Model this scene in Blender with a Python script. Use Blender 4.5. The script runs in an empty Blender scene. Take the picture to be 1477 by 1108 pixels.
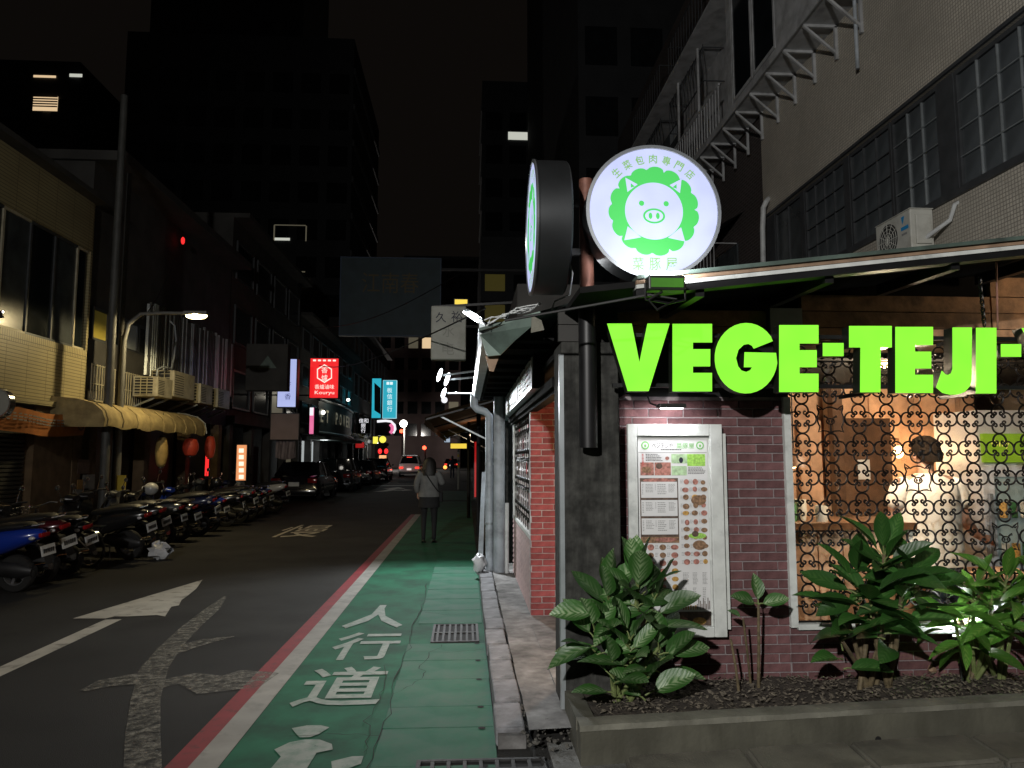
import bpy, bmesh, math, random
from mathutils import Vector, Matrix
random.seed(7)
R = math.radians
SC = bpy.context.scene
COL = SC.collection
# ------------------------------------------------------------------ camera
W, H, F = 1477.0, 1108.0, 1067.0            # the photograph's size and focal length in its pixels
YAW = math.atan((W/2-673)/F)                # the street runs along +Y, the camera looks a little to its right
PITCH = math.atan((660-H/2)/F)
EYE = Vector((0, 0, 1.6))
cam_d = bpy.data.cameras.new('camera'); cam_d.sensor_width = 36; cam_d.lens = 36*F/W
cam_d.clip_start = .05; cam_d.clip_end = 2000
cam = bpy.data.objects.new('camera', cam_d); COL.objects.link(cam)
cam.location = EYE; cam.rotation_euler = (R(90)+PITCH, 0, -YAW)
SC.camera = cam
FWD = Vector((math.sin(YAW)*math.cos(PITCH), math.cos(YAW)*math.cos(PITCH), math.sin(PITCH)))
RGT = Vector((math.cos(YAW), -math.sin(YAW), 0)); UPV = RGT.cross(FWD)
def ray(x, y): return FWD + RGT*((x-W/2)/F) - UPV*((y-H/2)/F)
def at(x, y, Y): d = ray(x, y); return EYE + d*(Y/d.y)           # image pixel as a point on the plane at distance Y
def atx(x, y, X): d = ray(x, y); return EYE + d*(X/d.x)          # ... on the plane at side offset X
def gp(x, y, z=0.): d = ray(x, y); return EYE + d*((z-EYE.z)/d.z) # ... on the level z
# ------------------------------------------------------------------ world, night sky over a city
wd = bpy.data.worlds.new('World'); SC.world = wd; wd.use_nodes = True
wn = wd.node_tree.nodes; wl = wd.node_tree.links
bgd = wn['Background']; bgd.inputs['Color'].default_value = (1.0, .80, .66, 1); bgd.inputs['Strength'].default_value = .0034
SC.view_settings.view_transform = 'Standard'; SC.view_settings.look = 'None'
SC.view_settings.gamma = 1; SC.view_settings.exposure = 0
SC.cycles.use_denoising = True
SC.cycles.max_bounces = 6; SC.cycles.transparent_max_bounces = 12
SC.cycles.sample_clamp_indirect = 4
SC.cycles.caustics_reflective = False; SC.cycles.caustics_refractive = False

# ------------------------------------------------------------------ materials
M = {}
def mat(name, col, rough=.7, metal=0., var=.25, scale=6., bump=.0, bscale=60., emit=None, estr=1., spec=.5, dirt=None, dscale=1.5, damt=.5, rnd=0., coat=0., stretch=None):
    """noise-varied surface; dirt = second colour in large stains; rnd = brightness change from piece to piece"""
    m = bpy.data.materials.new(name); m.use_nodes = True; M[name] = m
    nt = m.node_tree; n = nt.nodes; l = nt.links; b = n['Principled BSDF']
    b.inputs['Roughness'].default_value = rough; b.inputs['Metallic'].default_value = metal
    b.inputs['Specular IOR Level'].default_value = spec
    if coat: b.inputs['Coat Weight'].default_value = coat; b.inputs['Coat Roughness'].default_value = .08
    tc = n.new('ShaderNodeTexCoord')
    c = (*col, 1)
    if var > 0 or dirt:
        ns = n.new('ShaderNodeTexNoise'); ns.inputs['Scale'].default_value = scale; ns.inputs['Detail'].default_value = 6
        l.new(tc.outputs['Object'], ns.inputs['Vector'])
        mx = n.new('ShaderNodeMix'); mx.data_type = 'RGBA'
        rp = n.new('ShaderNodeMapRange'); rp.inputs[1].default_value = .3; rp.inputs[2].default_value = .7
        l.new(ns.outputs[0], rp.inputs[0]); l.new(rp.outputs[0], mx.inputs[0])
        mx.inputs[6].default_value = tuple(max(0, v*(1-var)) for v in col)+(1,)
        mx.inputs[7].default_value = tuple(min(1, v*(1+var)) for v in col)+(1,)
        out = mx.outputs[2]
        if dirt:
            n2 = n.new('ShaderNodeTexNoise'); n2.inputs['Scale'].default_value = dscale; n2.inputs['Detail'].default_value = 8; n2.inputs['Roughness'].default_value = .65
            if stretch:
                mp = n.new('ShaderNodeMapping'); mp.inputs['Scale'].default_value = stretch; l.new(tc.outputs['Object'], mp.inputs[0]); l.new(mp.outputs[0], n2.inputs['Vector'])
            else: l.new(tc.outputs['Object'], n2.inputs['Vector'])
            r2 = n.new('ShaderNodeMapRange'); r2.inputs[1].default_value = .62-damt*.35; r2.inputs[2].default_value = .72; r2.inputs[4].default_value = .9
            l.new(n2.outputs[0], r2.inputs[0])
            m2 = n.new('ShaderNodeMix'); m2.data_type = 'RGBA'
            l.new(r2.outputs[0], m2.inputs[0]); l.new(out, m2.inputs[6]); m2.inputs[7].default_value = (*dirt, 1)
            out = m2.outputs[2]
        if rnd:
            oi = n.new('ShaderNodeObjectInfo'); hs = n.new('ShaderNodeHueSaturation')
            r3 = n.new('ShaderNodeMapRange'); r3.inputs[3].default_value = 1-rnd; r3.inputs[4].default_value = 1+rnd
            l.new(oi.outputs['Random'], r3.inputs[0]); l.new(r3.outputs[0], hs.inputs['Value']); l.new(out, hs.inputs['Color'])
            out = hs.outputs[0]
        l.new(out, b.inputs['Base Color'])
    else:
        b.inputs['Base Color'].default_value = c
    if bump:
        nb = n.new('ShaderNodeTexNoise'); nb.inputs['Scale'].default_value = bscale; nb.inputs['Detail'].default_value = 5
        l.new(tc.outputs['Object'], nb.inputs['Vector'])
        bp = n.new('ShaderNodeBump'); bp.inputs['Strength'].default_value = bump; bp.inputs['Distance'].default_value = .01
        l.new(nb.outputs[0], bp.inputs['Height']); l.new(bp.outputs[0], b.inputs['Normal'])
    if emit:
        b.inputs['Emission Color'].default_value = (*emit, 1); b.inputs['Emission Strength'].default_value = estr
    return m
def glow(name, col, s=1., base=.5):
    m = bpy.data.materials.new(name); m.use_nodes = True; M[name] = m
    n = m.node_tree.nodes; b = n['Principled BSDF']
    b.inputs['Base Color'].default_value = (*[min(.8, c*base) for c in col], 1); b.inputs['Roughness'].default_value = .4
    b.inputs['Emission Color'].default_value = (*col, 1); b.inputs['Emission Strength'].default_value = s
    return m
def uneven(m, lo, hi, scale):
    """lit plastic is never evenly bright: the lamps behind it show"""
    n = m.node_tree.nodes; l = m.node_tree.links; tc = n.new('ShaderNodeTexCoord'); a = n.new('ShaderNodeTexNoise'); a.inputs['Scale'].default_value = scale; a.inputs['Detail'].default_value = 1
    l.new(tc.outputs['Object'], a.inputs['Vector']); r = n.new('ShaderNodeMapRange'); r.inputs[1].default_value = .3; r.inputs[2].default_value = .7; r.inputs[3].default_value = lo; r.inputs[4].default_value = hi; l.new(a.outputs[0], r.inputs[0]); l.new(r.outputs[0], n['Principled BSDF'].inputs['Emission Strength'])
def glass(name, tint=(.9, .95, .95), refl=.06):
    m = bpy.data.materials.new(name); m.use_nodes = True; M[name] = m
    nt = m.node_tree; n = nt.nodes; l = nt.links; n.remove(n['Principled BSDF'])
    t = n.new('ShaderNodeBsdfTransparent'); t.inputs[0].default_value = (*tint, 1)
    g = n.new('ShaderNodeBsdfGlossy'); g.inputs['Roughness'].default_value = .03
    fr = n.new('ShaderNodeFresnel'); fr.inputs[0].default_value = 1.45
    ad = n.new('ShaderNodeMath'); ad.operation = 'MULTIPLY'; ad.inputs[1].default_value = refl/.04
    mx = n.new('ShaderNodeMixShader')
    l.new(fr.outputs[0], ad.inputs[0]); l.new(ad.outputs[0], mx.inputs[0]); l.new(t.outputs[0], mx.inputs[1]); l.new(g.outputs[0], mx.inputs[2])
    l.new(mx.outputs[0], n['Material Output'].inputs[0])
    return m
def tiles(name, c1, c2, mortar, bw, bh, ms=.006, rough=.5, bump=.4, axis='X', off=.5, dirt=None, damt=.4, spec=.4):
    """small wall tiles too far away to pick apart; axis = the normal of the wall"""
    m = bpy.data.materials.new(name); m.use_nodes = True; M[name] = m
    nt = m.node_tree; n = nt.nodes; l = nt.links; b = n['Principled BSDF']; b.inputs['Roughness'].default_value = rough
    b.inputs['Specular IOR Level'].default_value = spec
    tc = n.new('ShaderNodeTexCoord'); sp = n.new('ShaderNodeSeparateXYZ'); cb = n.new('ShaderNodeCombineXYZ')
    l.new(tc.outputs['Object'], sp.inputs[0])
    l.new(sp.outputs['Y' if axis == 'X' else 'X'], cb.inputs[0]); l.new(sp.outputs['Z' if axis != 'Z' else 'Y'], cb.inputs[1])
    br = n.new('ShaderNodeTexBrick'); br.offset = off
    br.inputs['Scale'].default_value = 1; br.inputs['Brick Width'].default_value = bw; br.inputs['Row Height'].default_value = bh
    br.inputs['Mortar Size'].default_value = ms; br.inputs['Mortar Smooth'].default_value = .2
    br.inputs['Color1'].default_value = (*c1, 1); br.inputs['Color2'].default_value = (*c2, 1); br.inputs['Mortar'].default_value = (*mortar, 1)
    l.new(cb.outputs[0], br.inputs['Vector'])
    out = br.outputs[0]
    n2 = n.new('ShaderNodeTexNoise'); n2.inputs['Scale'].default_value = .9; n2.inputs['Detail'].default_value = 8
    l.new(tc.outputs['Object'], n2.inputs['Vector'])
    r2 = n.new('ShaderNodeMapRange'); r2.inputs[1].default_value = .4; r2.inputs[2].default_value = .75; r2.inputs[4].default_value = damt
    l.new(n2.outputs[0], r2.inputs[0])
    m2 = n.new('ShaderNodeMix'); m2.data_type = 'RGBA'; l.new(r2.outputs[0], m2.inputs[0]); l.new(out, m2.inputs[6])
    m2.inputs[7].default_value = (*(dirt or tuple(v*.4 for v in c1)), 1)
    l.new(m2.outputs[2], b.inputs['Base Color'])
    bp = n.new('ShaderNodeBump'); bp.invert = True; bp.inputs['Strength'].default_value = bump; bp.inputs['Distance'].default_value = .006
    l.new(br.outputs['Fac'], bp.inputs['Height']); l.new(bp.outputs[0], b.inputs['Normal'])
    return m
def worn(name, col, under, amount=.5, scale=14., rough=.7, spec=.4):
    """road paint rubbed through to what lies under it"""
    m = mat(name, col, rough, var=.15, scale=4, dirt=under, dscale=scale, damt=amount, spec=spec)
    return m
mat('asphalt', (.031, .030, .028), .85, var=.35, scale=1.2, bump=.6, bscale=180, dirt=(.020, .019, .018), dscale=.6, damt=.35, spec=.2)
mat('grit', (.09, .085, .075), .95, var=.4, scale=60)
mat('old_concrete', (.20, .20, .19), .8, var=.3, scale=3, bump=.35, bscale=40, dirt=(.05, .05, .045), dscale=2.2, damt=.55)
mat('apron_concrete', (.24, .235, .23), .85, var=.45, scale=6, bump=.6, bscale=25, dirt=(.055, .05, .048), dscale=3.2, damt=.7, spec=.2)
mat('kerb_stone', (.16, .16, .17), .75, var=.3, scale=8, bump=.4, bscale=60, rnd=.15, dirt=(.05, .05, .05), dscale=6, damt=.4)
mat('slab_concrete', (.13, .123, .10), .85, var=.25, scale=5, bump=.5, bscale=90, rnd=.12, dirt=(.06, .055, .045), dscale=3, damt=.45)
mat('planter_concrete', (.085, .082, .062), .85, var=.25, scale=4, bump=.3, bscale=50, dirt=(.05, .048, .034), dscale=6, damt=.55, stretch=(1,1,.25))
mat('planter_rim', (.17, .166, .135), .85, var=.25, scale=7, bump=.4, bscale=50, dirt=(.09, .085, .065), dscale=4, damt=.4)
worn('green_paint', (.020, .115, .064), (.018, .042, .030), .55, 1.9, .8, .2)
worn('green_slab', (.036, .135, .086), (.085, .130, .108), .6, 2.6, .8, .2)
worn('red_paint', (.20, .022, .03), (.06, .03, .03), .25, 12.)
worn('white_line', (.26, .25, .225), (.15, .15, .14), .3, 5.)
worn('white_letter', (.25, .28, .245), (.08, .17, .12), .5, 11.)
worn('white_arrow', (.40, .37, .31), (.05, .05, .045), .25, 6.)
worn('faded_paint', (.17, .16, .135), (.10, .096, .08), .5, 9.)
def speckle(m, scale, lo, hi):
    """paint left only in patches and specks"""
    n = m.node_tree.nodes; l = m.node_tree.links; tc = n.new('ShaderNodeTexCoord'); a = n.new('ShaderNodeTexNoise'); a.inputs['Scale'].default_value = scale; a.inputs['Detail'].default_value = 8; a.inputs['Roughness'].default_value = .8
    l.new(tc.outputs['Object'], a.inputs['Vector']); r = n.new('ShaderNodeMapRange'); r.inputs[1].default_value = lo; r.inputs[2].default_value = hi; l.new(a.outputs[0], r.inputs[0]); l.new(r.outputs[0], n['Principled BSDF'].inputs['Alpha'])
speckle(M['faded_paint'], 16, .40, .62); speckle(M['white_arrow'], 6, .27, .36); speckle(M['white_letter'], 14, .30, .40); speckle(M['white_line'], 5, .22, .32); speckle(M['red_paint'] if 'red_paint' in M else M['white_line'], 8, .25, .36)
mat('cast_iron', (.035, .035, .035), .7, .3, var=.3, scale=20, bump=.2, bscale=80)
mat('black_gap', (.004, .004, .004), .9, var=0)
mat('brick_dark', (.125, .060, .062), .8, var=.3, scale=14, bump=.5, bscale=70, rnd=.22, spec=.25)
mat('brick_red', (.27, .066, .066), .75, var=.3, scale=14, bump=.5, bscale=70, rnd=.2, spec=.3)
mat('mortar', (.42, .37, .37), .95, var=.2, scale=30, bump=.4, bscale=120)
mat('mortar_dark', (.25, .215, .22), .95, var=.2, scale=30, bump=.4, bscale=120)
mat('column_concrete', (.050, .050, .046), .9, var=.5, scale=14, bump=.9, bscale=22, dirt=(.010, .010, .010), dscale=13.0, damt=.62, stretch=(1,1,.10), spec=.2)
mat('black_steel', (.012, .012, .013), .45, .3, var=.3, scale=8)
mat('rust_pipe', (.20, .085, .06), .6, .3, var=.3, scale=10, dirt=(.08, .03, .02), dscale=8)
mat('galvanised', (.42, .46, .48), .42, .6, var=.2, scale=6, dirt=(.2, .22, .23), dscale=3, damt=.4)
mat('pvc_grey', (.38, .42, .46), .5, var=.2, scale=5, dirt=(.14, .15, .16), dscale=3, damt=.4)
mat('pvc_white', (.62, .64, .64), .45, var=.12, scale=5, dirt=(.3, .3, .3), dscale=4, damt=.3)
mat('green_sheet', (.10, .14, .12), .5, .3, var=.3, scale=3, dirt=(.04, .05, .045), dscale=4)
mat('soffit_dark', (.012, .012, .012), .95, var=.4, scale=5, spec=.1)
mat('plank_wood', (.34, .19, .10), .7, var=.35, scale=9, bump=.4, bscale=30, rnd=.25, dirt=(.06, .035, .02), dscale=5)
mat('fascia_wood', (.26, .17, .11), .7, var=.3, scale=9, bump=.3, bscale=30)
mat('white_wood', (.58, .60, .58), .55, var=.12, scale=9, bump=.25, bscale=40, dirt=(.32, .34, .33), dscale=5, damt=.25)
mat('poster_paper', (.62, .62, .62), .5, var=.05, scale=4)
mat('photo_dark', (.09, .06, .045), .5, var=.5, scale=45)
mat('photo_meat', (.34, .15, .12), .5, var=.55, scale=60)
mat('photo_brown', (.22, .13, .075), .5, var=.6, scale=70)
mat('photo_gold', (.45, .26, .07), .5, var=.5, scale=60)
mat('photo_green', (.30, .55, .10), .5, var=.35, scale=70)
mat('photo_field', (.36, .50, .30), .5, var=.35, scale=40)
mat('print_black', (.03, .03, .03), .5, var=0)
mat('print_grey', (.26, .26, .26), .5, var=0)
mat('print_green', (.10, .40, .10), .5, var=0)
mat('print_pale_green', (.16, .45, .12), .5, var=0)
mat('print_red', (.50, .06, .06), .5, var=0)
mat('wrought_iron', (.012, .010, .009), .5, .5, var=.2, scale=20)
mat('soil', (.045, .036, .028), .95, var=.5, scale=18, bump=1., bscale=60)
mat('mulch', (.10, .085, .065), .95, var=.5, scale=40, rnd=.4)
mat('stem_green', (.16, .20, .07), .6, var=.3, scale=20)
mat('cane', (.13, .10, .055), .75, var=.4, scale=25, bump=.3, bscale=60)
mat('sign_rim', (.20, .21, .22), .35, .6, var=.1, scale=4)
mat('drum_metal', (.05, .053, .056), .4, .7, var=.15, scale=4)
mat('letter_side', (.01, .014, .008), .5, var=0)
glow('letter_green', (.29, 1.0, .05), 1.0, .08)
uneven(M['letter_green'], .95, 1.08, 5)
glow('sign_white', (.60, .655, 1.0), .90, .10)
uneven(M['sign_white'], .82, .98, 5)
glow('sign_green', (.075, .62, .12), .92, .1)
glow('sign_green_text', (.27, .56, .16), .80, .1)
glow('sign_text_pale', (.70, .90, .74), 1.0)
mat('flood_black', (.015, .017, .015), .45, var=.2, scale=6)
mat('flood_green', (.06, .22, .02), .4, var=.2, scale=6)
glow('lamp_white', (.92, .97, 1.0), 9)
glow('lamp_warm', (1.0, .62, .28), 10)
glow('street_led', (1.0, .80, .34), 12)
mat('ac_white', (.55, .55, .50), .5, var=.1, scale=4, dirt=(.34, .33, .28), dscale=3, damt=.3)
mat('ac_cream', (.50, .46, .34), .5, var=.12, scale=4, dirt=(.25, .22, .15), dscale=3, damt=.4)
mat('grille_dark', (.02, .02, .02), .6, var=.2)
mat('logo_blue', (.02, .28, .62), .4, var=0)
tiles('mosaic_grey', (.62, .575, .49), (.52, .48, .41), (.27, .25, .215), .05, .05, .006, .6, .6, 'X', 0, dirt=(.30, .28, .24), damt=.75)
tiles('brick_far', (.055, .04, .038), (.04, .032, .03), (.10, .09, .085), .22, .07, .012, .8, .5, 'X', .5)
tiles('cream_tile', (.42, .36, .20), (.38, .33, .185), (.16, .13, .07), .60, .062, .007, .45, .5, 'X', 0, dirt=(.17, .14, .08), damt=.5)
tiles('cream_soldier', (.42, .36, .20), (.38, .33, .185), (.14, .12, .07), .062, .30, .008, .45, .5, 'X', 0)
tiles('cream_front', (.42, .36, .20), (.38, .33, .185), (.16, .13, .07), .60, .062, .007, .45, .5, 'Y', 0, dirt=(.17, .14, .08), damt=.5)
mat('steel_frame', (.075, .08, .086), .5, .4, var=.2, scale=5)
mat('pane_dark', (.010, .013, .015), .12, var=.3, scale=2, spec=.6)
mat('pane_curtain', (.055, .062, .066), .25, var=.3, scale=3, spec=.5)
mat('balcony_white', (.42, .43, .44), .6, var=.2, scale=3, dirt=(.2, .2, .2), dscale=2.5, damt=.4)
mat('dark_wall', (.05, .048, .045), .85, var=.3, scale=2)
mat('tower_wall', (.028, .030, .033), .8, var=.2, scale=1)
mat('tower_band', (.075, .077, .08), .7, var=.2, scale=1)
mat('tan_canvas', (.36, .28, .13), .85, var=.25, scale=5, bump=.3, bscale=25, dirt=(.18, .13, .06), dscale=3)
mat('orange_banner', (.45, .15, .03), .7, var=.2, scale=5, bump=.2, bscale=12)
mat('shutter_steel', (.06, .06, .055), .5, .4, var=.2, scale=4)
mat('stucco_brown', (.15, .10, .055), .9, var=.3, scale=5, bump=.3, bscale=30)
mat('paper_notice', (.30, .29, .27), .7, var=.2, scale=20)
mat('pole_grey', (.20, .20, .19), .5, .3, var=.3, scale=4, dirt=(.09, .09, .085), dscale=4)
mat('pole_dark', (.07, .07, .066), .6, .2, var=.3, scale=4)
mat('tyre', (.012, .012, .012), .8, var=.2, scale=20)
mat('rim_metal', (.35, .35, .36), .35, .8, var=.1)
mat('chrome', (.6, .6, .62), .18, 1., var=.05)
mat('plastic_black', (.015, .015, .016), .45, var=.2, scale=10)
mat('seat_vinyl', (.012, .012, .012), .5, var=.2, scale=14)
mat('tail_red', (.25, .01, .012), .15, var=0, spec=.6)
mat('lamp_clear', (.5, .5, .52), .12, var=0, spec=.6)
mat('plate_white', (.55, .56, .55), .4, var=.05)
for nm, c in (('blue', (.010, .035, .30)), ('maroon', (.06, .006, .010)), ('black', (.013, .013, .014)), ('white', (.40, .40, .40)), ('grey', (.08, .085, .09)), ('pink', (.42, .13, .28)), ('navy', (.012, .018, .06))):
    mat('paint_'+nm, c, .25, var=.05, scale=3, spec=.6, coat=.6)
mat('car_black', (.010, .010, .012), .18, var=.05, spec=.6, coat=1.)
mat('car_grey', (.07, .075, .085), .2, .4, var=.05, spec=.6, coat=1.)
mat('car_white', (.45, .44, .42), .3, var=.05, coat=.6)
mat('car_glass', (.008, .010, .012), .06, var=0, spec=.8)
glow('tail_lit', (1.0, .05, .03), 1.3)
glow('tail_soft', (.6, .02, .02), .5)
glow('amber_lit', (1.0, .30, .06), 3.)
glow('plate_lit', (.9, .85, .8), .7)
mat('pane_grey', (.075, .085, .092), .22, var=.45, scale=1.3, spec=.6)  # grey of reflections is put into the pane colour
mat('cover_cloth', (.008, .008, .008), .9, var=.3, scale=3, bump=.6, bscale=6)
mat('plastic_bag', (.55, .56, .58), .45, var=.15, scale=12, bump=.6, bscale=20)
mat('skin', (.42, .24, .17), .6, var=.08, scale=10)
mat('hair', (.012, .010, .009), .55, var=.3, scale=40, bump=.5, bscale=80)
mat('hair_inside', (.012, .009, .007), .95, var=.3, scale=60, bump=.5, bscale=80, spec=.05)
mat('jacket_grey', (.15, .15, .145), .85, var=.15, scale=12, bump=.3, bscale=30)
mat('cloth_black', (.010, .010, .011), .85, var=.2, scale=12)
mat('cloth_white', (.70, .66, .60), .85, var=.05, scale=3, bump=.15, bscale=9)
mat('cloth_navy', (.02, .025, .045), .85, var=.2, scale=12)
mat('inner_wood', (.58, .36, .23), .55, var=.3, scale=7, rnd=.18, bump=.15, bscale=25)
mat('inner_wood_dark', (.09, .045, .022), .5, var=.3, scale=7, rnd=.2)
mat('inner_wall', (.38, .30, .22), .8, var=.15, scale=3)
mat('inner_floor', (.12, .08, .05), .6, var=.3, scale=4)
mat('fridge_white', (.55, .57, .62), .4, var=.05, scale=3)
glow('fridge_header', (.25, .42, .02), .55)
glow('fridge_header_text', (1.0, .75, .2), .8)
glow('fridge_inside', (.42, .52, .50), .13)
mat('bottle_green', (.04, .12, .05), .2, var=.3, scale=10)
mat('ceramic', (.5, .48, .42), .35, var=.1)
glass('window_glass', (.93, .95, .94), .05)
glow('win_warm', (1.0, .72, .42), .75)
glow('win_dim', (.9, .8, .55), .08)
glow('win_white', (.95, .97, .85), .55)
glow('win_yellow', (.75, .62, .12), .022)
glow('board_letter_glow', (.9, .85, .6), .10)  # faint glow stands in for light falling on the unlit letters
glow('win_faint', (.6, .66, .7), .006)
glow('red_sign', (.90, .018, .022), .95)
glow('red_sign_text', (1.0, .82, .72), 1.1)
glow('white_sign', (.50, .56, .95), .85)
glow('white_sign_text', (.06, .07, .22), .6)
glow('cyan_sign', (.03, .46, .60), .85)
glow('cyan_text', (.80, .97, 1.0), 1.)
glow('cyan_border', (.45, .85, .95), .8)
glow('yellow_sign', (1.0, .72, .08), .9)
glow('yellow_round', (.95, .85, .10), 1.1)
glow('pink_edge', (.95, .20, .42), .85)
glow('white_neon', (.95, .95, 1.0), 1.)
glow('orange_menu', (1.0, .40, .16), .75)
glow('orange_menu_text', (1.0, .88, .70), 1.1)
glow('red_neon', (1.0, .03, .03), 1.2)
glow('green_neon', (.05, .6, .25), .4)
glow('shop_white', (.80, .86, .86), .45)
glow('shop_blue', (.55, .68, .85), .55)
glow('signal_red', (1.0, .07, .03), 6)
glow('far_lamp', (1.0, .95, .85), 5)
mat('unlit_sign', (.32, .32, .28), .6, var=.1, scale=2, dirt=(.2, .2, .17), dscale=2, damt=.4)
mat('ink_dark', (.012, .014, .03), .6, var=0)
mat('ink_faint', (.22, .22, .19), .6, var=0)
mat('billboard_face', (.030, .052, .062), .6, var=.2, scale=2)
mat('billboard_edge', (.05, .08, .13), .6, var=.1)
mat('billboard_ink', (.10, .075, .03), .6, var=.1)
mat('board_pink', (.30, .22, .21), .7, var=.15, scale=2)
mat('cloth_pink', (.24, .20, .21), .9, var=.1, scale=3)
mat('lantern_red', (.42, .045, .02), .6, var=.15, scale=8, emit=(.8, .08, .03), estr=.03)
mat('lantern_tan', (.40, .27, .09), .7, var=.15, scale=8)
mat('brown_awning', (.30, .13, .06), .8, var=.25, scale=3)
mat('end_wall', (.17, .12, .115), .85, var=.15, scale=.5)
mat('door_maroon', (.07, .012, .012), .6, var=.2)
mat('stripe_yellow', (.50, .36, .03), .6, var=.1)
mat('brick_siding', (.34, .24, .235), .6, var=.2, scale=6, rnd=.1)
mat('shop_panel', (.55, .46, .45), .6, var=.3, scale=5)
mat('cable_black', (.008, .008, .008), .6, var=0)
mat('chain_black', (.008, .008, .008), .4, .6, var=0)

# ------------------------------------------------------------------ mesh builder
class MB:
    def __init__(s): s.v = []; s.f = []
    def add(s, vs, fs):
        o = len(s.v); s.v += [tuple(v) for v in vs]; s.f += [tuple(i+o for i in f) for f in fs]; return s
    def box(s, a, b, bev=0.):
        x0, x1 = sorted((a[0], b[0])); y0, y1 = sorted((a[1], b[1])); z0, z1 = sorted((a[2], b[2]))
        return s.add([(x0,y0,z0),(x1,y0,z0),(x1,y1,z0),(x0,y1,z0),(x0,y0,z1),(x1,y0,z1),(x1,y1,z1),(x0,y1,z1)],
                     [(0,3,2,1),(4,5,6,7),(0,1,5,4),(1,2,6,5),(2,3,7,6),(3,0,4,7)])
    def bevbox(s, a, b, e):
        bm = bmesh.new(); bmesh.ops.create_cube(bm, size=1)
        sx, sy, sz = (abs(b[i]-a[i]) for i in range(3)); c = [(a[i]+b[i])/2 for i in range(3)]
        for v in bm.verts: v.co = Vector((v.co.x*sx+c[0], v.co.y*sy+c[1], v.co.z*sz+c[2]))
        bmesh.ops.bevel(bm, geom=list(bm.edges), offset=min(e, .45*min(sx, sy, sz)), segments=2, affect='EDGES', profile=.5)
        bm.verts.index_update(); s.add([v.co for v in bm.verts], [[v.index for v in f.verts] for f in bm.faces]); bm.free(); return s
    def bar(s, p, q, w, d=None, up=(0,0,1)):
        p, q = Vector(p), Vector(q); d = d or w; t = (q-p).normalized(); u = Vector(up)
        if abs(t.dot(u)) > .95: u = Vector((1,0,0))
        a = t.cross(u).normalized()*w/2; b = t.cross(a).normalized()*d/2
        vs = [p-a-b,p+a-b,p+a+b,p-a+b,q-a-b,q+a-b,q+a+b,q-a+b]
        return s.add(vs, [(0,1,2,3),(7,6,5,4),(0,4,5,1),(1,5,6,2),(2,6,7,3),(3,7,4,0)])
    def tube(s, pts, r, n=8, cap=True, close=False):
        P = [Vector(p) for p in pts]; rs = r if isinstance(r, (list, tuple)) else [r]*len(P); k = len(P); vs = []; fs = []
        prev = None
        for i in range(k):
            if close: t = P[(i+1)%k]-P[i-1]
            else: t = P[min(i+1,k-1)]-P[max(i-1,0)]
            t.normalize()
            if prev is None:
                a = t.cross(Vector((0,0,1)) if abs(t.z) < .9 else Vector((1,0,0))).normalized()
            else: a = (prev - t*prev.dot(t)).normalized()
            prev = a; b = t.cross(a)
            for j in range(n):
                an = 2*math.pi*j/n; vs.append(P[i]+(a*math.cos(an)+b*math.sin(an))*rs[i])
        m = k if close else k-1
        for i in range(m):
            for j in range(n):
                i2 = (i+1)%k; fs.append((i*n+j, i*n+(j+1)%n, i2*n+(j+1)%n, i2*n+j))
        if cap and not close: fs.append(tuple(range(n-1,-1,-1))); fs.append(tuple((k-1)*n+j for j in range(n)))
        return s.add(vs, fs)
    def prism(s, poly, d, cap=True):
        """poly: list of 3D points (flat), d: extrusion vector; concave outlines are triangulated"""
        P = [Vector(p) for p in poly]; d = Vector(d); n = len(P)
        from mathutils.geometry import tessellate_polygon
        tr = tessellate_polygon([P]); vs = P+[p+d for p in P]
        fs = [tuple(t) for t in tr]+[tuple(i+n for i in t) for t in tr]
        for i in range(n): fs.append((i, (i+1)%n, (i+1)%n+n, i+n))
        return s.add(vs, fs)
    def sheet(s, poly):
        P = [Vector(p) for p in poly]
        from mathutils.geometry import tessellate_polygon
        return s.add(P, [tuple(t) for t in tessellate_polygon([P])])
    def lathe(s, prof, n=20, axis='Z', c=(0,0,0)):
        vs = []; fs = []; k = len(prof); c = Vector(c)
        for i in range(n):
            a = 2*math.pi*i/n; ca, sa = math.cos(a), math.sin(a)
            for r, h in prof:
                v = (r*ca, r*sa, h) if axis == 'Z' else ((h, r*ca, r*sa) if axis == 'X' else (r*ca, h, r*sa))
                vs.append(c+Vector(v))
        for i in range(n):
            for j in range(k-1):
                i2 = (i+1)%n; fs.append((i*k+j, i2*k+j, i2*k+j+1, i*k+j+1))
        return s.add(vs, fs)
    def grid(s, rows):
        """rows of points -> quads"""
        k = len(rows[0]); vs = [p for r in rows for p in r]
        return s.add(vs, [(i*k+j, i*k+j+1, (i+1)*k+j+1, (i+1)*k+j) for i in range(len(rows)-1) for j in range(k-1)])
    def ell(s, c, r, nu=12, nv=8):
        vs = []; fs = []; c = Vector(c)
        for i in range(nv+1):
            th = math.pi*i/nv
            for j in range(nu):
                ph = 2*math.pi*j/nu; vs.append(c+Vector((r[0]*math.sin(th)*math.cos(ph), r[1]*math.sin(th)*math.sin(ph), r[2]*math.cos(th))))
        for i in range(nv):
            for j in range(nu): fs.append((i*nu+j, i*nu+(j+1)%nu, (i+1)*nu+(j+1)%nu, (i+1)*nu+j))
        return s.add(vs, fs)
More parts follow.
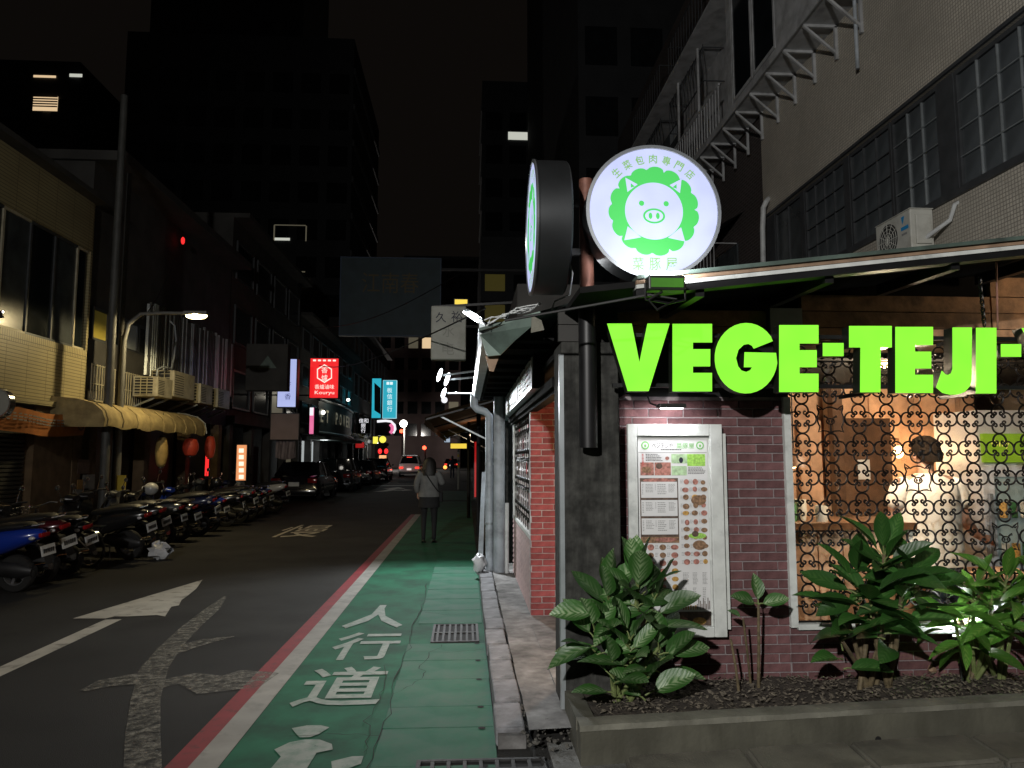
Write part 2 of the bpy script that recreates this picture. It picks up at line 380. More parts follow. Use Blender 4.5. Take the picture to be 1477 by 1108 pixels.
    def mesh(s, name, smooth=False):
        me = bpy.data.meshes.new(name); me.from_pydata(s.v, [], s.f)
        bm = bmesh.new(); bm.from_mesh(me); bmesh.ops.remove_doubles(bm, verts=bm.verts, dist=1e-5)
        bmesh.ops.recalc_face_normals(bm, faces=bm.faces); bm.to_mesh(me); bm.free()
        if smooth:
            me.shade_smooth()
            try: me.set_sharp_from_angle(angle=R(40))
            except Exception: pass
        return me

INV = {}
def tag(o, label=None, cat=None, group=None, kind=None):
    if label: o['label'] = label
    if cat: o['category'] = cat
    if group: o['group'] = group
    if kind: o['kind'] = kind
    return o
def put(name, me, m, parent=None, matrix=None):
    o = bpy.data.objects.new(name, me); COL.objects.link(o)
    if m is not None and not me.materials: me.materials.append(M[m] if isinstance(m, str) else m)
    if parent is not None:
        o.parent = parent
        if parent.name in INV: o.matrix_parent_inverse = INV[parent.name]
    if matrix is not None: o.matrix_basis = matrix
    return o
def part(name, mb, m, parent=None, smooth=False): return put(name, mb.mesh(name, smooth), m, parent)
def thing(name, label, cat, loc=(0,0,0), group=None, local=False):
    """an Empty at the thing's base; its parts are modelled in world coordinates unless local"""
    o = bpy.data.objects.new(name, None); COL.objects.link(o); o.empty_display_size = .2
    o.location = loc
    if not local: INV[o.name] = Matrix.Translation(-Vector(loc))
    return tag(o, label, cat, group)
def struct(name, mb, m, parent=None, smooth=False):
    o = part(name, mb, m, parent, smooth)
    if parent is None: o['kind'] = 'structure'
    return o
def lift(o): return o.copy()
def copy_tree(o, parent=None):
    c = o.copy(); COL.objects.link(c); c.parent = parent
    for ch in o.children: copy_tree(ch, c)
    return c
def frame(o, x, y):
    x = Vector(x).normalized(); y = Vector(y).normalized(); z = x.cross(y).normalized(); o = Vector(o)
    return Matrix(((x.x,y.x,z.x,o.x),(x.y,y.y,z.y,o.y),(x.z,y.z,z.z,o.z),(0,0,0,1)))
def text_mesh(s, w=None, h=None, ext=0., bold=0., sp=1.):
    """lettering as a flat mesh, box-fitted to w x h, centred on its origin"""
    c = bpy.data.curves.new('lettering', 'FONT'); c.body = s; c.size = 1; c.extrude = ext; c.offset = bold; c.resolution_u = 2
    c.space_character = sp
    o = bpy.data.objects.new('lettering', c); me = bpy.data.meshes.new_from_object(o)
    bpy.data.objects.remove(o); bpy.data.curves.remove(c); me.materials.clear()
    xs = [v.co.x for v in me.vertices]; ys = [v.co.y for v in me.vertices]
    x0, x1, y0, y1 = min(xs), max(xs), min(ys), max(ys)
    sx = w/(x1-x0) if w else None; sy = h/(y1-y0) if h else sx
    sx = sx or sy
    for v in me.vertices: v.co = Vector(((v.co.x-(x0+x1)/2)*sx, (v.co.y-(y0+y1)/2)*sy, v.co.z))
    return me
def text(s, c, xdir, ydir, w=None, h=None, m='print_black', parent=None, name='lettering', ext=0., bold=0., sp=1.):
    me = text_mesh(s, w, h, ext, bold, sp)
    return put(name, me, m, parent, frame(c, xdir, ydir))
EX, EY, EZ = Vector((1,0,0)), Vector((0,1,0)), Vector((0,0,1))
def lamp(kind, name, loc, power, col=(1,1,1), parent=None, aim=None, size=.05, angle=90, blend=.6):
    d = bpy.data.lights.new(name, kind); d.energy = power; d.color = col
    if kind in ('POINT', 'SPOT'): d.shadow_soft_size = size
    if kind == 'SPOT': d.spot_size = R(angle); d.spot_blend = blend
    if kind == 'AREA': d.size = size
    o = bpy.data.objects.new(name, d); COL.objects.link(o); o.location = loc
    if aim is not None: o.rotation_euler = (Vector(aim)-Vector(loc)).to_track_quat('-Z', 'Y').to_euler()
    if parent is not None:
        o.parent = parent
        if parent.name in INV: o.matrix_parent_inverse = INV[parent.name]
    return o
def jit(a): return random.uniform(-a, a)
# ================================================================== ground
road = struct('road', MB().add([(-300,-60,0),(300,-60,0),(300,600,0),(-300,600,0)], [(0,1,2,3)]), 'asphalt')
def mark(name, poly, m, z=.004, parent=road):
    return part(name, MB().sheet([(p[0], p[1], z) for p in poly]), m, parent)
def strip(name, x0, x1, y0, y1, m, z=.004): return mark(name, [(x0,y0),(x1,y0),(x1,y1),(x0,y1)], m, z)
XR0, XR1, XW1, XG1 = -1.545, -1.425, -1.27, .175
strip('red_line', XR0, XR1, 1.5, 21.2, 'red_paint', .008)
strip('white_line', XR1, XW1, 1.5, 21.2, 'white_line', .008)
walk = struct('walkway', MB().add([(XW1,1.5,.004),(XG1,1.5,.004),(XG1,12.6,.004),(XW1,12.6,.004)], [(0,1,2,3)]), 'green_paint')
for (ya, yb) in ((12.6, 27.5),):
    part('far_strip', MB().sheet([(XW1,ya,.004),(XG1,ya,.004),(XG1,yb,.004),(XW1,yb,.004)]), 'green_paint', walk)
part('green_patch', MB().sheet([(-1.1,28,.004),(XG1+.6,28,.004),(XG1+.6,36,.004),(-1.1,36,.004)]), 'green_slab', walk)
# gutter cover slabs painted green along the kerb
ys = [2.2, 2.85, 3.5, 4.02, 4.56, 4.93, 5.52, 6.02, 6.55]
sm = {}
for i in range(len(ys)-1):
    a, b = ys[i], ys[i+1]
    o = put('cover_slab', MB().bevbox((-.33,-(b-a)/2+.002,-.05),(.33,(b-a)/2-.002,.0), .004).mesh('cover_slab'), 'green_slab', walk,
            Matrix.Translation((-.155+random.uniform(-.004,.004), (a+b)/2, .013+random.uniform(0,.004))) @ Matrix.Rotation(random.uniform(-.006,.006), 4, 'Z'))
    # lifting hole in each slab
    part('lifting_hole', MB().lathe([(0,.0),(.022,.0)], 10, 'Z', (.10, b-.03, .019)), 'black_gap', o).parent = o
    sub = o.children[0]; sub.matrix_basis = o.matrix_basis.inverted()
for i in range(8):
    a = 7.35+i*.62
    put('cover_slab', MB().bevbox((-.31,-.303,-.05),(.31,.303,0), .006).mesh('cover_slab'), 'green_slab' if i < 6 else 'green_paint', walk, Matrix.Translation((-.145, a+.3, .011+random.uniform(0,.003))))
# cracks in the painted surface
def crack(pts, w, m='black_gap', n=6, amp=.02):
    P = []
    for i in range(len(pts)-1):
        for k in range(n):
            t = k/n; P.append(Vector((pts[i][0]+(pts[i+1][0]-pts[i][0])*t+jit(amp), pts[i][1]+(pts[i+1][1]-pts[i][1])*t+jit(amp*.6), .0)))
    P.append(Vector((*pts[-1], 0))); a = []; b = []
    for i, p in enumerate(P):
        t = (P[min(i+1,len(P)-1)]-P[max(i-1,0)]).normalized(); s_ = Vector((t.y,-t.x,0)); ww = w*random.uniform(.25,1)*.5
        a.append(p-s_*ww); b.append(p+s_*ww)
    mb = MB(); n_ = len(P); mb.add([(p.x,p.y,.0178) for p in a]+[(p.x,p.y,.0178) for p in b], [(i,i+1,n_+i+1,n_+i) for i in range(n_-1)])
    part('crack', mb, m, walk)
random.seed(61)
crack([(-.50,4.0),(-.47,4.8),(-.51,5.6),(-.46,6.4),(-.50,7.2),(-.46,8.4),(-.49,9.6)], .009)
crack([(-.52,4.2),(-.60,4.7),(-.55,5.3),(-.62,5.9)], .007, amp=.03)
crack([(-.47,5.2),(-.30,5.6),(-.34,6.0),(-.20,6.5)], .006, amp=.03)
crack([(-.50,4.45),(-.75,4.5),(-1.0,4.47)], .006, amp=.02); crack([(-.46,6.3),(-.1,6.25),(.15,6.33)], .006)
crack([(-.48,7.9),(-.2,7.7),(.1,7.75)], .007); crack([(-.50,8.8),(-.7,8.9),(-.9,8.8)], .006)
# letters on the walkway
def road_text(s, x0, x1, y0, y1, m, parent, bold=.0, z=.0095):
    me = text_mesh(s, x1-x0, y1-y0, 0, bold)
    return put('painted_letter', me, m, parent, Matrix.Translation(((x0+x1)/2, (y0+y1)/2, z)))
road_text('人', -1.17, -.60, 7.20, 8.28, 'white_letter', walk, .02)
road_text('行', -1.12, -.56, 6.10, 7.02, 'white_letter', walk, .012)
road_text('道', -1.14, -.56, 5.0, 5.9, 'white_letter', walk, .012)
# painted walking figure
def ellp(cx, cy, rx, ry, n=18): return [(cx+rx*math.cos(2*math.pi*i/n), cy+ry*math.sin(2*math.pi*i/n)) for i in range(n)]
fig = [[(-1.02,4.62),(-.94,4.66),(-.86,4.66),(-.80,4.62),(-.84,4.52),(-.88,4.47),(-.94,4.47),(-.98,4.54)],
       [(-1.04,4.30),(-.98,4.40),(-.9,4.44),(-.82,4.43),(-.74,4.36),(-.72,4.28),(-.80,4.24),(-.81,4.02),(-1.0,3.98),(-.98,4.2)],
       [(-1.0,3.96),(-.92,3.96),(-1.0,3.5),(-1.09,3.5)], [(-.9,3.97),(-.81,3.98),(-.80,3.5),(-.89,3.5)],
       [(-.70,4.12),(-.60,4.18),(-.54,4.18),(-.54,4.08),(-.60,4.02),(-.68,4.03)], [(-.70,3.98),(-.55,4.0),(-.50,3.9),(-.58,3.6),(-.68,3.6)]]
for p in fig: part('painted_figure', MB().sheet([(x,y,.0095) for x,y in p]), 'white_letter', walk)
# drain grates
def grate(label, x0, x1, y0, y1, nx, ny, z):
    t = thing('drain_grate', label, 'drain', ((x0+x1)/2, (y0+y1)/2, z))
    part('pit', MB().sheet([(x0,y0,z-.006),(x1,y0,z-.006),(x1,y1,z-.006),(x0,y1,z-.006)]), 'black_gap', t)
    e = .022; mb = MB()
    mb.box((x0,y0,z-.005),(x1,y0+e,z+.006)).box((x0,y1-e,z-.005),(x1,y1,z+.006)).box((x0,y0+e,z-.005),(x0+e,y1-e,z+.006)).box((x1-e,y0+e,z-.005),(x1,y1-e,z+.006))
    part('frame', mb, 'cast_iron', t)
    for i in range(1, nx):
        x = x0+(x1-x0)*i/nx; part('bar', MB().box((x-.010,y0+e,z-.004),(x+.010,y1-e,z+.0045)), 'cast_iron', t)
    for j in range(1, ny):
        y = y0+(y1-y0)*j/ny; part('bar', MB().box((x0+e,y-.016,z-.003),(x1-e,y+.016,z+.0055)), 'cast_iron', t)
grate('rectangular cast iron drain grate with two rows of slots in green walkway', -.30, .12, 6.60, 7.28, 8, 2, .013)
grate('long steel drain grate at the bottom end of the kerb', -.25, .42, 3.66, 4.07, 8, 3, .02)
# kerb stones and the raised apron beside the shop
kerb = struct('kerb', MB().box((.185,4.25,-.02),(.34,10.6,.07)), 'apron_concrete')
y = 4.3
for i in range(13):
    L = (.44, .48, .50, .47, .52)[i%5]
    put('kerb_stone', MB().bevbox((.178,0,-.02),(.345,L-.012,.095), .012).mesh('kerb_stone'), 'kerb_stone', kerb,
        Matrix.Translation((random.uniform(-.006,.006), y, random.uniform(-.004,.006))) @ Matrix.Rotation(random.uniform(-.008,.008), 4, 'Z'))
    y += L
apr = MB(); rows = []
for j in range(34):
    yy = 4.30+j*.185; rows.append([(.352+.012*random.random()+(x-.352), yy, .088+.006*math.sin(yy*5+x*7)+random.uniform(-.003,.003)) for x in (.352,.45,.55,.65,.8,1.1,1.6)])
struct('apron', apr.grid(rows), 'apron_concrete', smooth=True)
# broken mortar, dirt and weeds at the apron's front edge
mb = MB()
for i in range(70):
    c = Vector((random.uniform(.32,.62), random.uniform(4.1,4.5), .03+.05*random.random())); r = random.uniform(.004,.018)
    o_ = len(mb.v); mb.ell(c, (r, r*random.uniform(.6,1.3), r*.5), 5, 3)
    for q_ in range(o_, len(mb.v)): mb.v[q_] = tuple(mb.v[q_][w_]+random.uniform(-.4,.4)*r for w_ in range(3))
for i in range(120):
    yy = random.uniform(4.4, 9.5); c = Vector((.345+random.gauss(0,.008), yy, .09)); r = random.uniform(.003,.009); mb.ell(c, (r,r,r*.8), 5, 3)
tag(part('rubble', mb, 'grit'), 'grey rubble and grit along the edge of the kerb', 'rubble', kind='stuff')
struct('side_pavement', MB().box((.36,10.5,-.02),(3,60,.06)), 'old_concrete')
# paving in front of the planter
struct('pavement', MB().box((.46,1.0,-.02),(12,4.3,.012)), 'old_concrete')
pv = bpy.data.objects['pavement']
xs = [.80, 1.46, 2.06, 2.78, 3.5, 4.2]
for i in range(5):
    a, b = xs[i], xs[i+1]
    ya = 3.64+.085*(a-.8); yb = 3.64+.085*(b-.8)
    mb = MB(); e = .008
    pts = [(a+e,ya),(b-e,yb),(b-e+.03,yb+.36),(a+e+.03,ya+.36)]
    mb.prism([(p[0],p[1],-.01) for p in pts], (0,0,.062+.006*random.random()))
    bm = bmesh.new(); me = mb.mesh('kerb_slab'); bm.from_mesh(me); bmesh.ops.bevel(bm, geom=list(bm.edges), offset=.018, segments=3, affect='EDGES'); bm.to_mesh(me); bm.free()
    put('kerb_slab', me, 'slab_concrete', pv)
    pts = [(a+e,ya-.42),(b-e,yb-.42),(b-e,yb-.015),(a+e,ya-.015)]
    mb = MB().prism([(p[0],p[1],-.01) for p in pts], (0,0,.03)); put('paving_slab', mb.mesh('paving_slab'), 'slab_concrete', pv)
# ---- street markings
strip('lane_line', -3.56, -3.40, -2, 7.75, 'white_arrow')
ah = [gp(105,893), gp(292,837), gp(283,850), gp(268,862), gp(262,866), gp(258,874), gp(247,876), gp(238,890), gp(226,888), gp(185,890), gp(165,890), gp(152,893)]
mark('arrow_head', [(p.x,p.y) for p in ah], 'white_arrow', .006)
WZ = [.0046]
def wornpath(pts, wid):
    WZ[0] += .0009
    L = [gp(*p) for p in pts]; n = len(L); a = []; b = []
    for i in range(n):
        t = (L[min(i+1,n-1)]-L[max(i-1,0)]).normalized(); s = Vector((t.y,-t.x,0)); w = wid[i]*.5*(1+random.uniform(-.12,.12))
        a.append(L[i]-s*w); b.append(L[i]+s*w)
    mark('faded_arrow', [(p.x,p.y) for p in a]+[(p.x,p.y) for p in reversed(b)], 'faded_paint', WZ[0])
wornpath([(206,1120),(206,1060),(210,1010),(222,965),(245,935),(275,905),(305,880),(325,861)], [.19,.19,.19,.20,.20,.19,.16,.03])
wornpath([(232,950),(262,936),(300,925),(338,919)], [.12,.2,.16,.02])
wornpath([(120,998),(150,987),(200,980)], [.06,.22,.28])
wornpath([(225,990),(270,980),(310,990),(345,985),(375,970)], [.2,.3,.42,.45,.3])
o = road_text('慢', -4.05, -3.05, 15.4, 18.1, 'white_arrow', road, .0, .005)
a2 = [(-4.35,35.2),(-3.75,35.6),(-3.55,36.6),(-3.1,36.6),(-3.1,36.2),(-2.6,37.0),(-3.1,37.9),(-3.1,37.4),(-3.6,37.4),(-3.5,38.6),(-3.1,38.6),(-3.65,40.6),(-4.3,38.6),(-3.9,38.6),(-4.0,36.6)]
mark('road_arrow', a2, 'white_arrow', .005)
strip('stop_line', -5.4, -1.6, 42.5, 43.2, 'white_arrow')
strip('crossing_line', -5.4, -1.6, 46.0, 46.8, 'faded_paint')

# ================================================================== restaurant on the corner
YW = 4.80
shop = thing('restaurant', 'corner restaurant with dark brick front, scroll-grilled windows and low dark roof', 'restaurant', (2, 6, 0))
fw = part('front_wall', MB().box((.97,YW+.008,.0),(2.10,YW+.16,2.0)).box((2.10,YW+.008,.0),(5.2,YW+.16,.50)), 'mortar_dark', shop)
BL, BH, CO = .226, .0505, .0585
BR = MB().bevbox((-BL/2,-.02,-BH/2),(BL/2,.02,BH/2), .003).mesh('brick')
BRH = MB().bevbox((-BL/4+.003,-.02,-BH/2),(BL/4-.003,.02,BH/2), .003).mesh('brick'); BRH.materials.append(M['brick_dark'])
def lay(parent, x0, x1, z0, z1, yf, m, skip=None, seed=0):
    random.seed(50+seed); r = 0; z = z0+BH/2
    me = BR.copy(); me.materials.append(M[m]); cut = {}
    while z < z1:
        x = x0 + (0 if r % 2 else -(BL+.008)/2)+jit(.012)
        while x < x1-.02:
            a, b = max(x, x0), min(x+BL, x1)
            if b-a > .03 and not (skip and skip(a, b, z)):
                L = round(b-a, 2)
                if b-a > BL-.004: mm = me
                else:
                    if L not in cut:
                        cut[L] = MB().bevbox((-L/2,-.02,-BH/2),(L/2,.02,BH/2), .003).mesh('brick'); cut[L].materials.append(M[m])
                    mm = cut[L]
                put('brick', mm, None, parent, Matrix.Translation(((a+b)/2, yf+.02+jit(.0025), z+jit(.001))) @ Matrix.Rotation(jit(.004), 4, 'Y'))
            x += BL+.0085
        z += CO; r += 1
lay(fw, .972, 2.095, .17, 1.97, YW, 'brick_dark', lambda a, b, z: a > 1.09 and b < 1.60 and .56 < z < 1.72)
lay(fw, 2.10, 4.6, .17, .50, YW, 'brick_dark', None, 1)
# black sign frame above the brickwork, carrying the letters
fr = MB()
fr.box((.93,YW+.01,1.985),(2.06,YW+.14,2.38))
part('black_fascia', fr, 'black_steel', shop)
fr = MB()
for z in (2.045, 2.36): fr.box((.90,4.50,z-.012),(5.0,4.53,z+.012))
for x in (1.0, 1.75, 2.5, 3.2, 4.0): fr.box((x-.012,4.53,1.99),(x+.012,YW,2.015)).box((x-.012,4.53,2.35),(x+.012,YW,2.375))
part('letter_rail', fr, 'black_steel', shop)
def roofz(x): return 2.535+.118*(x-.9)
# wooden planks over the window
for k, (z0, z1) in enumerate(((2.385,2.472),(2.478,2.585),(2.591,2.70),(2.706,2.84),(2.846,3.0))):
    for (xa, xb) in ((.95,2.02),(2.26,3.6),(3.61,5.0)):
        if z1 > roofz(xa)+.13: continue
        part('plank', MB().box((xa+jit(.01),YW+.012+jit(.006),z0),(xb-.006,YW+.05,z1)), 'plank_wood', shop)
part('gable_panel', MB().prism([(.95,YW+.052,2.38),(5.2,YW+.052,2.38),(5.2,YW+.052,roofz(5.2)+.03),(.95,YW+.052,roofz(.95)+.03)], (0,.03,0)), 'soffit_dark', shop)
part('plank_ledge', MB().box((2.5,YW-.03,2.395),(4.9,YW+.01,2.415)), 'fascia_wood', shop)
part('metal_panel', MB().box((2.03,YW-.02,2.40),(2.25,YW+.05,2.60)), 'galvanised', shop)
# concrete corner column
cc = MB(); rows = []
cx0, cx1, cy0, cy1 = .592, .958, 4.60, 4.98
part('corner_column', MB().bevbox((cx0,cy0,-.02),(cx1,cy1,2.33), .012), 'column_concrete', shop)
part('corner_strip', MB().box((cx0-.012,cy0-.006,.05),(cx0+.016,cy0+.05,2.25)), 'galvanised', shop)
part('column_side_panel', MB().box((.96,4.66,.1),(.972,4.80,1.98)), 'column_concrete', shop)
# recess behind the column, then the red brick pier and the side wall along the walkway
XS, YP = .63, 7.22
pier = part('brick_pier', MB().box((XS,YP+.008,.05),(1.25,YP+.20,2.3)), 'mortar', shop)
lay(pier, XS-.005, 1.10, .10, 2.22, YP, 'brick_red', None, 2)
part('recess_floor', MB().box((.60,4.98,.05),(2.6,YP+.02,.094)), 'apron_concrete', shop)
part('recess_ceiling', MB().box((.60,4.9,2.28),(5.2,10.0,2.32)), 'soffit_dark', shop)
dr = part('entrance_door', MB().box((1.36,5.0,.094),(1.42,5.06,2.28)).box((1.36,5.06,.094),(1.42,7.2,.5)).box((1.36,5.06,2.15),(1.42,7.2,2.28)).box((1.36,6.1,.5),(1.42,6.17,2.15)), 'inner_wood_dark', shop)
part('door_glass', MB().box((1.385,5.06,.5),(1.395,7.2,2.15)), 'window_glass', dr)
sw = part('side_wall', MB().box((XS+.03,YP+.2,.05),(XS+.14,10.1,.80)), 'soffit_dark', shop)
for i in range(11):
    z = .10+i*.0645
    part('siding_board', MB().prism([(XS-.004,YP+.03,z),(XS+.035,YP+.03,z),(XS+.035,YP+.03,z+.061),(XS+.016,YP+.03,z+.061)], (0,2.8,0)), 'brick_siding', sw)
swin = part('side_window', MB().box((XS-.006,YP+.03,.80),(XS+.05,9.95,.84)).box((XS-.006,YP+.03,2.16),(XS+.05,9.95,2.2)).box((XS-.006,YP+.03,.84),(XS+.05,YP+.08,2.16)).box((XS-.006,9.9,.84),(XS+.05,9.95,2.16)), 'white_wood', shop)
part('window_panel', MB().box((XS+.04,YP+.08,.84),(XS+.05,9.9,2.16)), 'shop_panel', swin)
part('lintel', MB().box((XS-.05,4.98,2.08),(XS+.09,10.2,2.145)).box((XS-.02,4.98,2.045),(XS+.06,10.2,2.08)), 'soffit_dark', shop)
# ---- scroll motif of the window grilles
def spiral(c, a0, turns, r0, r1, n=9):
    return [(c[0]+(r0+(r1-r0)*t/(n-1))*math.cos(a0+turns*2*math.pi*t/(n-1)), c[1]+(r0+(r1-r0)*t/(n-1))*math.sin(a0+turns*2*math.pi*t/(n-1))) for t in range(n)]
def cscroll(k, s):
    """one C scroll of the quatrefoil: an open arc with both ends curled inwards; k = quarter turn, s = cell size"""
    pts = []; rr = .232*s; cx, cy = .266*s, 0
    for i in range(13):
        a = R(-104+208*i/12); pts.append((cx+rr*math.cos(a), cy+rr*math.sin(a)))
    def curl(p, a_in, sg):
        out = []; x, y = p; a = a_in; st = .046*s
        for i in range(9):
            a += sg*(.34+.055*i); x += st*math.cos(a); y += st*math.sin(a); out.append((x, y)); st *= .95
        return out
    e = pts[-1]; q = pts[0]
    P = list(reversed(curl(q, R(-104-90), -1)))+pts+curl(e, R(104+90), 1)
    ca, sa = math.cos(k*math.pi/2), math.sin(k*math.pi/2)
    return [(x*ca-y*sa, x*sa+y*ca) for x, y in P]
def motif(s, r=.0064, n=5, plane='Y'):
    mb = MB()
    for k in range(4):
        P = cscroll(k, s); mb.tube([(x,0,y) if plane == 'Y' else (0,x,y) for x, y in P], r, n)
    return mb
def pig_motif(s, r=.0052):
    mb = MB(); T = lambda P: [(x*s, 0, y*s) for x, y in P]
    mb.tube(T([(.34*math.cos(R(a))*1.12, .34*math.sin(R(a))*1.0+.06) for a in range(48,133,14)]), r, 5)          # crown
    for sx in (-1, 1):
        mb.tube(T([(sx*x, y) for x, y in ((.25,.31),(.33,.38),(.46,.47),(.45,.35),(.40,.22),(.46,.05),(.45,-.12),(.38,-.28),(.44,-.46),(.30,-.41),(.15,-.42),(0,-.47))]), r, 5)
        mb.tube(T([(sx*x, y) for x, y in ((.30,.34),(.36,.30),(.40,.36))]), r*.9, 4)
        mb.tube(T([(sx*x, y) for x, y in ((.10,.02),(.17,.07),(.22,.06),(.20,.12))]), r*1.2, 4)
    mb.tube(T([(.14*math.cos(R(a)), .10*math.sin(R(a))-.09) for a in range(0,360,30)]), r, 5, close=True)
    for sx in (-1, 1): mb.tube(T([(sx*.05+.02*math.cos(R(a)), .045*math.sin(R(a))-.09) for a in range(0,360,60)]), r*.8, 4, close=True)
    mb.tube(T([(0,-.19),(0,-.47)]), r, 4)
    return mb
WX0, WX1, WZ0, WZ1 = 2.10, 4.05, .53, 2.22
win = part('front_window', MB().box((WX0-.005,YW-.03,WZ0-.02),(WX0+.042,YW+.05,2.0)).box((WX0+.042,YW-.03,WZ0-.035),(4.3,YW+.05,WZ0+.0)), 'white_wood', shop)
part('dark_jamb', MB().box((WX0-.03,YW-.012,2.0),(WX0+.035,YW+.06,2.4)), 'black_steel', win)
part('sill', MB().box((WX0+.35,YW-.075,WZ0-.06),(4.4,YW-.03,WZ0-.012)), 'white_wood', win)
part('glass', MB().box((WX0+.04,YW+.055,WZ0),(4.4,YW+.061,2.38)), 'window_glass', win)
S = .196
mm = motif(S).mesh('scroll', True); mm.materials.append(M['wrought_iron'])
pm = pig_motif(S).mesh('scroll_pig', True); pm.materials.append(M['wrought_iron'])
pigs = {(1,1), (4,3), (7,5), (2,6)}
gx = WX0+.045+S*.5; gz = 2.0-S*.72
grid = part('window_grille', MB().box((WX0+.042,YW+.02,WZ0+.0),(4.3,YW+.032,WZ0+.012)).box((WX0+.042,YW+.02,2.24),(4.3,YW+.032,2.252)), 'wrought_iron', shop)
for j in range(-1, 8):
    for i in range(0, 10):
        x = gx+i*S; z = gz-(j-1)*S*1.005
        if z-S*.5 < WZ0-.03: continue
        put('scroll', pm if (i, j) in pigs else mm, None, grid, Matrix.Translation((x, YW+.026, z)))
ms = motif(.30, .0034, 4, 'X').mesh('scroll', True); ms.materials.append(M['wrought_iron'])
for j in range(4):
    for i in range(8): put('scroll', ms, None, swin, Matrix.Translation((XS+.012, YP+.24+i*.31, 1.0+j*.31)))
for i, (yy, zz, hh) in enumerate(((7.9,1.9,.22),(8.6,1.62,.2),(7.7,1.1,.2),(9.2,1.9,.3),(8.1,1.42,.14))):
    part('red_sticker', MB().box((XS+.028,yy,zz),(XS+.036,yy+.12,zz+hh)), 'print_red', swin)
# ---- roof: a low shed rising to the right, with a gutter along the walkway
e0, e1 = .62, 6.2
rf = part('roof', MB().add([(e0,3.98,roofz(e0)),(e1,3.98,roofz(e1)),(e1,10.5,roofz(e1)+.1),(e0,10.5,roofz(e0)+.1),(e0,3.98,roofz(e0)+.035),(e1,3.98,roofz(e1)+.035),(e1,10.5,roofz(e1)+.135),(e0,10.5,roofz(e0)+.135)],
     [(0,3,2,1),(4,5,6,7),(0,1,5,4),(1,2,6,5),(2,3,7,6),(3,0,4,7)]), 'soffit_dark', shop)
for k, (dz0, dz1, m, y0) in enumerate(((.036,.058,'green_sheet',3.93),(.012,.034,'fascia_wood',3.95),(-.012,.010,'white_wood',3.955),(-.05,-.014,'black_steel',3.965))):
    part('eave_board', MB().add([(.93,y0,roofz(.93)+dz0),(e1,y0,roofz(e1)+dz0),(e1,4.05,roofz(e1)+dz0),(.93,4.05,roofz(.93)+dz0),(.93,y0,roofz(.93)+dz1),(e1,y0,roofz(e1)+dz1),(e1,4.05,roofz(e1)+dz1),(.93,4.05,roofz(.93)+dz1)],
        [(0,3,2,1),(4,5,6,7),(0,1,5,4),(1,2,6,5),(2,3,7,6),(3,0,4,7)]), m, rf)
for x in (1.3, 2.05, 2.8, 3.5): part('rafter', MB().bar((x,4.0,roofz(x)-.05),(x,4.78,roofz(x)-.03), .05, .07), 'black_steel', rf)
# side roof over the walkway
XGU, ZGU = .085, 2.45
part('side_roof', MB().add([(XGU,5.1,ZGU+.03),(.95,4.75,2.66),(.95,10.6,2.72),(XGU,10.6,ZGU+.05),(XGU,5.1,ZGU+.05),(.95,4.75,2.69),(.95,10.6,2.75),(XGU,10.6,ZGU+.07)],
     [(0,3,2,1),(4,5,6,7),(0,1,5,4),(1,2,6,5),(2,3,7,6),(3,0,4,7)]), 'green_sheet', rf)
vb = [at(692,483,5.1), at(767,452,4.9), at(768,470,4.9), at(742,492,5.0), at(722,512,5.08), at(703,514,5.1)]
part('verge_board', MB().prism(vb, (0,.03,0)), 'green_sheet', rf)
part('verge_patch', MB().prism([at(767,455,4.85),at(781,462,4.85),at(785,476,4.85),at(766,480,4.85)], (0,.02,0)), 'planter_rim', rf)
part('torn_edge', MB().prism([at(700,514,5.15),at(722,507,5.15),at(719,517,5.15),at(712,536,5.15),at(706,535,5.15)], (0,.02,0)), 'fascia_wood', rf)
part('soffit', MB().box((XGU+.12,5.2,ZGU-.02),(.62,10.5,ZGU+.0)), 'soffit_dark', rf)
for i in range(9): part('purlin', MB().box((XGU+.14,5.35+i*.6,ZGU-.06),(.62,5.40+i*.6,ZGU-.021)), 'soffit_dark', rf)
gt = MB(); prof = [(0,.10),(0,.0),(.02,-.035),(.10,-.035),(.115,.02)]
rows = [[(XGU+p[0], yy, ZGU+p[1]) for p in prof] for yy in (5.15, 10.55)]
gt.grid(rows); rows2 = [[(XGU+p[0]*.9+.006, yy, ZGU+p[1]*.9+.005) for p in prof] for yy in (5.15, 10.55)]; gt.grid(rows2)
gt.add([(XGU+p[0],5.15,ZGU+p[1]) for p in prof], [(0,1,2,3,4)])
part('gutter', gt, 'galvanised', rf)
# header beams beside the column top
for (xa, xb, za, zb) in ((.58,.96,2.335,2.44),(.58,.96,2.445,2.56)):
    part('header_board', MB().box((xa,4.62,za),(xb,4.66,zb)), 'dark_wall', shop)
# ---- steel post carrying the round signs
post = thing('sign_post', 'dark steel post with rust-brown top standing on the concrete corner column', 'post', (.74,4.5,1.66))
part('lower_tube', MB().tube([(.745,4.5,1.66),(.745,4.5,2.58)], .056, 14), 'black_steel', post, True)
part('rusty_tube', MB().tube([(.745,4.5,2.58),(.745,4.5,3.35)], .044, 14), 'rust_pipe', post, True)
part('collar', MB().lathe([(.044,2.565),(.062,2.565),(.062,2.60),(.044,2.60)], 14, 'Z', (.745,4.5,0)), 'black_steel', post, True)
for z in (2.88, 3.2): part('arm', MB().bar((.62,4.5,z),(1.1,4.52,z), .04, .04), 'black_steel', post)
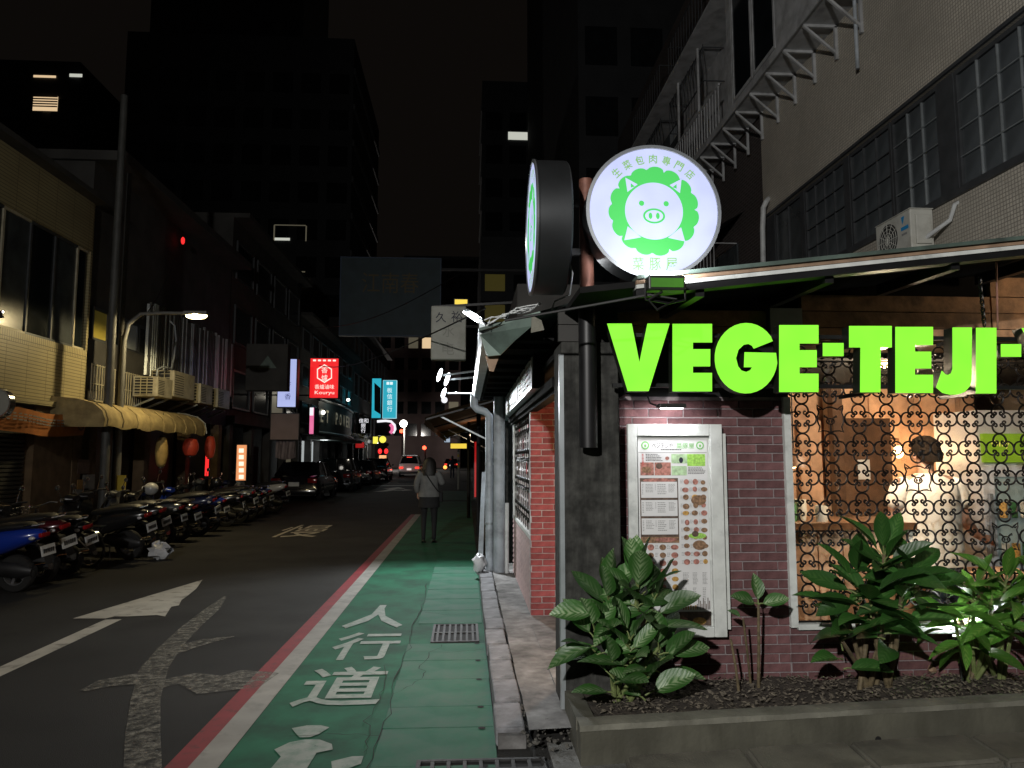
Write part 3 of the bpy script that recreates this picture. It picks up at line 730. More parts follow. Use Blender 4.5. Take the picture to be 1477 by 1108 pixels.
# ---- round signs
def round_sign(label, c, out, side, r=.405, depth=.20, flip=1):
    """out: direction the lit face looks; side: the face's right-hand direction"""
    t = thing('round_sign', label, 'sign', (c[0],c[1],c[2]-r), 'round shop signs on the corner post')
    Mx = frame(c, side, EZ)                         # local z looks out of the face
    def pt(name, mb, m, sm=False): return put(name, mb.mesh(name, sm), m, t, Mx)
    pt('drum', MB().lathe([(0,-depth),(r-.01,-depth),(r,-depth+.01),(r,-.012),(r+.006,-.010),(r+.006,-.002)], 64), 'drum_metal', True)
    pt('rim', MB().lathe([(r+.006,-.004),(r+.006,.008),(r-.014,.010),(r-.016,.0)], 64), 'sign_rim', True)
    fc = pt('lit_face', MB().lathe([(0,0.003),(r-.016,0.003)], 64), 'sign_white')
    # lettuce ring with a scalloped edge
    N = 160; outer = []
    for i in range(N):
        a = 2*math.pi*i/N; k = (a*15/(2*math.pi)) % 1
        outer.append((r*(.610+.072*math.sqrt(max(0, 1-(2*k-1)**2)))*math.cos(a+.05), r*(.610+.072*math.sqrt(max(0, 1-(2*k-1)**2)))*math.sin(a+.05)))
    inner = [(r*.435*math.cos(2*math.pi*i/N), r*.435*math.sin(2*math.pi*i/N)) for i in range(N)]
    mb = MB(); vs = [(x,y,.006) for x,y in outer]+[(x,y,.006) for x,y in inner]
    mb.add(vs, [(i,(i+1)%N,(i+1)%N+N,i+N) for i in range(N)]); pt('green_ring', mb, 'sign_green')
    # animal head with pointed ears and feet, in the face's white
    for sx in (-1, 1):
        pt('ear', MB().sheet([(sx*r*.24,r*.40,.009),(sx*r*.425,r*.50,.009),(sx*r*.395,r*.28,.009)]), 'sign_white')
        pt('ear_mark', MB().sheet([(sx*r*.345,r*.415,.011),(sx*r*.285,r*.365,.011),(sx*r*.345,r*.345,.011)]), 'sign_green')
        pt('foot', MB().sheet([(sx*r*.20,-r*.405,.009),(sx*r*.455,-r*.455,.009),(sx*r*.40,-r*.24,.009)]), 'sign_white')
        pt('eye', MB().lathe([(0,.006),(r*.04,.006)], 20, 'Z', (sx*r*.185,r*.115,0)), 'sign_green')
        pt('nostril', MB().sheet([(sx*r*.055+r*.028*math.cos(R(a)), -r*.075+r*.048*math.sin(R(a)), .007) for a in range(0,360,24)]), 'sign_green')
    sn = [(r*.165*math.cos(R(a)), -r*.075+r*.115*math.sin(R(a)), .006) for a in range(0,360,9)]; si = [(r*.135*math.cos(R(a)), -r*.075+r*.088*math.sin(R(a)), .006) for a in range(0,360,9)]
    pt('snout', MB().add(sn+si, [(i,(i+1)%40,(i+1)%40+40,i+40) for i in range(40)]), 'sign_green')
    for i, ch in enumerate('生菜包肉專門店'):
        a = R(90+44-i*88/6); me = text_mesh(ch, r*.125, r*.14, 0, .012)
        put('lettering', me, 'sign_green_text', t, Mx @ Matrix.Translation((r*.80*math.cos(a), r*.80*math.sin(a), .006)) @ Matrix.Rotation(a-math.pi/2, 4, 'Z'))
    for i, ch in enumerate('菜豚屋'):
        put('lettering', text_mesh(ch, r*.17, r*.19, 0, .006), 'sign_green_text', t, Mx @ Matrix.Translation((r*.25*(i-1), -r*.80, .006)))
    return t
c1 = at(943,305,4.26); c2 = at(767.5,330,4.42)
round_sign('round lit sign with green lettuce ring and pig face, facing the camera', c1, -EY, EX)
round_sign('round lit sign seen almost edge-on, facing the street beside the corner post', c2, -EX, -EY)
# ---- floodlight under the sign
fl = thing('floodlight', 'small black floodlight with green lit underside below the round sign', 'floodlight', tuple(at(960,425,4.05)))
p = at(960,408,3.85)
part('housing', MB().bevbox((p.x-.10,p.y-.03,p.z-.045),(p.x+.10,p.y+.05,p.z+.035), .008), 'flood_black', fl)
part('cover_glass', MB().box((p.x-.088,p.y-.036,p.z-.032),(p.x+.088,p.y-.031,p.z+.018)), 'flood_green', fl)
part('bracket', MB().tube([(p.x-.108,p.y+.01,p.z),(p.x-.108,p.y+.01,p.z-.09),(p.x+.02,p.y+.01,p.z-.11),(p.x+.108,p.y+.01,p.z-.09),(p.x+.108,p.y+.01,p.z)], .007, 6), 'black_steel', fl)
part('cable', MB().tube([(p.x-.02,p.y,p.z-.05),(p.x-.10,p.y-.02,p.z-.10),(p.x-.05,p.y-.01,p.z-.15),(p.x+.06,p.y,p.z-.09),(p.x-.08,p.y+.03,p.z-.06),(p.x-.35,p.y+.1,p.z-.10),(p.x-.85,p.y+.3,p.z-.16)], .008, 6), 'cable_black', fl, True)
lamp('SPOT', 'floodlight_beam', (p.x+.0, p.y-.02, p.z+.06), 85, (.95,.97,1.0), fl, aim=(p.x+.3, p.y+.8, p.z+1.0), size=.06, angle=150, blend=.8)
# ---- channel letters
LS = 637/1477.
def lp(zx, zy): v = at(840+zx*LS, 440+zy*LS, 4.40); return (v.x, 4.40, v.z)
sgn = thing('channel_letter_sign', 'row of glowing lime green block letters reading VEGE-TEJI- over the front', 'sign', (2.1,4.45,2.0))
def arcp(cx, cy, rx, ry, a0, a1, n): return [(cx+rx*math.cos(R(a0+(a1-a0)*i/n)), cy-ry*math.sin(R(a0+(a1-a0)*i/n))) for i in range(n+1)]
def Egl(x0, x1, yt, yb): s = x0+.515*(x1-x0); h = yb-yt; return [(x0,yt),(x1,yt),(x1,yt+.275*h),(s,yt+.275*h),(s,yt+.375*h),(x1-6,yt+.375*h),(x1-6,yt+.63*h),(s,yt+.63*h),(s,yt+.725*h),(x1,yt+.725*h),(x1,yb),(x0,yb)]
Gg = arcp(548,178,105,118,32,352,30)                      # outer sweep of the G, counter-clockwise from upper right
Gg = [(637,121)]+arcp(548,178,105,118,38,352,30)+[(648,160),(543,158),(541,208),(568,208)]+[(562,218),(548,224),(532,219),(521,205),(514,178),(522,150),(540,133),(556,130),(568,136),(574,146)]
GLY = [[(83,62),(165,62),(191,192),(218,62),(292,62),(222,288),(152,288)], Egl(302,434,63,289), Gg, Egl(659,790,67,291), [(805,127),(874,127),(874,171),(805,171)],
       [(893,70),(1035,70),(1035,142),(998,142),(997,292),(930,292),(931,142),(893,142)], Egl(1048,1173,73,294),
       [(1239,75),(1303,75),(1302,250),(1296,272),(1280,290),(1258,299),(1230,300),(1205,294),(1184,276),(1203,220),(1214,232),(1224,234),(1234,228),(1239,214)],
       [(1318,76),(1385,76),(1385,296),(1317,296)], [(1401,131),(1468,131),(1468,173),(1401,173)], [(1470,77),(1545,77),(1572,150),(1600,77),(1675,77),(1606,205),(1606,297),(1538,297),(1538,205)]]
for g in GLY:
    P = [lp(*q) for q in g]
    bd = part('letter', MB().prism([(x,y+.006,z) for x,y,z in P], (0,.085,0)), 'letter_side', sgn)
    part('lit_front', MB().prism([(x,y,z) for x,y,z in P], (0,.005,0)), 'letter_green', bd)
# ================================================================== menu board
mx0, mx1, mz0, mz1 = 1.035, 1.655, .47, 1.815
YM = YW-.055
mbd = thing('menu_board', 'tall white wooden framed menu board with printed food posters on the brick front', 'menu board', (1.34, YM, mz0))
part('backing', MB().box((mx0+.03,YM+.005,mz0+.04),(mx1+.035,YW-.004,mz1-.06)), 'white_wood', mbd)
f = .085
part('frame_stile', MB().bevbox((mx0,YM-.03,mz0),(mx0+f*.72,YM+.004,mz1), .004), 'white_wood', mbd)
part('frame_stile', MB().bevbox((mx1-f*.95,YM-.03,mz0),(mx1,YM+.004,mz1), .004), 'white_wood', mbd)
part('frame_rail', MB().bevbox((mx0+f*.72+.001,YM-.028,mz1-f*.9),(mx1-f*.95-.001,YM+.004,mz1), .004), 'white_wood', mbd)
part('frame_rail', MB().bevbox((mx0+f*.72+.001,YM-.028,mz0),(mx1-f*.95-.001,YM+.004,mz0+f*.75), .004), 'white_wood', mbd)
px0, px1, pz0, pz1 = mx0+.072, mx1-.094, mz0+.066, mz1-.092
pst = part('poster', MB().box((px0,YM-.001,pz0),(px1,YM+.002,pz1)), 'poster_paper', mbd)
PW, PH = px1-px0, pz1-pz0
def pp(u, v, d=.0015): return (px0+u*PW, YM-.001-d, pz1-v*PH)
def prect(name, u0, v0, u1, v1, m, d=.0012):
    return part(name, MB().sheet([pp(u0,v0,d),pp(u1,v0,d),pp(u1,v1,d),pp(u0,v1,d)]), m, pst)
def pell(u, v, ru, rv, m, d=.0018, n=14):
    return part('food_photo', MB().sheet([pp(u+ru*math.cos(2*math.pi*i/n), v+rv*math.sin(2*math.pi*i/n), d) for i in range(n)]), m, pst)
def plines(u0, v0, u1, v1, n, m='print_grey', seed=0, thick=.35, d=.0016):
    """rows of small print"""
    random.seed(900+seed); mb = MB(); st = (v1-v0)/n
    for i in range(n):
        v = v0+i*st; u = u0
        e = u1-random.uniform(0,.3)*(u1-u0)
        while u < e-.004:
            w = random.uniform(.012,.03); mb.add([pp(u,v,d),pp(min(u+w,e),v,d),pp(min(u+w,e),v+st*thick,d),pp(u,v+st*thick,d)], [(0,1,2,3)]); u += w+.006
    return part('small_print', mb, m, pst)
for u in (.105, .90):
    pell(u, .038, .058, .0225, 'print_pale_green'); pell(u, .038, .040, .0155, 'poster_paper', .0022); pell(u, .040, .016, .008, 'print_pale_green', .0026)
text('ベジテジや', pp(.355,.038), EX, EZ, .30*PW, .030*PH, 'print_black', pst)
text('菜豚屋', pp(.685,.040), EX, EZ, .26*PW, .030*PH, 'print_pale_green', pst)
plines(.33,.058,.68,.064, 1, 'print_black', 1, .8)
prect('printed_band', .005, .075, .995, .078, 'print_grey', .0012)
plines(.11,.085,.36,.127, 5, 'print_black', 2, .4); plines(.055,.085,.085,.15, 9, 'print_red', 3, .5)
pell(.42,.108,.03,.010,'photo_meat')
prect('food_photo', .03,.130,.225,.200,'photo_meat'); prect('food_photo', .235,.130,.47,.200,'photo_meat'); pell(.30,.150,.05,.016,'photo_dark'); pell(.12,.17,.07,.018,'photo_brown')
prect('field_photo', .48,.085,.71,.135,'photo_field'); prect('field_photo', .48,.150,.70,.200,'photo_field'); prect('lettuce_photo', .71,.085,.97,.150,'photo_green'); pell(.62,.118,.03,.016,'ink_dark')
plines(.72,.158,.98,.196, 5, 'print_black', 4, .4)
prect('printed_band', .02,.215,.57,.53,'photo_dark', .0010); pell(.30,.228,.24,.013,'photo_meat',.0013)
for k in range(3):
    v = .235+k*.098
    prect('menu_card', .035,v,.555,v+.086,'poster_paper',.0014)
    for q, (ua, ub) in enumerate(((.05,.075),(.10,.22),(.235,.25),(.27,.40),(.43,.53))): plines(ua,v+.012,ub,v+.072-.012*(q%3),7-(q%2), 'print_grey', 10+k*7+q, .4, .0020)
pell(.38,.545,.16,.012,'photo_meat'); prect('printed_band',.02,.53,.57,.562,'photo_brown',.0009)
random.seed(5)
for r_ in range(11):
    v = .235+r_*.043
    for q in range(3):
        u = .62+q*.13
        plines(u-.02,v-.010,u+.03,v+.012,3,'print_grey',60+r_*3+q,.35)
        pell(u+.06+jit(.01), v+jit(.004), random.uniform(.034,.05), random.uniform(.012,.016), random.choice(['photo_meat','photo_brown','photo_brown','photo_gold','photo_meat']))
pell(.86,.335,.11,.028,'photo_brown',.0022); pell(.83,.525,.13,.016,'photo_green',.0022); pell(.80,.515,.05,.016,'photo_dark',.0024); pell(.86,.575,.10,.026,'photo_brown',.0022)
for q in range(3): plines(.61+q*.14,.72,.70+q*.13,.785,9,'print_grey',120+q,.4); plines(.61+q*.14,.80,.68+q*.13,.87,8,'print_grey',130+q,.4)
for q in range(6): prect('printed_glass', .60+q*.035,.895-.004*(q%2),.618+q*.035,.915,'photo_gold')
for q in range(9): prect('printed_bottle', .80+q*.022,.885-.016*((q*5)%3),.812+q*.022,.915,'photo_dark')
for r_ in range(8):
    v = .585+r_*.042
    for q in range(3):
        u = .10+q*.17; plines(u-.05,v-.012,u+.0,v+.012,3,'print_grey',150+r_*3+q,.35); pell(u+.06, v, random.uniform(.04,.06), random.uniform(.012,.017), random.choice(['photo_brown','photo_gold','photo_meat']))
prect('food_photo', .0,.925,1.0,.999,'photo_dark',.0011)
for q in range(9): pell(.30+q*.045,.955+.012*(q%3),.05,.013,'photo_meat' if q%2 else 'photo_brown',.0015+.0002*q)
pell(.83,.975,.10,.020,'photo_gold',.0020)
# lamp over the board
ml = thing('menu_lamp', 'small black picture lamp over the menu board', 'lamp', (1.33,4.66,1.93))
pq = at(968,586,4.62)
part('hood', MB().bevbox((pq.x-.085,4.57,pq.z-.012),(pq.x+.085,4.68,pq.z+.014), .006), 'flood_black', ml)
part('arm', MB().tube([(pq.x-.10,YW,pq.z+.06),(pq.x-.13,4.7,pq.z+.07),(pq.x-.13,4.64,pq.z+.02),(pq.x-.085,4.62,pq.z)], .006, 6), 'black_steel', ml)
part('tube', MB().box((pq.x-.07,4.59,pq.z-.017),(pq.x+.07,4.63,pq.z-.013)), 'lamp_white', ml)
lamp('SPOT', 'menu_lamp_beam', (pq.x,4.60,pq.z-.025), 11, (.97,.97,1.0), ml, aim=(pq.x,4.80,pq.z-.14), size=.05, angle=150, blend=.6)
# ================================================================== planter and its plants
pl = thing('planter', 'long low concrete planter box along the foot of the brick front', 'planter', (2,4.1,0))
PF = lambda x: 3.97+.095*(x-.6)
def ptop(xa, xb, off, w, z0, z1): return MB().add([(xa,PF(xa)+off,z0),(xb,PF(xb)+off,z0),(xb,PF(xb)+off+w,z0),(xa,PF(xa)+off+w,z0),(xa,PF(xa)+off,z1),(xb,PF(xb)+off,z1),(xb,PF(xb)+off+w,z1),(xa,PF(xa)+off+w,z1)], [(0,3,2,1),(4,5,6,7),(0,1,5,4),(1,2,6,5),(2,3,7,6),(3,0,4,7)])
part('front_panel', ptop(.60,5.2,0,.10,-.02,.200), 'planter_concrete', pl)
random.seed(3)
rim = MB(); rows = []
for i in range(60):
    x = .595+i*.079; rows.append([(x, PF(x)-.006+jit(.004), .185),(x, PF(x)-.006+jit(.005), .214+jit(.002)),(x, PF(x)+.05, .221+jit(.002)),(x, PF(x)+.115+jit(.006), .216),(x, PF(x)+.115, .15)])
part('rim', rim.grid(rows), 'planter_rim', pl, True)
part('end_wall', MB().box((.60,4.08,-.02),(.70,4.60,.20)), 'planter_concrete', pl)
part('drain_hole', MB().lathe([(0,0),(.018,0)], 12, 'Y', (2.28,PF(2.28)-.002,.05)), 'black_gap', pl)
soilm = MB(); rows = []
for j in range(12):
    rows.append([(.70+i*.075, PF(.70+i*.075)+.06+j*(4.80-PF(.70+i*.075)-.06)/11, .175+.022*math.sin(i*.7+j)*math.sin(j*.9)+jit(.008)+.012*j/11) for i in range(60)])
so = part('soil', soilm.grid(rows), 'soil', None, True); so['kind'] = 'structure'
mu = MB()
for i in range(2600):
    x = random.uniform(.74,3.9); y = random.uniform(PF(x)+.12,4.78); z = .196+.012*(y-4.06)/.75
    a = random.uniform(0,6.28); L = random.uniform(.005,.022); w = L*random.uniform(.25,.7); t = Vector((math.cos(a),math.sin(a),jit(.5))).normalized(); s_ = Vector((-math.sin(a),math.cos(a),jit(.5)))
    p = Vector((x,y,z+jit(.008))); n_ = t.cross(s_).normalized()*w*.4
    mu.add([p-t*L,p-s_*w,p+t*L,p+s_*w,p+n_], [(0,1,4),(1,2,4),(2,3,4),(3,0,4),(0,3,2,1)])
tag(part('mulch', mu, 'mulch'), 'brown mulch and wood chips covering the planter soil', 'mulch', kind='stuff')
for k, (px_, py_, L) in enumerate(((1365,962,.17),(1345,968,.05),(1392,958,.12),(1466,955,.10))):
    c = gp(px_,py_,.22); mb = MB(); a = jit(.3)
    mb.tube([c+Vector((-L/2,a*L/2,0)),c+Vector((-L/4,0,.012)),c+Vector((L/5,0,.006)),c+Vector((L/2,-a*L/2,0))], [.012,.026,.022,.010], 7)
    tag(part('driftwood', mb, 'fascia_wood', None, True), ('long split piece of driftwood lying on the mulch', 'small stub of wood beside the long driftwood', 'thin grey stick behind the long driftwood', 'pale wood lump at the right end of the planter')[k], 'wood')
# leaves
def leaf_mesh(L, Wd, droop, fold, curl):
    n = 7; rows = []
    for i in range(n+1):
        t = i/n; w = Wd*.5*max(0,math.sin(math.pi*t**.88))**.72 if 0 < t < 1 else 0
        if t >= .999: w = .0
        if t == 0: w = .006
        y = L*(t-.10*droop*t*t); z = -droop*L*.42*t*t+curl*L*.12*math.sin(math.pi*t)
        rows.append([(-w,y,z+fold*w+.004*math.sin(9*t)),(-w*.5,y,z+fold*w*.35),(0,y,z-.002),(w*.5,y,z+fold*w*.35),(w,y,z+fold*w-.004*math.sin(8*t+1))])
    mb = MB().grid(rows); me = mb.mesh('leaf', True); return me
def leaf_mat(name, dark, light, amt, rough=.32):
    m = bpy.data.materials.new(name); m.use_nodes = True; M[name] = m; nt = m.node_tree; n = nt.nodes; l = nt.links; b = n['Principled BSDF']
    b.inputs['Roughness'].default_value = rough; b.inputs['Specular IOR Level'].default_value = .55
    tc = n.new('ShaderNodeTexCoord'); sp = n.new('ShaderNodeSeparateXYZ'); l.new(tc.outputs['Generated'], sp.inputs[0])
    # paler along the midrib, broken up by side veins
    m1 = n.new('ShaderNodeMath'); m1.operation = 'SUBTRACT'; m1.inputs[1].default_value = .5; l.new(sp.outputs['X'], m1.inputs[0])
    m2 = n.new('ShaderNodeMath'); m2.operation = 'ABSOLUTE'; l.new(m1.outputs[0], m2.inputs[0])
    cb = n.new('ShaderNodeCombineXYZ'); ad = n.new('ShaderNodeMath'); ad.operation = 'MULTIPLY_ADD'; ad.inputs[1].default_value = -.8; l.new(m2.outputs[0], ad.inputs[0]); l.new(sp.outputs['Y'], ad.inputs[2])
    wv = n.new('ShaderNodeTexWave'); wv.bands_direction = 'Y'; wv.inputs['Scale'].default_value = 2.4; wv.inputs['Distortion'].default_value = 9; wv.inputs['Detail'].default_value = 4
    l.new(sp.outputs['X'], cb.inputs[0]); l.new(ad.outputs[0], cb.inputs[1]); l.new(cb.outputs[0], wv.inputs['Vector'])
    oi = n.new('ShaderNodeObjectInfo')
    r1 = n.new('ShaderNodeMapRange'); r1.inputs[1].default_value = .34; r1.inputs[2].default_value = .02; l.new(m2.outputs[0], r1.inputs[0])
    mu_ = n.new('ShaderNodeMath'); mu_.operation = 'MULTIPLY'; l.new(r1.outputs[0], mu_.inputs[0]); l.new(wv.outputs['Fac'], mu_.inputs[1])
    mv = n.new('ShaderNodeMath'); mv.operation = 'MULTIPLY'; l.new(mu_.outputs[0], mv.inputs[0])
    rr = n.new('ShaderNodeMapRange'); rr.inputs[3].default_value = amt*.3; rr.inputs[4].default_value = amt; l.new(oi.outputs['Random'], rr.inputs[0]); l.new(rr.outputs[0], mv.inputs[1])
    mx = n.new('ShaderNodeMix'); mx.data_type = 'RGBA'; l.new(mv.outputs[0], mx.inputs[0]); mx.inputs[6].default_value = (*dark,1); mx.inputs[7].default_value = (*light,1)
    hs = n.new('ShaderNodeHueSaturation'); r3 = n.new('ShaderNodeMapRange'); r3.inputs[3].default_value = .65; r3.inputs[4].default_value = 1.35
    l.new(oi.outputs['Random'], r3.inputs[0]); l.new(r3.outputs[0], hs.inputs['Value']); l.new(mx.outputs[2], hs.inputs['Color']); l.new(hs.outputs[0], b.inputs['Base Color'])
    tr = n.new('ShaderNodeBsdfTranslucent'); l.new(hs.outputs[0], tr.inputs[0]); ms_ = n.new('ShaderNodeMixShader'); ms_.inputs[0].default_value = .28
    l.new(b.outputs[0], ms_.inputs[1]); l.new(tr.outputs[0], ms_.inputs[2]); l.new(ms_.outputs[0], n['Material Output'].inputs[0])
    bp = n.new('ShaderNodeBump'); bp.inputs['Strength'].default_value = .10; bp.inputs['Distance'].default_value = .01; l.new(wv.outputs['Fac'], bp.inputs['Height']); l.new(bp.outputs[0], b.inputs['Normal'])
leaf_mat('leaf_variegated', (.040,.125,.024), (.30,.40,.22), 1.1, .42)
leaf_mat('leaf_deep', (.030,.105,.018), (.11,.22,.06), .7, .42)
leaf_mat('leaf_bright', (.060,.17,.022), (.22,.36,.08), .5)
random.seed(21)
LV = {}
for key, m, L0, W0 in (('variegated','leaf_variegated',.27,.125),('deep','leaf_deep',.30,.135),('bright','leaf_bright',.26,.078),('small','leaf_bright',.15,.07)):
    LV[key] = []
    for k in range(4):
        me = leaf_mesh(L0*random.uniform(.85,1.15), W0*random.uniform(.85,1.15), (0,.25,.55,.9)[k], random.uniform(.15,.5), random.uniform(-.3,.6)); me.materials.append(M[m]); LV[key].append(me)
def add_leaf(t, stem, p, az, el, key, sc=1., roll=0., petiole=.05):
    """p: where the leaf stalk leaves the stem; az: compass direction, el: elevation of the blade"""
    d = Vector((math.cos(az)*math.cos(el), math.sin(az)*math.cos(el), math.sin(el)))
    q = p+d*petiole
    if petiole > .02: part('leaf_stalk', MB().tube([p, p+d*petiole*.5+Vector((0,0,.004)), q], [.0055,.0045,.0035], 5), 'stem_green', t, True)
    x = d.cross(EZ)
    if x.length < .1: x = Vector((-math.sin(az), math.cos(az), 0))
    m_ = frame(q, x, d)                                  # local y along the leaf
    roll += .55*math.cos(az)*max(0, math.cos(el))
    mm_ = m_ @ Matrix.Rotation(roll, 4, 'Y') @ Matrix.Scale(sc, 4)
    i = 0 if el > 1.0 else (1 if el > .5 else (2 if el > 0 else 3))
    i = max(0, min(3, i+random.choice((-1,0,0,1))))
    return put('leaf', LV[key][i], None, t, mm_)
def stem(t, base, top, m, r0=.014, r1=.009, bow=.03):
    b, e = Vector(base), Vector(top); mid = (b+e)/2+Vector((jit(bow),jit(bow),0))
    part('stem', MB().tube([b, b*.6+mid*.4, mid, mid*.5+e*.5, e], [r0, r0*.95, (r0+r1)/2, r1*1.1, r1], 8), m, t, True)
def rosette(t, top, n, key, els, sc=1., az0=0., pet=.05, back=1.):
    top = Vector(top)
    for i in range(n):
        f_ = i/max(1,n-1); az = az0+i*2.399+jit(.25); el = els[0]+(els[1]-els[0])*f_+jit(.12)
        add_leaf(t, None, top-Vector((0,0,.16*f_)), az, el, key, sc*random.uniform(.82,1.12), jit(.5), pet*random.uniform(.6,1.2))
# large variegated clump by the column
b0 = gp(905,1003,.19)
p1_ = thing('leafy_plant', 'large leafy plant with pale variegated leaves at the foot of the concrete column', 'plant', tuple(b0))
heads = [(920,840,-.02,13,1.45),(878,862,.05,11,1.35),(942,862,.03,7,1.2),(858,910,-.04,8,1.0),(908,920,-.08,9,1.2),(950,935,.0,7,1.0),(885,958,-.06,7,1.1),(930,968,-.04,7,1.1)]
for (hx, hy, dy, n, e_) in heads:
    h_ = at(hx,hy,4.33+dy); h_.x = max(h_.x, .70)
    stem(p1_, (b0.x+jit(.10), b0.y+jit(.06), .17), h_, 'stem_green', .016, .010)
    rosette(p1_, h_, n, 'variegated', (e_, .22), .95, random.uniform(0,6), .055)
for (lx, ly, az, el) in ((868,885,3.2,.05),(866,930,3.3,-.15),(945,905,.1,.1),(950,945,.05,.2)):
    q = at(lx,ly,4.25); add_leaf(p1_, None, q, az, el, 'variegated', 1., jit(.4), .06)
# thin young plant with three leaves
b1 = gp(1075,985,.19)
p2_ = thing('young_plant', 'thin young plant with three upright leaves between menu board and window', 'plant', tuple(b1))
t1 = at(1094,872,4.52); stem(p2_, gp(1094,992,.18), t1, 'cane', .011, .008, .006)
for az, el, ro in ((-.2,.25,.4),(1.6,1.35,.2),(3.3,.35,-.4)): add_leaf(p2_, None, t1, az, el, 'variegated', .66, ro, .03)
for (xa,ya,xb,yb,r_) in ((1066,1000,1054,922,.009),(1083,990,1072,893,.008)):
    tt = at(xb,yb,4.50); stem(p2_, gp(xa,ya,.18), tt, 'cane', r_, r_*.8, .006)
tt = at(1072,893,4.50); add_leaf(p2_, None, tt, 2.6, .5, 'variegated', .35, 0, .02)
# broad dark clump in front of the window
b2 = gp(1262,988,.19)
p3_ = thing('leafy_shrub', 'broad dark green shrub on bunched canes in front of the grilled window', 'shrub', tuple(b2))
random.seed(33)
for (hx, hy, dy, n, e_) in [(1275,800,0,13,1.15),(1235,830,.06,11,.95),(1310,825,.02,11,.9),(1255,860,-.08,9,.75),(1300,860,-.10,9,.7),(1220,880,.03,7,.6),(1275,890,-.06,6,.4),(1215,925,0,4,.7)]:
    h_ = at(hx,hy,4.42+dy); stem(p3_, (b2.x+jit(.10), b2.y+jit(.05), .17), h_, 'cane', .017, .011, .02)
    rosette(p3_, h_, n, 'deep', (e_, .02), .92, random.uniform(0,6), .06)
for i in range(7):
    stem(p3_, (b2.x+jit(.13), b2.y+jit(.05), .17), (b2.x+jit(.16)+.02, b2.y+jit(.05), .62+jit(.08)), 'cane', .016, .013, .01)
# bright narrow-leaved clump at the right end
b3 = gp(1418,978,.19)
p4_ = thing('narrow_leaf_shrub', 'bright shrub with narrow leaves lit by the planter spotlight', 'shrub', tuple(b3))
random.seed(45)
for (hx, hy, dy, n, e_) in [(1405,850,.02,13,1.0),(1450,840,-.03,13,1.0),(1375,880,.05,9,.6),(1430,870,-.08,12,.8),(1470,870,.03,12,.9),(1400,900,-.04,8,.4),(1500,850,0,12,.9)]:
    h_ = at(hx,hy,4.45+dy); stem(p4_, (b3.x+jit(.13), b3.y+jit(.06), .17), h_, 'stem_green', .014, .009, .03)
    rosette(p4_, h_, n, 'bright', (e_, -.35), .95, random.uniform(0,6), .05)
for i in range(8):
    stem(p4_, (b3.x+jit(.13), b3.y+jit(.05), .17), (b3.x+jit(.16), b3.y+jit(.05), .60+jit(.08)), 'cane', .013, .010, .01)
# planter spotlight
psl = thing('planter_spotlight', 'small bright spotlight among the leaves against the brick foot', 'spotlight', tuple(gp(1386,960,.2)))
c = at(1384,918,4.66)
part('body', MB().lathe([(0,.0),(.03,.0),(.042,.05),(.042,.055)], 16, 'Z', (c.x,c.y,c.z-.055)), 'flood_black', psl, True)
part('lens', MB().lathe([(0,.0),(.040,.0)], 16, 'Z', (c.x,c.y,c.z+.001)), 'lamp_white', psl)
part('spike', MB().tube([(c.x,c.y,c.z-.05),(c.x,c.y,.17)], .008, 6), 'flood_black', psl)
lamp('SPOT', 'spotlight_beam', (c.x,c.y,c.z+.02), 16, (.95,1.0,.97), psl, aim=(c.x-.10,c.y-.0,c.z+.5), size=.03, angle=175, blend=.5)

# ================================================================== inside the restaurant
part('inner_floor', MB().box((.97,YW+.16,.0),(7.0,9.0,.08)), 'inner_floor', shop)
part('inner_wall_back', MB().box((1.42,8.6,.08),(7.0,8.75,2.6)), 'inner_wall', shop)
part('inner_wall_side', MB().box((6.0,YW+.16,.08),(6.1,8.6,2.6)), 'inner_wall', shop)
part('inner_ceiling', MB().box((1.42,YW+.17,2.62),(6.0,8.7,2.66)), 'inner_wall', shop)
# wooden partition with upright boards
pt_ = thing('wood_partition', 'upright board partition of orange wood behind the grilled window', 'partition', (3.1,6.9,.08))
random.seed(9)
for i in range(17):
    x = 2.35+i*.152
    part('board', MB().box((x,6.9+jit(.01),.08),(x+.147,6.94,2.55)), 'inner_wood', pt_)
part('dark_door', MB().box((3.43,6.60,.08),(3.90,6.66,1.96)), 'inner_wood_dark', pt_)
part('door_notice', MB().box((3.57,6.585,1.40),(3.68,6.595,1.58)), 'poster_paper', pt_)
part('post', MB().box((3.31,6.5,.08),(3.40,6.6,2.55)), 'inner_wood_dark', pt_)
part('panel', MB().box((3.12,6.78,1.0),(3.33,6.82,1.95)), 'inner_wood', pt_)
# brick-faced pillar beside the worker
part('inner_pillar', MB().box((4.38,6.86,.08),(4.71,6.89,2.6)), 'inner_wood', shop)
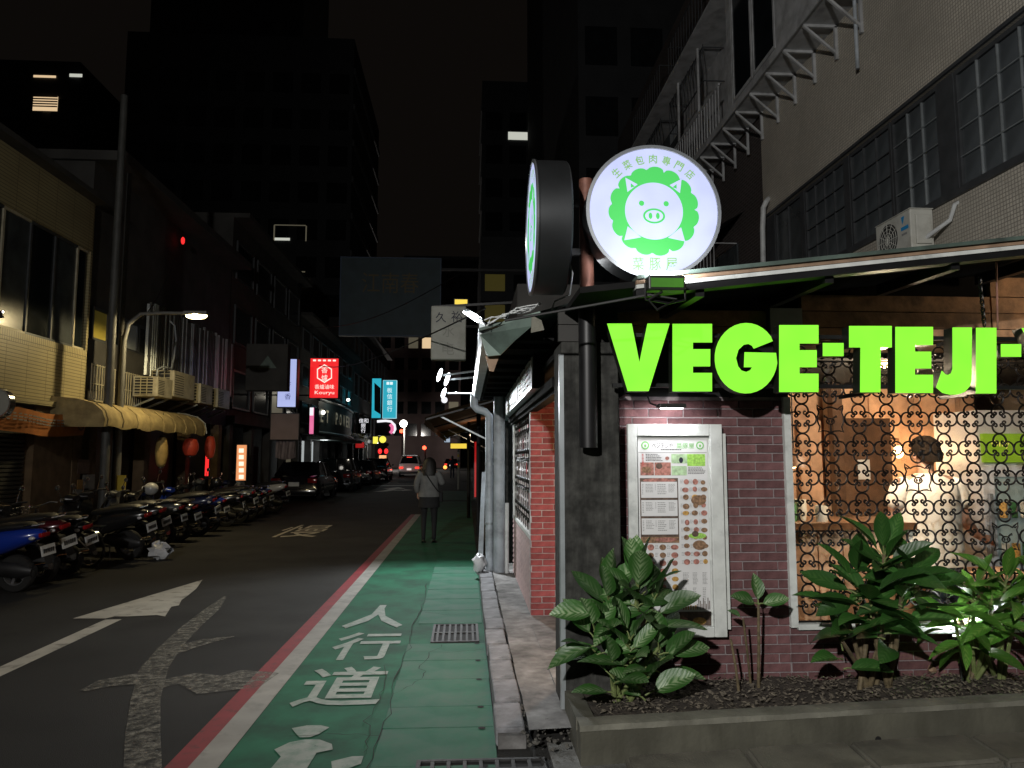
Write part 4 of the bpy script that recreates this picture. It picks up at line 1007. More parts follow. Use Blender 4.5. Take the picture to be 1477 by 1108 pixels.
# counter
ct = thing('counter', 'pale wooden service counter under the grilled window', 'counter', (2.7,5.6,.08))
part('counter_top', MB().box((2.36,5.35,1.07),(3.4,5.95,1.12)), 'inner_wood_dark', ct)
part('counter_front', MB().box((2.39,5.40,.08),(3.37,5.44,1.07)), 'inner_wood', ct)
for i in range(5): part('front_panel', MB().box((2.40+i*.19,5.385,.12),(2.58+i*.19,5.398,1.04)), 'inner_wood', ct)
tk = thing('table', 'wooden dining table behind the shrub inside the window', 'table', (3.7,5.4,.08))
part('table_top', MB().box((3.25,5.2,.72),(4.2,5.6,.76)), 'inner_wood', tk)
for dx in (3.3, 4.12):
    for dy in (5.24, 5.54): part('leg', MB().box((dx,dy,.08),(dx+.04,dy+.04,.72)), 'inner_wood', tk)
for k, (x, y, h_, r_, m, lab) in enumerate(((2.46,5.55,.20,.045,'bottle_green','green glass bottle at the left end of the counter'),(2.56,5.6,.16,.05,'ceramic','white ceramic jar on the counter beside the green bottle'),(2.68,5.5,.12,.05,'ceramic','short white cup on the counter near the window post'))):
    prof = [(0,0),(r_,0),(r_,h_*.6),(r_*.45,h_*.8),(r_*.4,h_),(0,h_)] if k == 0 else [(0,0),(r_*.8,0),(r_,h_*.5),(r_*.9,h_),(r_*.8,h_),(r_*.75,h_*.2),(0,h_*.2)]
    tag(part(('bottle','jar','cup')[k], MB().lathe(prof, 14, 'Z', (x,y,1.12)), m, None, True), lab, ('bottle','jar','cup')[k])
# pendant lamp and wall lamp
pd = thing('pendant_lamp', 'dark dome pendant lamp hanging inside at the left of the window', 'lamp', (2.28,5.75,1.55))
c = at(1145,670,5.75)
part('shade', MB().lathe([(.02,.13),(.05,.12),(.12,.05),(.14,-.02),(.135,-.02),(.11,.045),(.045,.11)], 20, 'Z', tuple(c)), 'inner_wood_dark', pd, True)
part('bulb', MB().ell((c.x,c.y,c.z+.01), (.03,.03,.04), 10, 6), 'lamp_warm', pd, True)
part('cord', MB().tube([(c.x,c.y,c.z+.12),(c.x,c.y,2.6)], .006, 6), 'cable_black', pd)
lamp('POINT', 'pendant_light', (c.x,c.y,c.z-.06), 10, (1.0,.70,.42), pd, size=.05)
wl_ = thing('wall_lamp', 'glowing warm wall lamp beside the worker inside the restaurant', 'lamp', (3.62,6.85,1.6))
c = at(1296,652,6.75)
part('bulb', MB().ell(tuple(c), (.045,.045,.06), 12, 8), 'lamp_warm', wl_, True)
part('holder', MB().tube([(c.x,c.y,c.z+.05),(c.x,c.y,c.z+.12),(c.x,c.y+.1,c.z+.13)], .012, 6), 'inner_wood_dark', wl_)
lamp('POINT', 'wall_lamp_light', (c.x,c.y-.10,c.z), 14, (1.0,.60,.30), wl_, size=.08)
cl = thing('assumed_hanging_lamp', 'assumed flat lamp hanging inside, hidden just behind the lettering', 'lamp', (3.02,5.0,2.2))  # assumed unseen lamp, placed to light the worker's back and the room
part('disc', MB().lathe([(0,.0),(.10,.0),(.10,.04),(0,.04)], 20, 'Z', (3.02,5.02,2.24)), 'lamp_warm', cl)
part('cord', MB().tube([(3.02,5.02,2.28),(3.02,5.02,2.62)], .006, 6), 'cable_black', cl)
lamp('POINT', 'interior_light', (3.02,5.02,2.18), 165, (1.0,.74,.52), cl, size=.1)
lamp('POINT', 'interior_light', (3.9,6.2,2.4), 18, (1.0,.72,.48), cl, size=.15)  # fill light without a fixture, added to brighten the room
dl = thing('assumed_recess_lamp', 'assumed small warm lamp inside the entrance recess, hidden behind the column', 'lamp', (1.02,5.75,1.7))  # assumed unseen bulb, placed to throw a warm patch on the apron
part('bulb', MB().ell((1.02,5.75,1.70), (.03,.03,.04), 10, 6), 'lamp_warm', dl, True)
part('cord', MB().tube([(1.02,5.75,1.73),(1.02,5.75,2.28)], .005, 6), 'cable_black', dl)
lamp('POINT', 'assumed_recess_light', (1.02,5.75,1.62), 26, (1.0,.55,.25), dl, size=.06)
# drinks fridge
fg = thing('drinks_fridge', 'white drinks fridge with green header at the right of the window', 'fridge', (4.5,6.1,.08))
fa, fb = at(1412,625,6.0), at(1412,800,6.0); fx0 = fa.x; fx1 = fx0+.72
part('cabinet', MB().box((fx0,6.02,.08),(fx1,6.6,2.0)), 'fridge_white', fg)
part('door_frame', MB().box((fx0,5.99,.12),(fx0+.10,6.018,1.52)).box((fx1-.08,5.99,.12),(fx1,6.018,1.52)).box((fx0+.10,5.99,1.44),(fx1-.08,6.018,1.52)).box((fx0+.10,5.99,.12),(fx1-.08,6.018,.3)), 'fridge_white', fg)
part('handle', MB().box((fx0+.03,5.95,.8),(fx0+.055,5.985,1.3)), 'chrome', fg)
hd = part('header', MB().box((fx0+.02,5.985,1.56),(fx1-.02,6.018,1.80)), 'fridge_header', fg)
text('Only', (fx0+.17,5.982,1.71), EX, EZ, .16, .07, 'fridge_header_text', hd)
part('lit_interior', MB().box((fx0+.10,6.012,.3),(fx1-.08,6.0185,1.44)), 'fridge_inside', fg)
for k in range(3):
    for i in range(5): part('can', MB().lathe([(0,0),(.03,0),(.03,.13),(0,.13)], 8, 'Z', (fx0+.16+i*.09,5.985,.42+k*.34)), ('bottle_green','ceramic','photo_gold')[(i+k)%3], fg)
# ================================================================== people
def skin_mesh(name, V, E, root=0, sub=2):
    """V: list of (x,y,z,rx,ry); a skinned, subdivided body surface"""
    me = bpy.data.meshes.new(name); me.from_pydata([v[:3] for v in V], E, [])
    o = bpy.data.objects.new(name, me); COL.objects.link(o)
    o.modifiers.new('skin', 'SKIN'); s = o.modifiers.new('sub', 'SUBSURF'); s.levels = sub
    for i, v in enumerate(V):
        d = me.skin_vertices[0].data[i]; d.radius = (v[3], v[4] if len(v) > 4 else v[3]); d.use_root = (i == root)
    bpy.context.view_layer.update()
    dg = bpy.context.evaluated_depsgraph_get(); out = bpy.data.meshes.new_from_object(o.evaluated_get(dg))
    bpy.data.objects.remove(o); out.materials.clear(); out.shade_smooth(); return out
def join_mesh(name, meshes):
    bm = bmesh.new()
    for m_ in meshes: bm.from_mesh(m_)
    out = bpy.data.meshes.new(name); bm.to_mesh(out); bm.free(); out.shade_smooth(); return out
def hand_mesh(wr, d, side, palm_n, curl=.5, s=1.):
    """wr wrist point, d direction of the hand, side towards the thumb"""
    wr, d, side = Vector(wr), Vector(d).normalized(), Vector(side).normalized(); n = Vector(palm_n).normalized(); mb = MB()
    mb.tube([wr-d*.02*s, wr+d*.03*s, wr+d*.07*s, wr+d*.088*s], [.024*s,.032*s,.034*s,.024*s], 8)
    for k, (o_, L) in enumerate(((.030,.062),(.010,.072),(-.010,.068),(-.028,.052))):
        p = wr+d*.078*s+side*o_*s; q = p+(d*math.cos(curl*.4)+n*math.sin(curl*.4)).normalized()*L*.45*s; r_ = q+(d*math.cos(curl*1.3)+n*math.sin(curl*1.3)).normalized()*L*.55*s
        mb.tube([p, q, r_], [.0092*s,.0085*s,.0068*s], 6)
    p = wr+d*.03*s+side*.028*s; q = p+(side*.8+d*.6).normalized()*.032*s; mb.tube([p, q, q+(side*.2+d*.9+n*.3).normalized()*.03*s], [.012*s,.010*s,.008*s], 6)
    return mb.mesh('hand', True)
def shoe(c, fw_, m, parent, s=1.):
    c = Vector(c); mb = MB(); f_ = Vector(fw_).normalized(); x = f_.cross(EZ)
    rows = []
    for y, w, h in ((-.09,.028,.05),(-.06,.036,.075),(0,.036,.07),(.06,.042,.05),(.12,.040,.038),(.155,.02,.02)):
        rows.append([c+f_*y*s+x*w*math.cos(a)*s+EZ*(max(0,math.sin(a))*h*s) for a in [math.pi*i/6 for i in range(7)]])
    return part('shoe', mb.grid(rows), m, parent, True)
# ---- woman walking away on the walkway
wx, wy = -.70, 14.25
wo = thing('person', 'pedestrian seen from behind in grey jacket, dark shorts and black tights with shoulder bag', 'person', (wx,wy,0), 'pedestrians')
def P_(l, ox, oy, oz=0.): return [(ox+v[0], oy+v[1], oz+v[2], *v[3:]) for v in l]
wv = P_([(0,0,.90,.145,.12),(0,0,1.08,.115,.09),(0,.01,1.24,.145,.10),(0,0,1.34,.06,.055),(0,.02,1.385,.05,.05),(0,.03,1.47,.078,.09),(0,.03,1.55,.066,.075),
   (-.085,0,.84,.085,.09),(-.10,.06,.48,.052,.055),(-.10,-.03,.10,.034,.036),(-.10,.0,.05,.036,.04),
   (.085,0,.84,.085,.09),(.10,.02,.48,.052,.055),(.10,-.06,.12,.034,.036),(.10,-.03,.06,.036,.04),
   (-.17,0,1.30,.05,.05),(-.23,-.02,1.08,.042,.042),(-.21,.10,.90,.03,.03),
   (.17,0,1.30,.05,.05),(.24,.0,1.10,.042,.042),(.20,.16,1.18,.03,.03)], wx, wy)
we = [(0,1),(1,2),(2,3),(3,4),(4,5),(5,6),(0,7),(7,8),(8,9),(9,10),(0,11),(11,12),(12,13),(13,14),(2,15),(15,16),(16,17),(2,18),(18,19),(19,20)]
bm_ = join_mesh('body', [skin_mesh('b', wv, we), hand_mesh((wx-.21,wy+.10,.90), (.05,.4,-.9), (0,1,.2), (1,0,0)), hand_mesh((wx+.20,wy+.16,1.18), (-.3,.6,.5), (-.2,-.2,1), (-1,0,0))])
put('body', bm_, 'skin', wo)
# jacket, flared at the hem
rows = []
for z, rx, ry in ((.86,.215,.15),(.92,.205,.145),(1.0,.185,.13),(1.1,.172,.12),(1.22,.182,.12),(1.31,.165,.105),(1.355,.09,.075),(1.39,.06,.062)):
    rows.append([(wx+rx*math.cos(a)*(1+.035*math.sin(5*a)*(1.3-z)*2), wy+.0+ry*math.sin(a)*(1+.03*math.sin(7*a)*(1.3-z)*2), z) for a in [2*math.pi*i/24 for i in range(25)]])
jk = join_mesh('jacket', [MB().grid(rows).mesh('j', True), skin_mesh('s', P_([(-.12,0,1.30,.085),(-.18,0,1.28,.075),(-.245,-.02,1.08,.062),(-.225,.08,.93,.05)], wx, wy), [(0,1),(1,2),(2,3)]),
     skin_mesh('s', P_([(.12,0,1.30,.085),(.18,0,1.28,.075),(.25,.0,1.10,.062),(.215,.13,1.16,.05)], wx, wy), [(0,1),(1,2),(2,3)])])
put('jacket', jk, 'jacket_grey', wo)
rows = [[(wx+rx*math.cos(a), wy+ry*math.sin(a), z) for a in [2*math.pi*i/20 for i in range(21)]] for z, rx, ry in ((.66,.20,.145),(.80,.195,.145),(.92,.165,.125))]
part('shorts', MB().grid(rows), 'cloth_black', wo, True)
for sx in (-1, 1):
    L = [v for v in wv[7:11]] if sx < 0 else [v for v in wv[11:15]]
    put('tights', skin_mesh('tights', [(v[0],v[1],v[2],v[3]+.006,v[4]+.006) for v in L], [(0,1),(1,2),(2,3)]), 'cloth_black', wo)
shoe((wx-.10,wy,0), (0,1,0), 'plastic_black', wo); shoe((wx+.10,wy-.03,0), (.1,1,0), 'plastic_black', wo)
hr = MB(); rows = []
for z, rx, ry, oy in ((1.26,.11,.05,-.085),(1.33,.135,.085,-.05),(1.42,.13,.115,.0),(1.50,.12,.12,.02),(1.56,.095,.10,.03),(1.60,.04,.05,.03),(1.605,.0,.0,.03)):
    rows.append([(wx+rx*math.cos(a)*(1+.05*math.sin(6*a)), wy+oy+ry*math.sin(a), z) for a in [2*math.pi*i/20 for i in range(21)]])
part('hair', hr.grid(rows), 'hair', wo, True)
rows = []
bg_ = thing('shoulder_bag', 'small dark shoulder bag hanging at the hip of the nearest pedestrian', 'bag', (wx+.24,wy-.03,.78))
part('pouch', MB().bevbox((wx+.19,wy-.10,.76),(wx+.26,wy+.08,.95), .025), 'cloth_black', bg_, True)
part('strap', MB().tube([(wx-.10,wy-.10,1.36),(wx-.03,wy-.135,1.25),(wx+.07,wy-.148,1.10),(wx+.16,wy-.14,.98),(wx+.225,wy-.07,.93)], .011, 6), 'cloth_black', bg_, True)
# ---- far pedestrian
fx, fy = -1.05, 56.
fp = thing('person', 'tiny dark pedestrian walking far down the right side of the street', 'person', (fx,fy,0), 'pedestrians')
fv = P_([(0,0,.92,.16,.12),(0,0,1.15,.15,.11),(0,0,1.32,.19,.12),(0,0,1.44,.06,.06),(0,0,1.58,.085,.10),(0,0,1.66,.07,.08),(-.09,0,.85,.09,.09),(-.10,.15,.48,.06,.06),(-.10,.1,.05,.05,.06),(.09,0,.85,.09,.09),(.10,-.05,.48,.06,.06),(.10,-.2,.08,.05,.06),(-.22,0,1.30,.06,.06),(-.27,0,1.05,.05,.05),(-.25,.1,.82,.04,.04),(.22,0,1.30,.06,.06),(.27,0,1.05,.05,.05),(.25,-.05,.82,.04,.04)], fx, fy)
fe = [(0,1),(1,2),(2,3),(3,4),(4,5),(0,6),(6,7),(7,8),(0,9),(9,10),(10,11),(2,12),(12,13),(13,14),(2,15),(15,16),(16,17)]
put('body', skin_mesh('body', fv, fe, 0, 1), 'cloth_navy', fp)
part('hair', MB().ell((fx,fy,1.62), (.10,.11,.12), 10, 6), 'hair', fp, True)
for sx, oy in ((-.1,.1),(.1,-.2)): shoe((fx+sx,fy+oy,0), (0,1,0), 'plastic_black', fp)
# ---- worker inside, back to the window
hx = at(1338,660,5.45)
ix, iy = hx.x, 5.45
wk = thing('person', 'worker in white shirt seen from behind through the window grille, reaching right', 'person', (ix,iy,.08))
def Q_(l): return [(ix+v[0], iy+v[1], v[2], *v[3:]) for v in l]
kv = Q_([(-.02,0,.98,.17,.13),(-.02,0,1.16,.155,.12),(-.01,.01,1.34,.19,.13),(0,.03,1.47,.065,.06),(.01,.05,1.53,.055,.055),(.02,.06,1.62,.078,.092),(.02,.06,1.69,.066,.08),
   (-.11,0,.92,.10,.10),(-.11,.02,.52,.068,.07),(-.11,0,.16,.045,.05),(.08,0,.92,.10,.10),(.08,.02,.52,.068,.07),(.08,0,.16,.045,.05),
   (-.21,.01,1.40,.065,.065),(-.27,.04,1.14,.05,.05),(-.22,.24,1.02,.036,.036),
   (.20,.01,1.40,.065,.065),(.24,-.02,1.14,.05,.05),(.40,.08,1.02,.037,.037),(.50,.14,.98,.032,.032)])
ke = [(0,1),(1,2),(2,3),(3,4),(4,5),(5,6),(0,7),(7,8),(8,9),(0,10),(10,11),(11,12),(2,13),(13,14),(14,15),(2,16),(16,17),(17,18),(18,19)]
put('body', join_mesh('body', [skin_mesh('b', kv, ke), hand_mesh((ix+.50,iy+.14,.98), (.9,.35,-.2), (-.2,.9,.3), (0,0,-1), .8), hand_mesh((ix-.22,iy+.24,1.02), (.3,.9,-.1), (.9,-.2,0), (0,0,-1), .8),
     MB().ell((ix-.068,iy+.06,1.615), (.012,.025,.034), 8, 6).mesh('e', True), MB().ell((ix+.108,iy+.06,1.615), (.012,.025,.034), 8, 6).mesh('e', True)]), 'skin', wk)
rows = []
for z, rx, ry in ((.80,.255,.175),(.90,.25,.17),(1.02,.235,.16),(1.14,.232,.155),(1.28,.245,.155),(1.40,.235,.14),(1.455,.13,.095),(1.48,.075,.072)):
    rows.append([(ix-.01+rx*math.cos(a)*(1+.03*math.sin(5*a+z*9)), iy+.01+ry*math.sin(a)*(1+.03*math.sin(6*a+z*7)), z) for a in [2*math.pi*i/28 for i in range(29)]])
sh = join_mesh('shirt', [MB().grid(rows).mesh('s', True), skin_mesh('s', Q_([(-.14,.01,1.40,.105),(-.22,.01,1.37,.09),(-.265,.03,1.20,.078)]), [(0,1),(1,2)]), skin_mesh('s', Q_([(.13,.01,1.40,.105),(.21,.01,1.37,.09),(.245,-.01,1.20,.08)]), [(0,1),(1,2)])])
put('shirt', sh, 'cloth_white', wk)
hr = MB(); rows = []
for z, r_, oy in ((1.565,.062,-.025),(1.60,.085,.0),(1.65,.100,.04),(1.70,.098,.055),(1.74,.078,.06),(1.765,.04,.06),(1.77,0,.06)):
    rows.append([(ix+.02+r_*math.cos(a)*(1+.04*math.sin(9*a+z*20)), iy+oy+.0+r_*1.05*math.sin(a), z) for a in [2*math.pi*i/22 for i in range(23)]])
part('hair', hr.grid(rows), 'hair_inside', wk, True)
rows = [[(ix-.015+rx*math.cos(a), iy+.01+ry*math.sin(a), z) for a in [2*math.pi*i/20 for i in range(21)]] for z, rx, ry in ((.10,.20,.15),(.5,.21,.155),(.84,.235,.16))]
part('trousers', MB().grid(rows), 'cloth_navy', wk, True)

# ================================================================== vehicles
def loft(sections, n=16, cap=True):
    """sections: (y, z, half width, half height[, power]) -> superelliptic hull along Y"""
    mb = MB(); rows = []
    for s in sections:
        y, z, w, h = s[:4]; pw = s[4] if len(s) > 4 else 2.2
        r_ = []
        for i in range(n+1):
            a = 2*math.pi*i/n; c_, s_ = math.cos(a), math.sin(a)
            r_.append((w*math.copysign(abs(c_)**(2/pw), c_), y, z+h*math.copysign(abs(s_)**(2/pw), s_)))
        rows.append(r_)
    mb.grid(rows)
    if cap:
        for r_ in (rows[0], rows[-1]): mb.add(r_[:-1], [tuple(range(n))])
    return mb
def wheel(parent, c, r, w, rimr=.62, spokes=5):
    c = Vector(c)
    t = part('wheel', MB().lathe([(r*rimr,-w/2),(r*.93,-w/2),(r,-w*.32),(r,w*.32),(r*.93,w/2),(r*rimr,w/2)], 24, 'X', c), 'tyre', parent, True)
    mb = MB().lathe([(r*rimr,-w*.42),(r*rimr*.92,-w*.42),(r*rimr*.88,w*.0),(r*rimr*.92,w*.42),(r*rimr,w*.42)], 20, 'X', c)
    mb.lathe([(0,-w*.40),(r*.16,-w*.40),(r*.16,w*.40),(0,w*.40)], 10, 'X', c)
    for k in range(spokes):
        a = 2*math.pi*k/spokes; d = Vector((0,math.cos(a),math.sin(a))); mb.bar(c+d*r*.12, c+d*r*rimr*.95, w*.30, r*.13, up=(1,0,0))
    part('rim', mb, 'rim_metal', t, True)
    return t
def make_scooter(paint):
    t = thing('scooter', 'x', 'scooter', local=True)
    wheel(t, (0,-.62,.235), .235, .11); wheel(t, (0,.64,.235), .235, .10)
    part('rear_body', loft([(-.98,.74,.05,.04),(-.92,.73,.11,.07),(-.75,.70,.16,.12),(-.5,.64,.185,.16),(-.25,.58,.18,.17),(-.12,.50,.165,.16)], 16), paint, t, True)
    part('seat', loft([(-.86,.83,.08,.025),(-.78,.845,.13,.045),(-.5,.82,.15,.055),(-.30,.785,.145,.05),(-.10,.76,.12,.05),(-.02,.75,.06,.03)], 14), 'seat_vinyl', t, True)
    part('engine', loft([(-.85,.26,.07,.07),(-.7,.28,.10,.11),(-.45,.30,.12,.11),(-.25,.33,.10,.08)], 12), 'plastic_black', t, True)
    part('exhaust', MB().tube([(.13,-.2,.22),(.15,-.4,.21),(.16,-.55,.23),(.165,-.95,.30)], [.022,.024,.05,.055], 12), 'chrome', t, True)
    part('floorboard', MB().bevbox((-.15,-.18,.27),(.15,.30,.34), .02), 'plastic_black', t, True)
    sh_ = MB().grid([[(x*w, y+.05*abs(x)**2, z) for x in (-1,-.7,-.35,0,.35,.7,1)] for y, z, w in ((.28,.30,.15),(.36,.42,.19),(.40,.58,.215),(.41,.74,.20),(.40,.88,.14))])
    part('leg_shield', sh_, paint, t, True)
    part('front_cowl', loft([(.36,.70,.17,.22),(.46,.70,.15,.20),(.56,.66,.10,.14),(.62,.62,.04,.06)], 14), paint, t, True)
    part('front_fender', MB().grid([[(x, .64+.27*math.cos(R(a)), .235+.27*math.sin(R(a))) for x in (-.07,-.04,0,.04,.07)] for a in range(20,171,15)]), paint, t, True)
    part('fork', MB().tube([(-.06,.64,.235),(-.06,.50,.62)], .02, 8).tube([(.06,.64,.235),(.06,.50,.62)], .02, 8), 'chrome', t, True)
    hb = part('handlebar', MB().tube([(-.36,.24,1.0),(-.26,.32,1.01),(-.1,.38,.98),(.1,.38,.98),(.26,.32,1.01),(.36,.24,1.0)], .016, 8), 'plastic_black', t, True)
    part('handlebar_cover', loft([(.26,.97,.10,.05),(.36,.98,.16,.075),(.44,.96,.13,.065),(.49,.94,.06,.03)], 14), paint, t, True)
    part('headlight', MB().ell((0,.475,.95), (.09,.04,.05), 12, 8), 'lamp_clear', t, True)
    for s_ in (-1, 1):
        mr = part('mirror', MB().tube([(s_*.24,.32,1.01),(s_*.30,.33,1.12),(s_*.34,.32,1.18)], .007, 6), 'chrome', t, True)
        part('mirror_head', MB().ell((s_*.35,.315,1.21), (.055,.018,.042), 12, 8), 'plastic_black', mr, True)
        part('mirror_glass', MB().ell((s_*.35,.300,1.21), (.046,.006,.034), 12, 6), 'chrome', mr, True)
        part('indicator', MB().ell((s_*.12,-.90,.70), (.03,.04,.025), 8, 6), 'lamp_clear', t, True)
    part('tail_light', MB().bevbox((-.085,-1.0,.70),(.085,-.955,.755), .012), 'tail_red', t, True)
    part('rear_fender', MB().grid([[(x, y, z) for x in (-.07,-.03,.03,.07)] for y, z in ((-.80,.62),(-.92,.60),(-1.0,.50),(-1.05,.36))]), 'plastic_black', t, True)
    pl_ = part('license_plate', MB().add([(-.13,-1.045,.47),(.13,-1.045,.47),(.13,-1.025,.60),(-.13,-1.025,.60),(-.13,-1.035,.47),(.13,-1.035,.47),(.13,-1.015,.60),(-.13,-1.015,.60)], [(0,1,2,3),(4,7,6,5),(0,4,5,1),(1,5,6,2),(2,6,7,3),(3,7,4,0)]), 'plate_white', t)
    mb = MB()
    for i in range(6): mb.box((-.10+i*.035,-1.042,.505),(-.078+i*.035,-1.038,.56))
    part('plate_marks', mb, 'print_black', pl_)
    part('grab_rail', MB().tube([(-.11,-.72,.84),(-.12,-.90,.86),(0,-.97,.865),(.12,-.90,.86),(.11,-.72,.84)], .012, 8), 'chrome', t, True)
    part('kickstand', MB().tube([(-.10,-.35,.22),(-.17,-.38,.02),(-.2,-.30,.012)], .012, 6), 'plastic_black', t)
    return t
protos = {}
def scooter(paint, label, X, Y, rz, sc=1.):
    if paint not in protos: t = protos[paint] = make_scooter(paint)
    else: t = copy_tree(protos[paint])
    sc = random.uniform(.93,1.04); t.location = (X+jit(.08), Y, 0); t.rotation_euler = (0, R(-7+jit(3)), rz+jit(.07)); t.scale = (sc*random.uniform(.95,1.06),sc,sc*random.uniform(.97,1.05))
    tag(t, label, 'scooter', 'scooters parked along the left side')
    return t
rz = R(90)                                                   # nose to the building, tail to the road
SCO = [('paint_blue',-5.95,9.45,rz-.10,'blue scooter at the left edge, nearest of the parked row'),
       ('paint_maroon',-6.0,10.15,rz-.18,'maroon scooter right behind the blue one'),
       ('paint_black',-6.0,10.8,rz-.12,'black scooter between the maroon scooter and the bicycle'),
       ('paint_pink',-7.3,9.6,rz+.1,'pink scooter deeper in by the shutter beyond the blue one'),
       ('paint_black',-5.95,12.35,rz-.2,'black scooter just past the bicycle, beside the white bag'),
       ('paint_black',-6.05,13.3,rz-.1,'black scooter second past the bicycle'),
       ('paint_grey',-6.1,14.15,rz-.06,'grey scooter third past the bicycle'),
       ('paint_black',-6.1,14.95,rz-.15,'black scooter parked under the tan awning'),
       ('paint_navy',-6.1,15.8,rz-.02,'navy scooter parked at the end of the tan awning'),
       ('paint_blue',-6.15,16.7,rz-.1,'blue scooter parked farther along, past the tan awning'),
       ('paint_black',-6.2,17.8,rz+.05,'black scooter beside the orange menu sign'),
       ('paint_grey',-6.2,18.9,rz-.1,'grey scooter fourth from the parked cars'),
       ('paint_black',-6.25,20.0,rz-.05,'black scooter third from the parked cars'),
       ('paint_navy',-6.25,21.2,rz-.12,'navy scooter second from the parked cars'),
       ('paint_white',-6.3,22.6,rz-.2,'white scooter next to the first parked car')]
for a_ in SCO: scooter(a_[0], a_[4], a_[1], a_[2], a_[3])
# helmets left on a few seats and mirrors
for k, (x_, y_, z_, m_, lab) in enumerate(((-6.1,9.5,1.0,'paint_pink','pink helmet resting on the blue scooter'),(-6.15,15.0,.99,'paint_white','white helmet on the scooter under the tan awning'),(-6.2,18.95,.99,'paint_black','black helmet on a scooter beyond the orange menu sign'))):
    t = thing('helmet', lab, 'helmet', (x_,y_,z_-.12))
    part('shell', MB().ell((x_,y_,z_), (.14,.12,.125), 16, 10), m_, t, True)
    part('visor', MB().grid([[(x_-.145*math.cos(R(a))*math.cos(R(e_)), y_+.125*math.sin(R(a))*math.cos(R(e_)), z_+.128*math.sin(R(e_))) for a in range(-60,61,20)] for e_ in (-25,-5,15)]), 'car_glass', t, True)
wb = MB(); random.seed(8); rows = []
for i in range(9):
    th = math.pi*i/8
    rows.append([(-4.83+.17*math.sin(th)*math.cos(ph)*(1+jit(.4)), 12.2+.14*math.sin(th)*math.sin(ph)*(1+jit(.4)), .13+.13*math.cos(th)*(1+jit(.35))) for ph in [2*math.pi*j/12 for j in range(13)]])
tag(part('plastic_bag', wb.grid(rows), 'plastic_bag', None, True), 'white plastic bag on the road behind the parked scooters', 'bag')
# ---- bicycle
def bicycle(X, Y, rz_):
    t = thing('bicycle', 'small-wheeled bicycle standing between the parked scooters near the left edge', 'bicycle', local=True)
    for nm, y in (('wheel',-.50),('wheel',.52)):
        w_ = part(nm, MB().tube([(0,y+.255*math.cos(R(a)),.265+.255*math.sin(R(a))) for a in range(0,360,12)], .016, 6, close=True), 'tyre', t, True)
        part('rim', MB().tube([(0,y+.232*math.cos(R(a)),.265+.232*math.sin(R(a))) for a in range(0,360,12)], .009, 6, close=True), 'chrome', w_, True)
        sp_ = MB()
        for k in range(14):
            a = 2*math.pi*k/14; sp_.tube([(0,y,.265),(0,y+.23*math.cos(a),.265+.23*math.sin(a))], .0022, 4)
        part('spokes', sp_, 'chrome', w_)
    fr_ = MB().tube([(0,-.50,.265),(0,-.10,.27)], .012).tube([(0,-.10,.27),(0,-.22,.62)], .016).tube([(0,-.10,.27),(0,.36,.60)], .018).tube([(0,-.20,.56),(0,.36,.62)], .016).tube([(0,-.50,.265),(0,-.19,.54)], .010)
    part('frame', fr_, 'paint_white', t, True)
    part('fork', MB().tube([(.0,.52,.265),(0,.40,.52),(0,.33,.86)], .013), 'chrome', t, True)
    part('handlebar', MB().tube([(-.28,.22,.90),(-.2,.28,.92),(0,.33,.88),(.2,.28,.92),(.28,.22,.90)], .012), 'chrome', t, True)
    part('saddle', loft([(-.36,.78,.085,.03),(-.28,.785,.09,.035),(-.16,.78,.045,.028),(-.06,.775,.02,.018)], 12), 'seat_vinyl', t, True)
    part('seat_post', MB().tube([(0,-.22,.60),(0,-.25,.77)], .013), 'chrome', t)
    for y in (-.50, .52): part('mudguard', MB().grid([[(x, y+.29*math.cos(R(a)), .265+.29*math.sin(R(a))) for x in (-.025,0,.025)] for a in range(15,150,12)]), 'chrome', t, True)
    part('carrier', MB().box((-.06,-.75,.60),(.06,-.30,.612)).bar((-.05,-.72,.60),(-.03,-.50,.27), .008).bar((.05,-.72,.60),(.03,-.50,.27), .008), 'chrome', t)
    part('crank', MB().tube([(-.06,-.10,.27),(-.06,-.02,.14),(-.14,-.02,.14)], .009).tube([(.06,-.10,.27),(.06,-.18,.40),(.14,-.18,.40)], .009).lathe([(0,.0),(.075,.0),(.075,.006),(0,.006)], 18, 'X', (.03,-.10,.27)), 'chrome', t)
    bs = MB()
    for z_ in (.70,.78,.86): bs.tube([(-.14,.42,z_),(.14,.42,z_),(.14,.64,z_),(-.14,.64,z_)], .005, 4, close=True)
    for x_ in (-.14,-.07,0,.07,.14): bs.tube([(x_,.42,.86),(x_,.42,.68),(x_,.64,.68),(x_,.64,.86)], .004, 4)
    part('basket', bs, 'chrome', t)
    t.location = (X, Y, 0); t.rotation_euler = (0, R(-6), rz_); return t
bicycle(-6.0, 11.5, rz-.2)
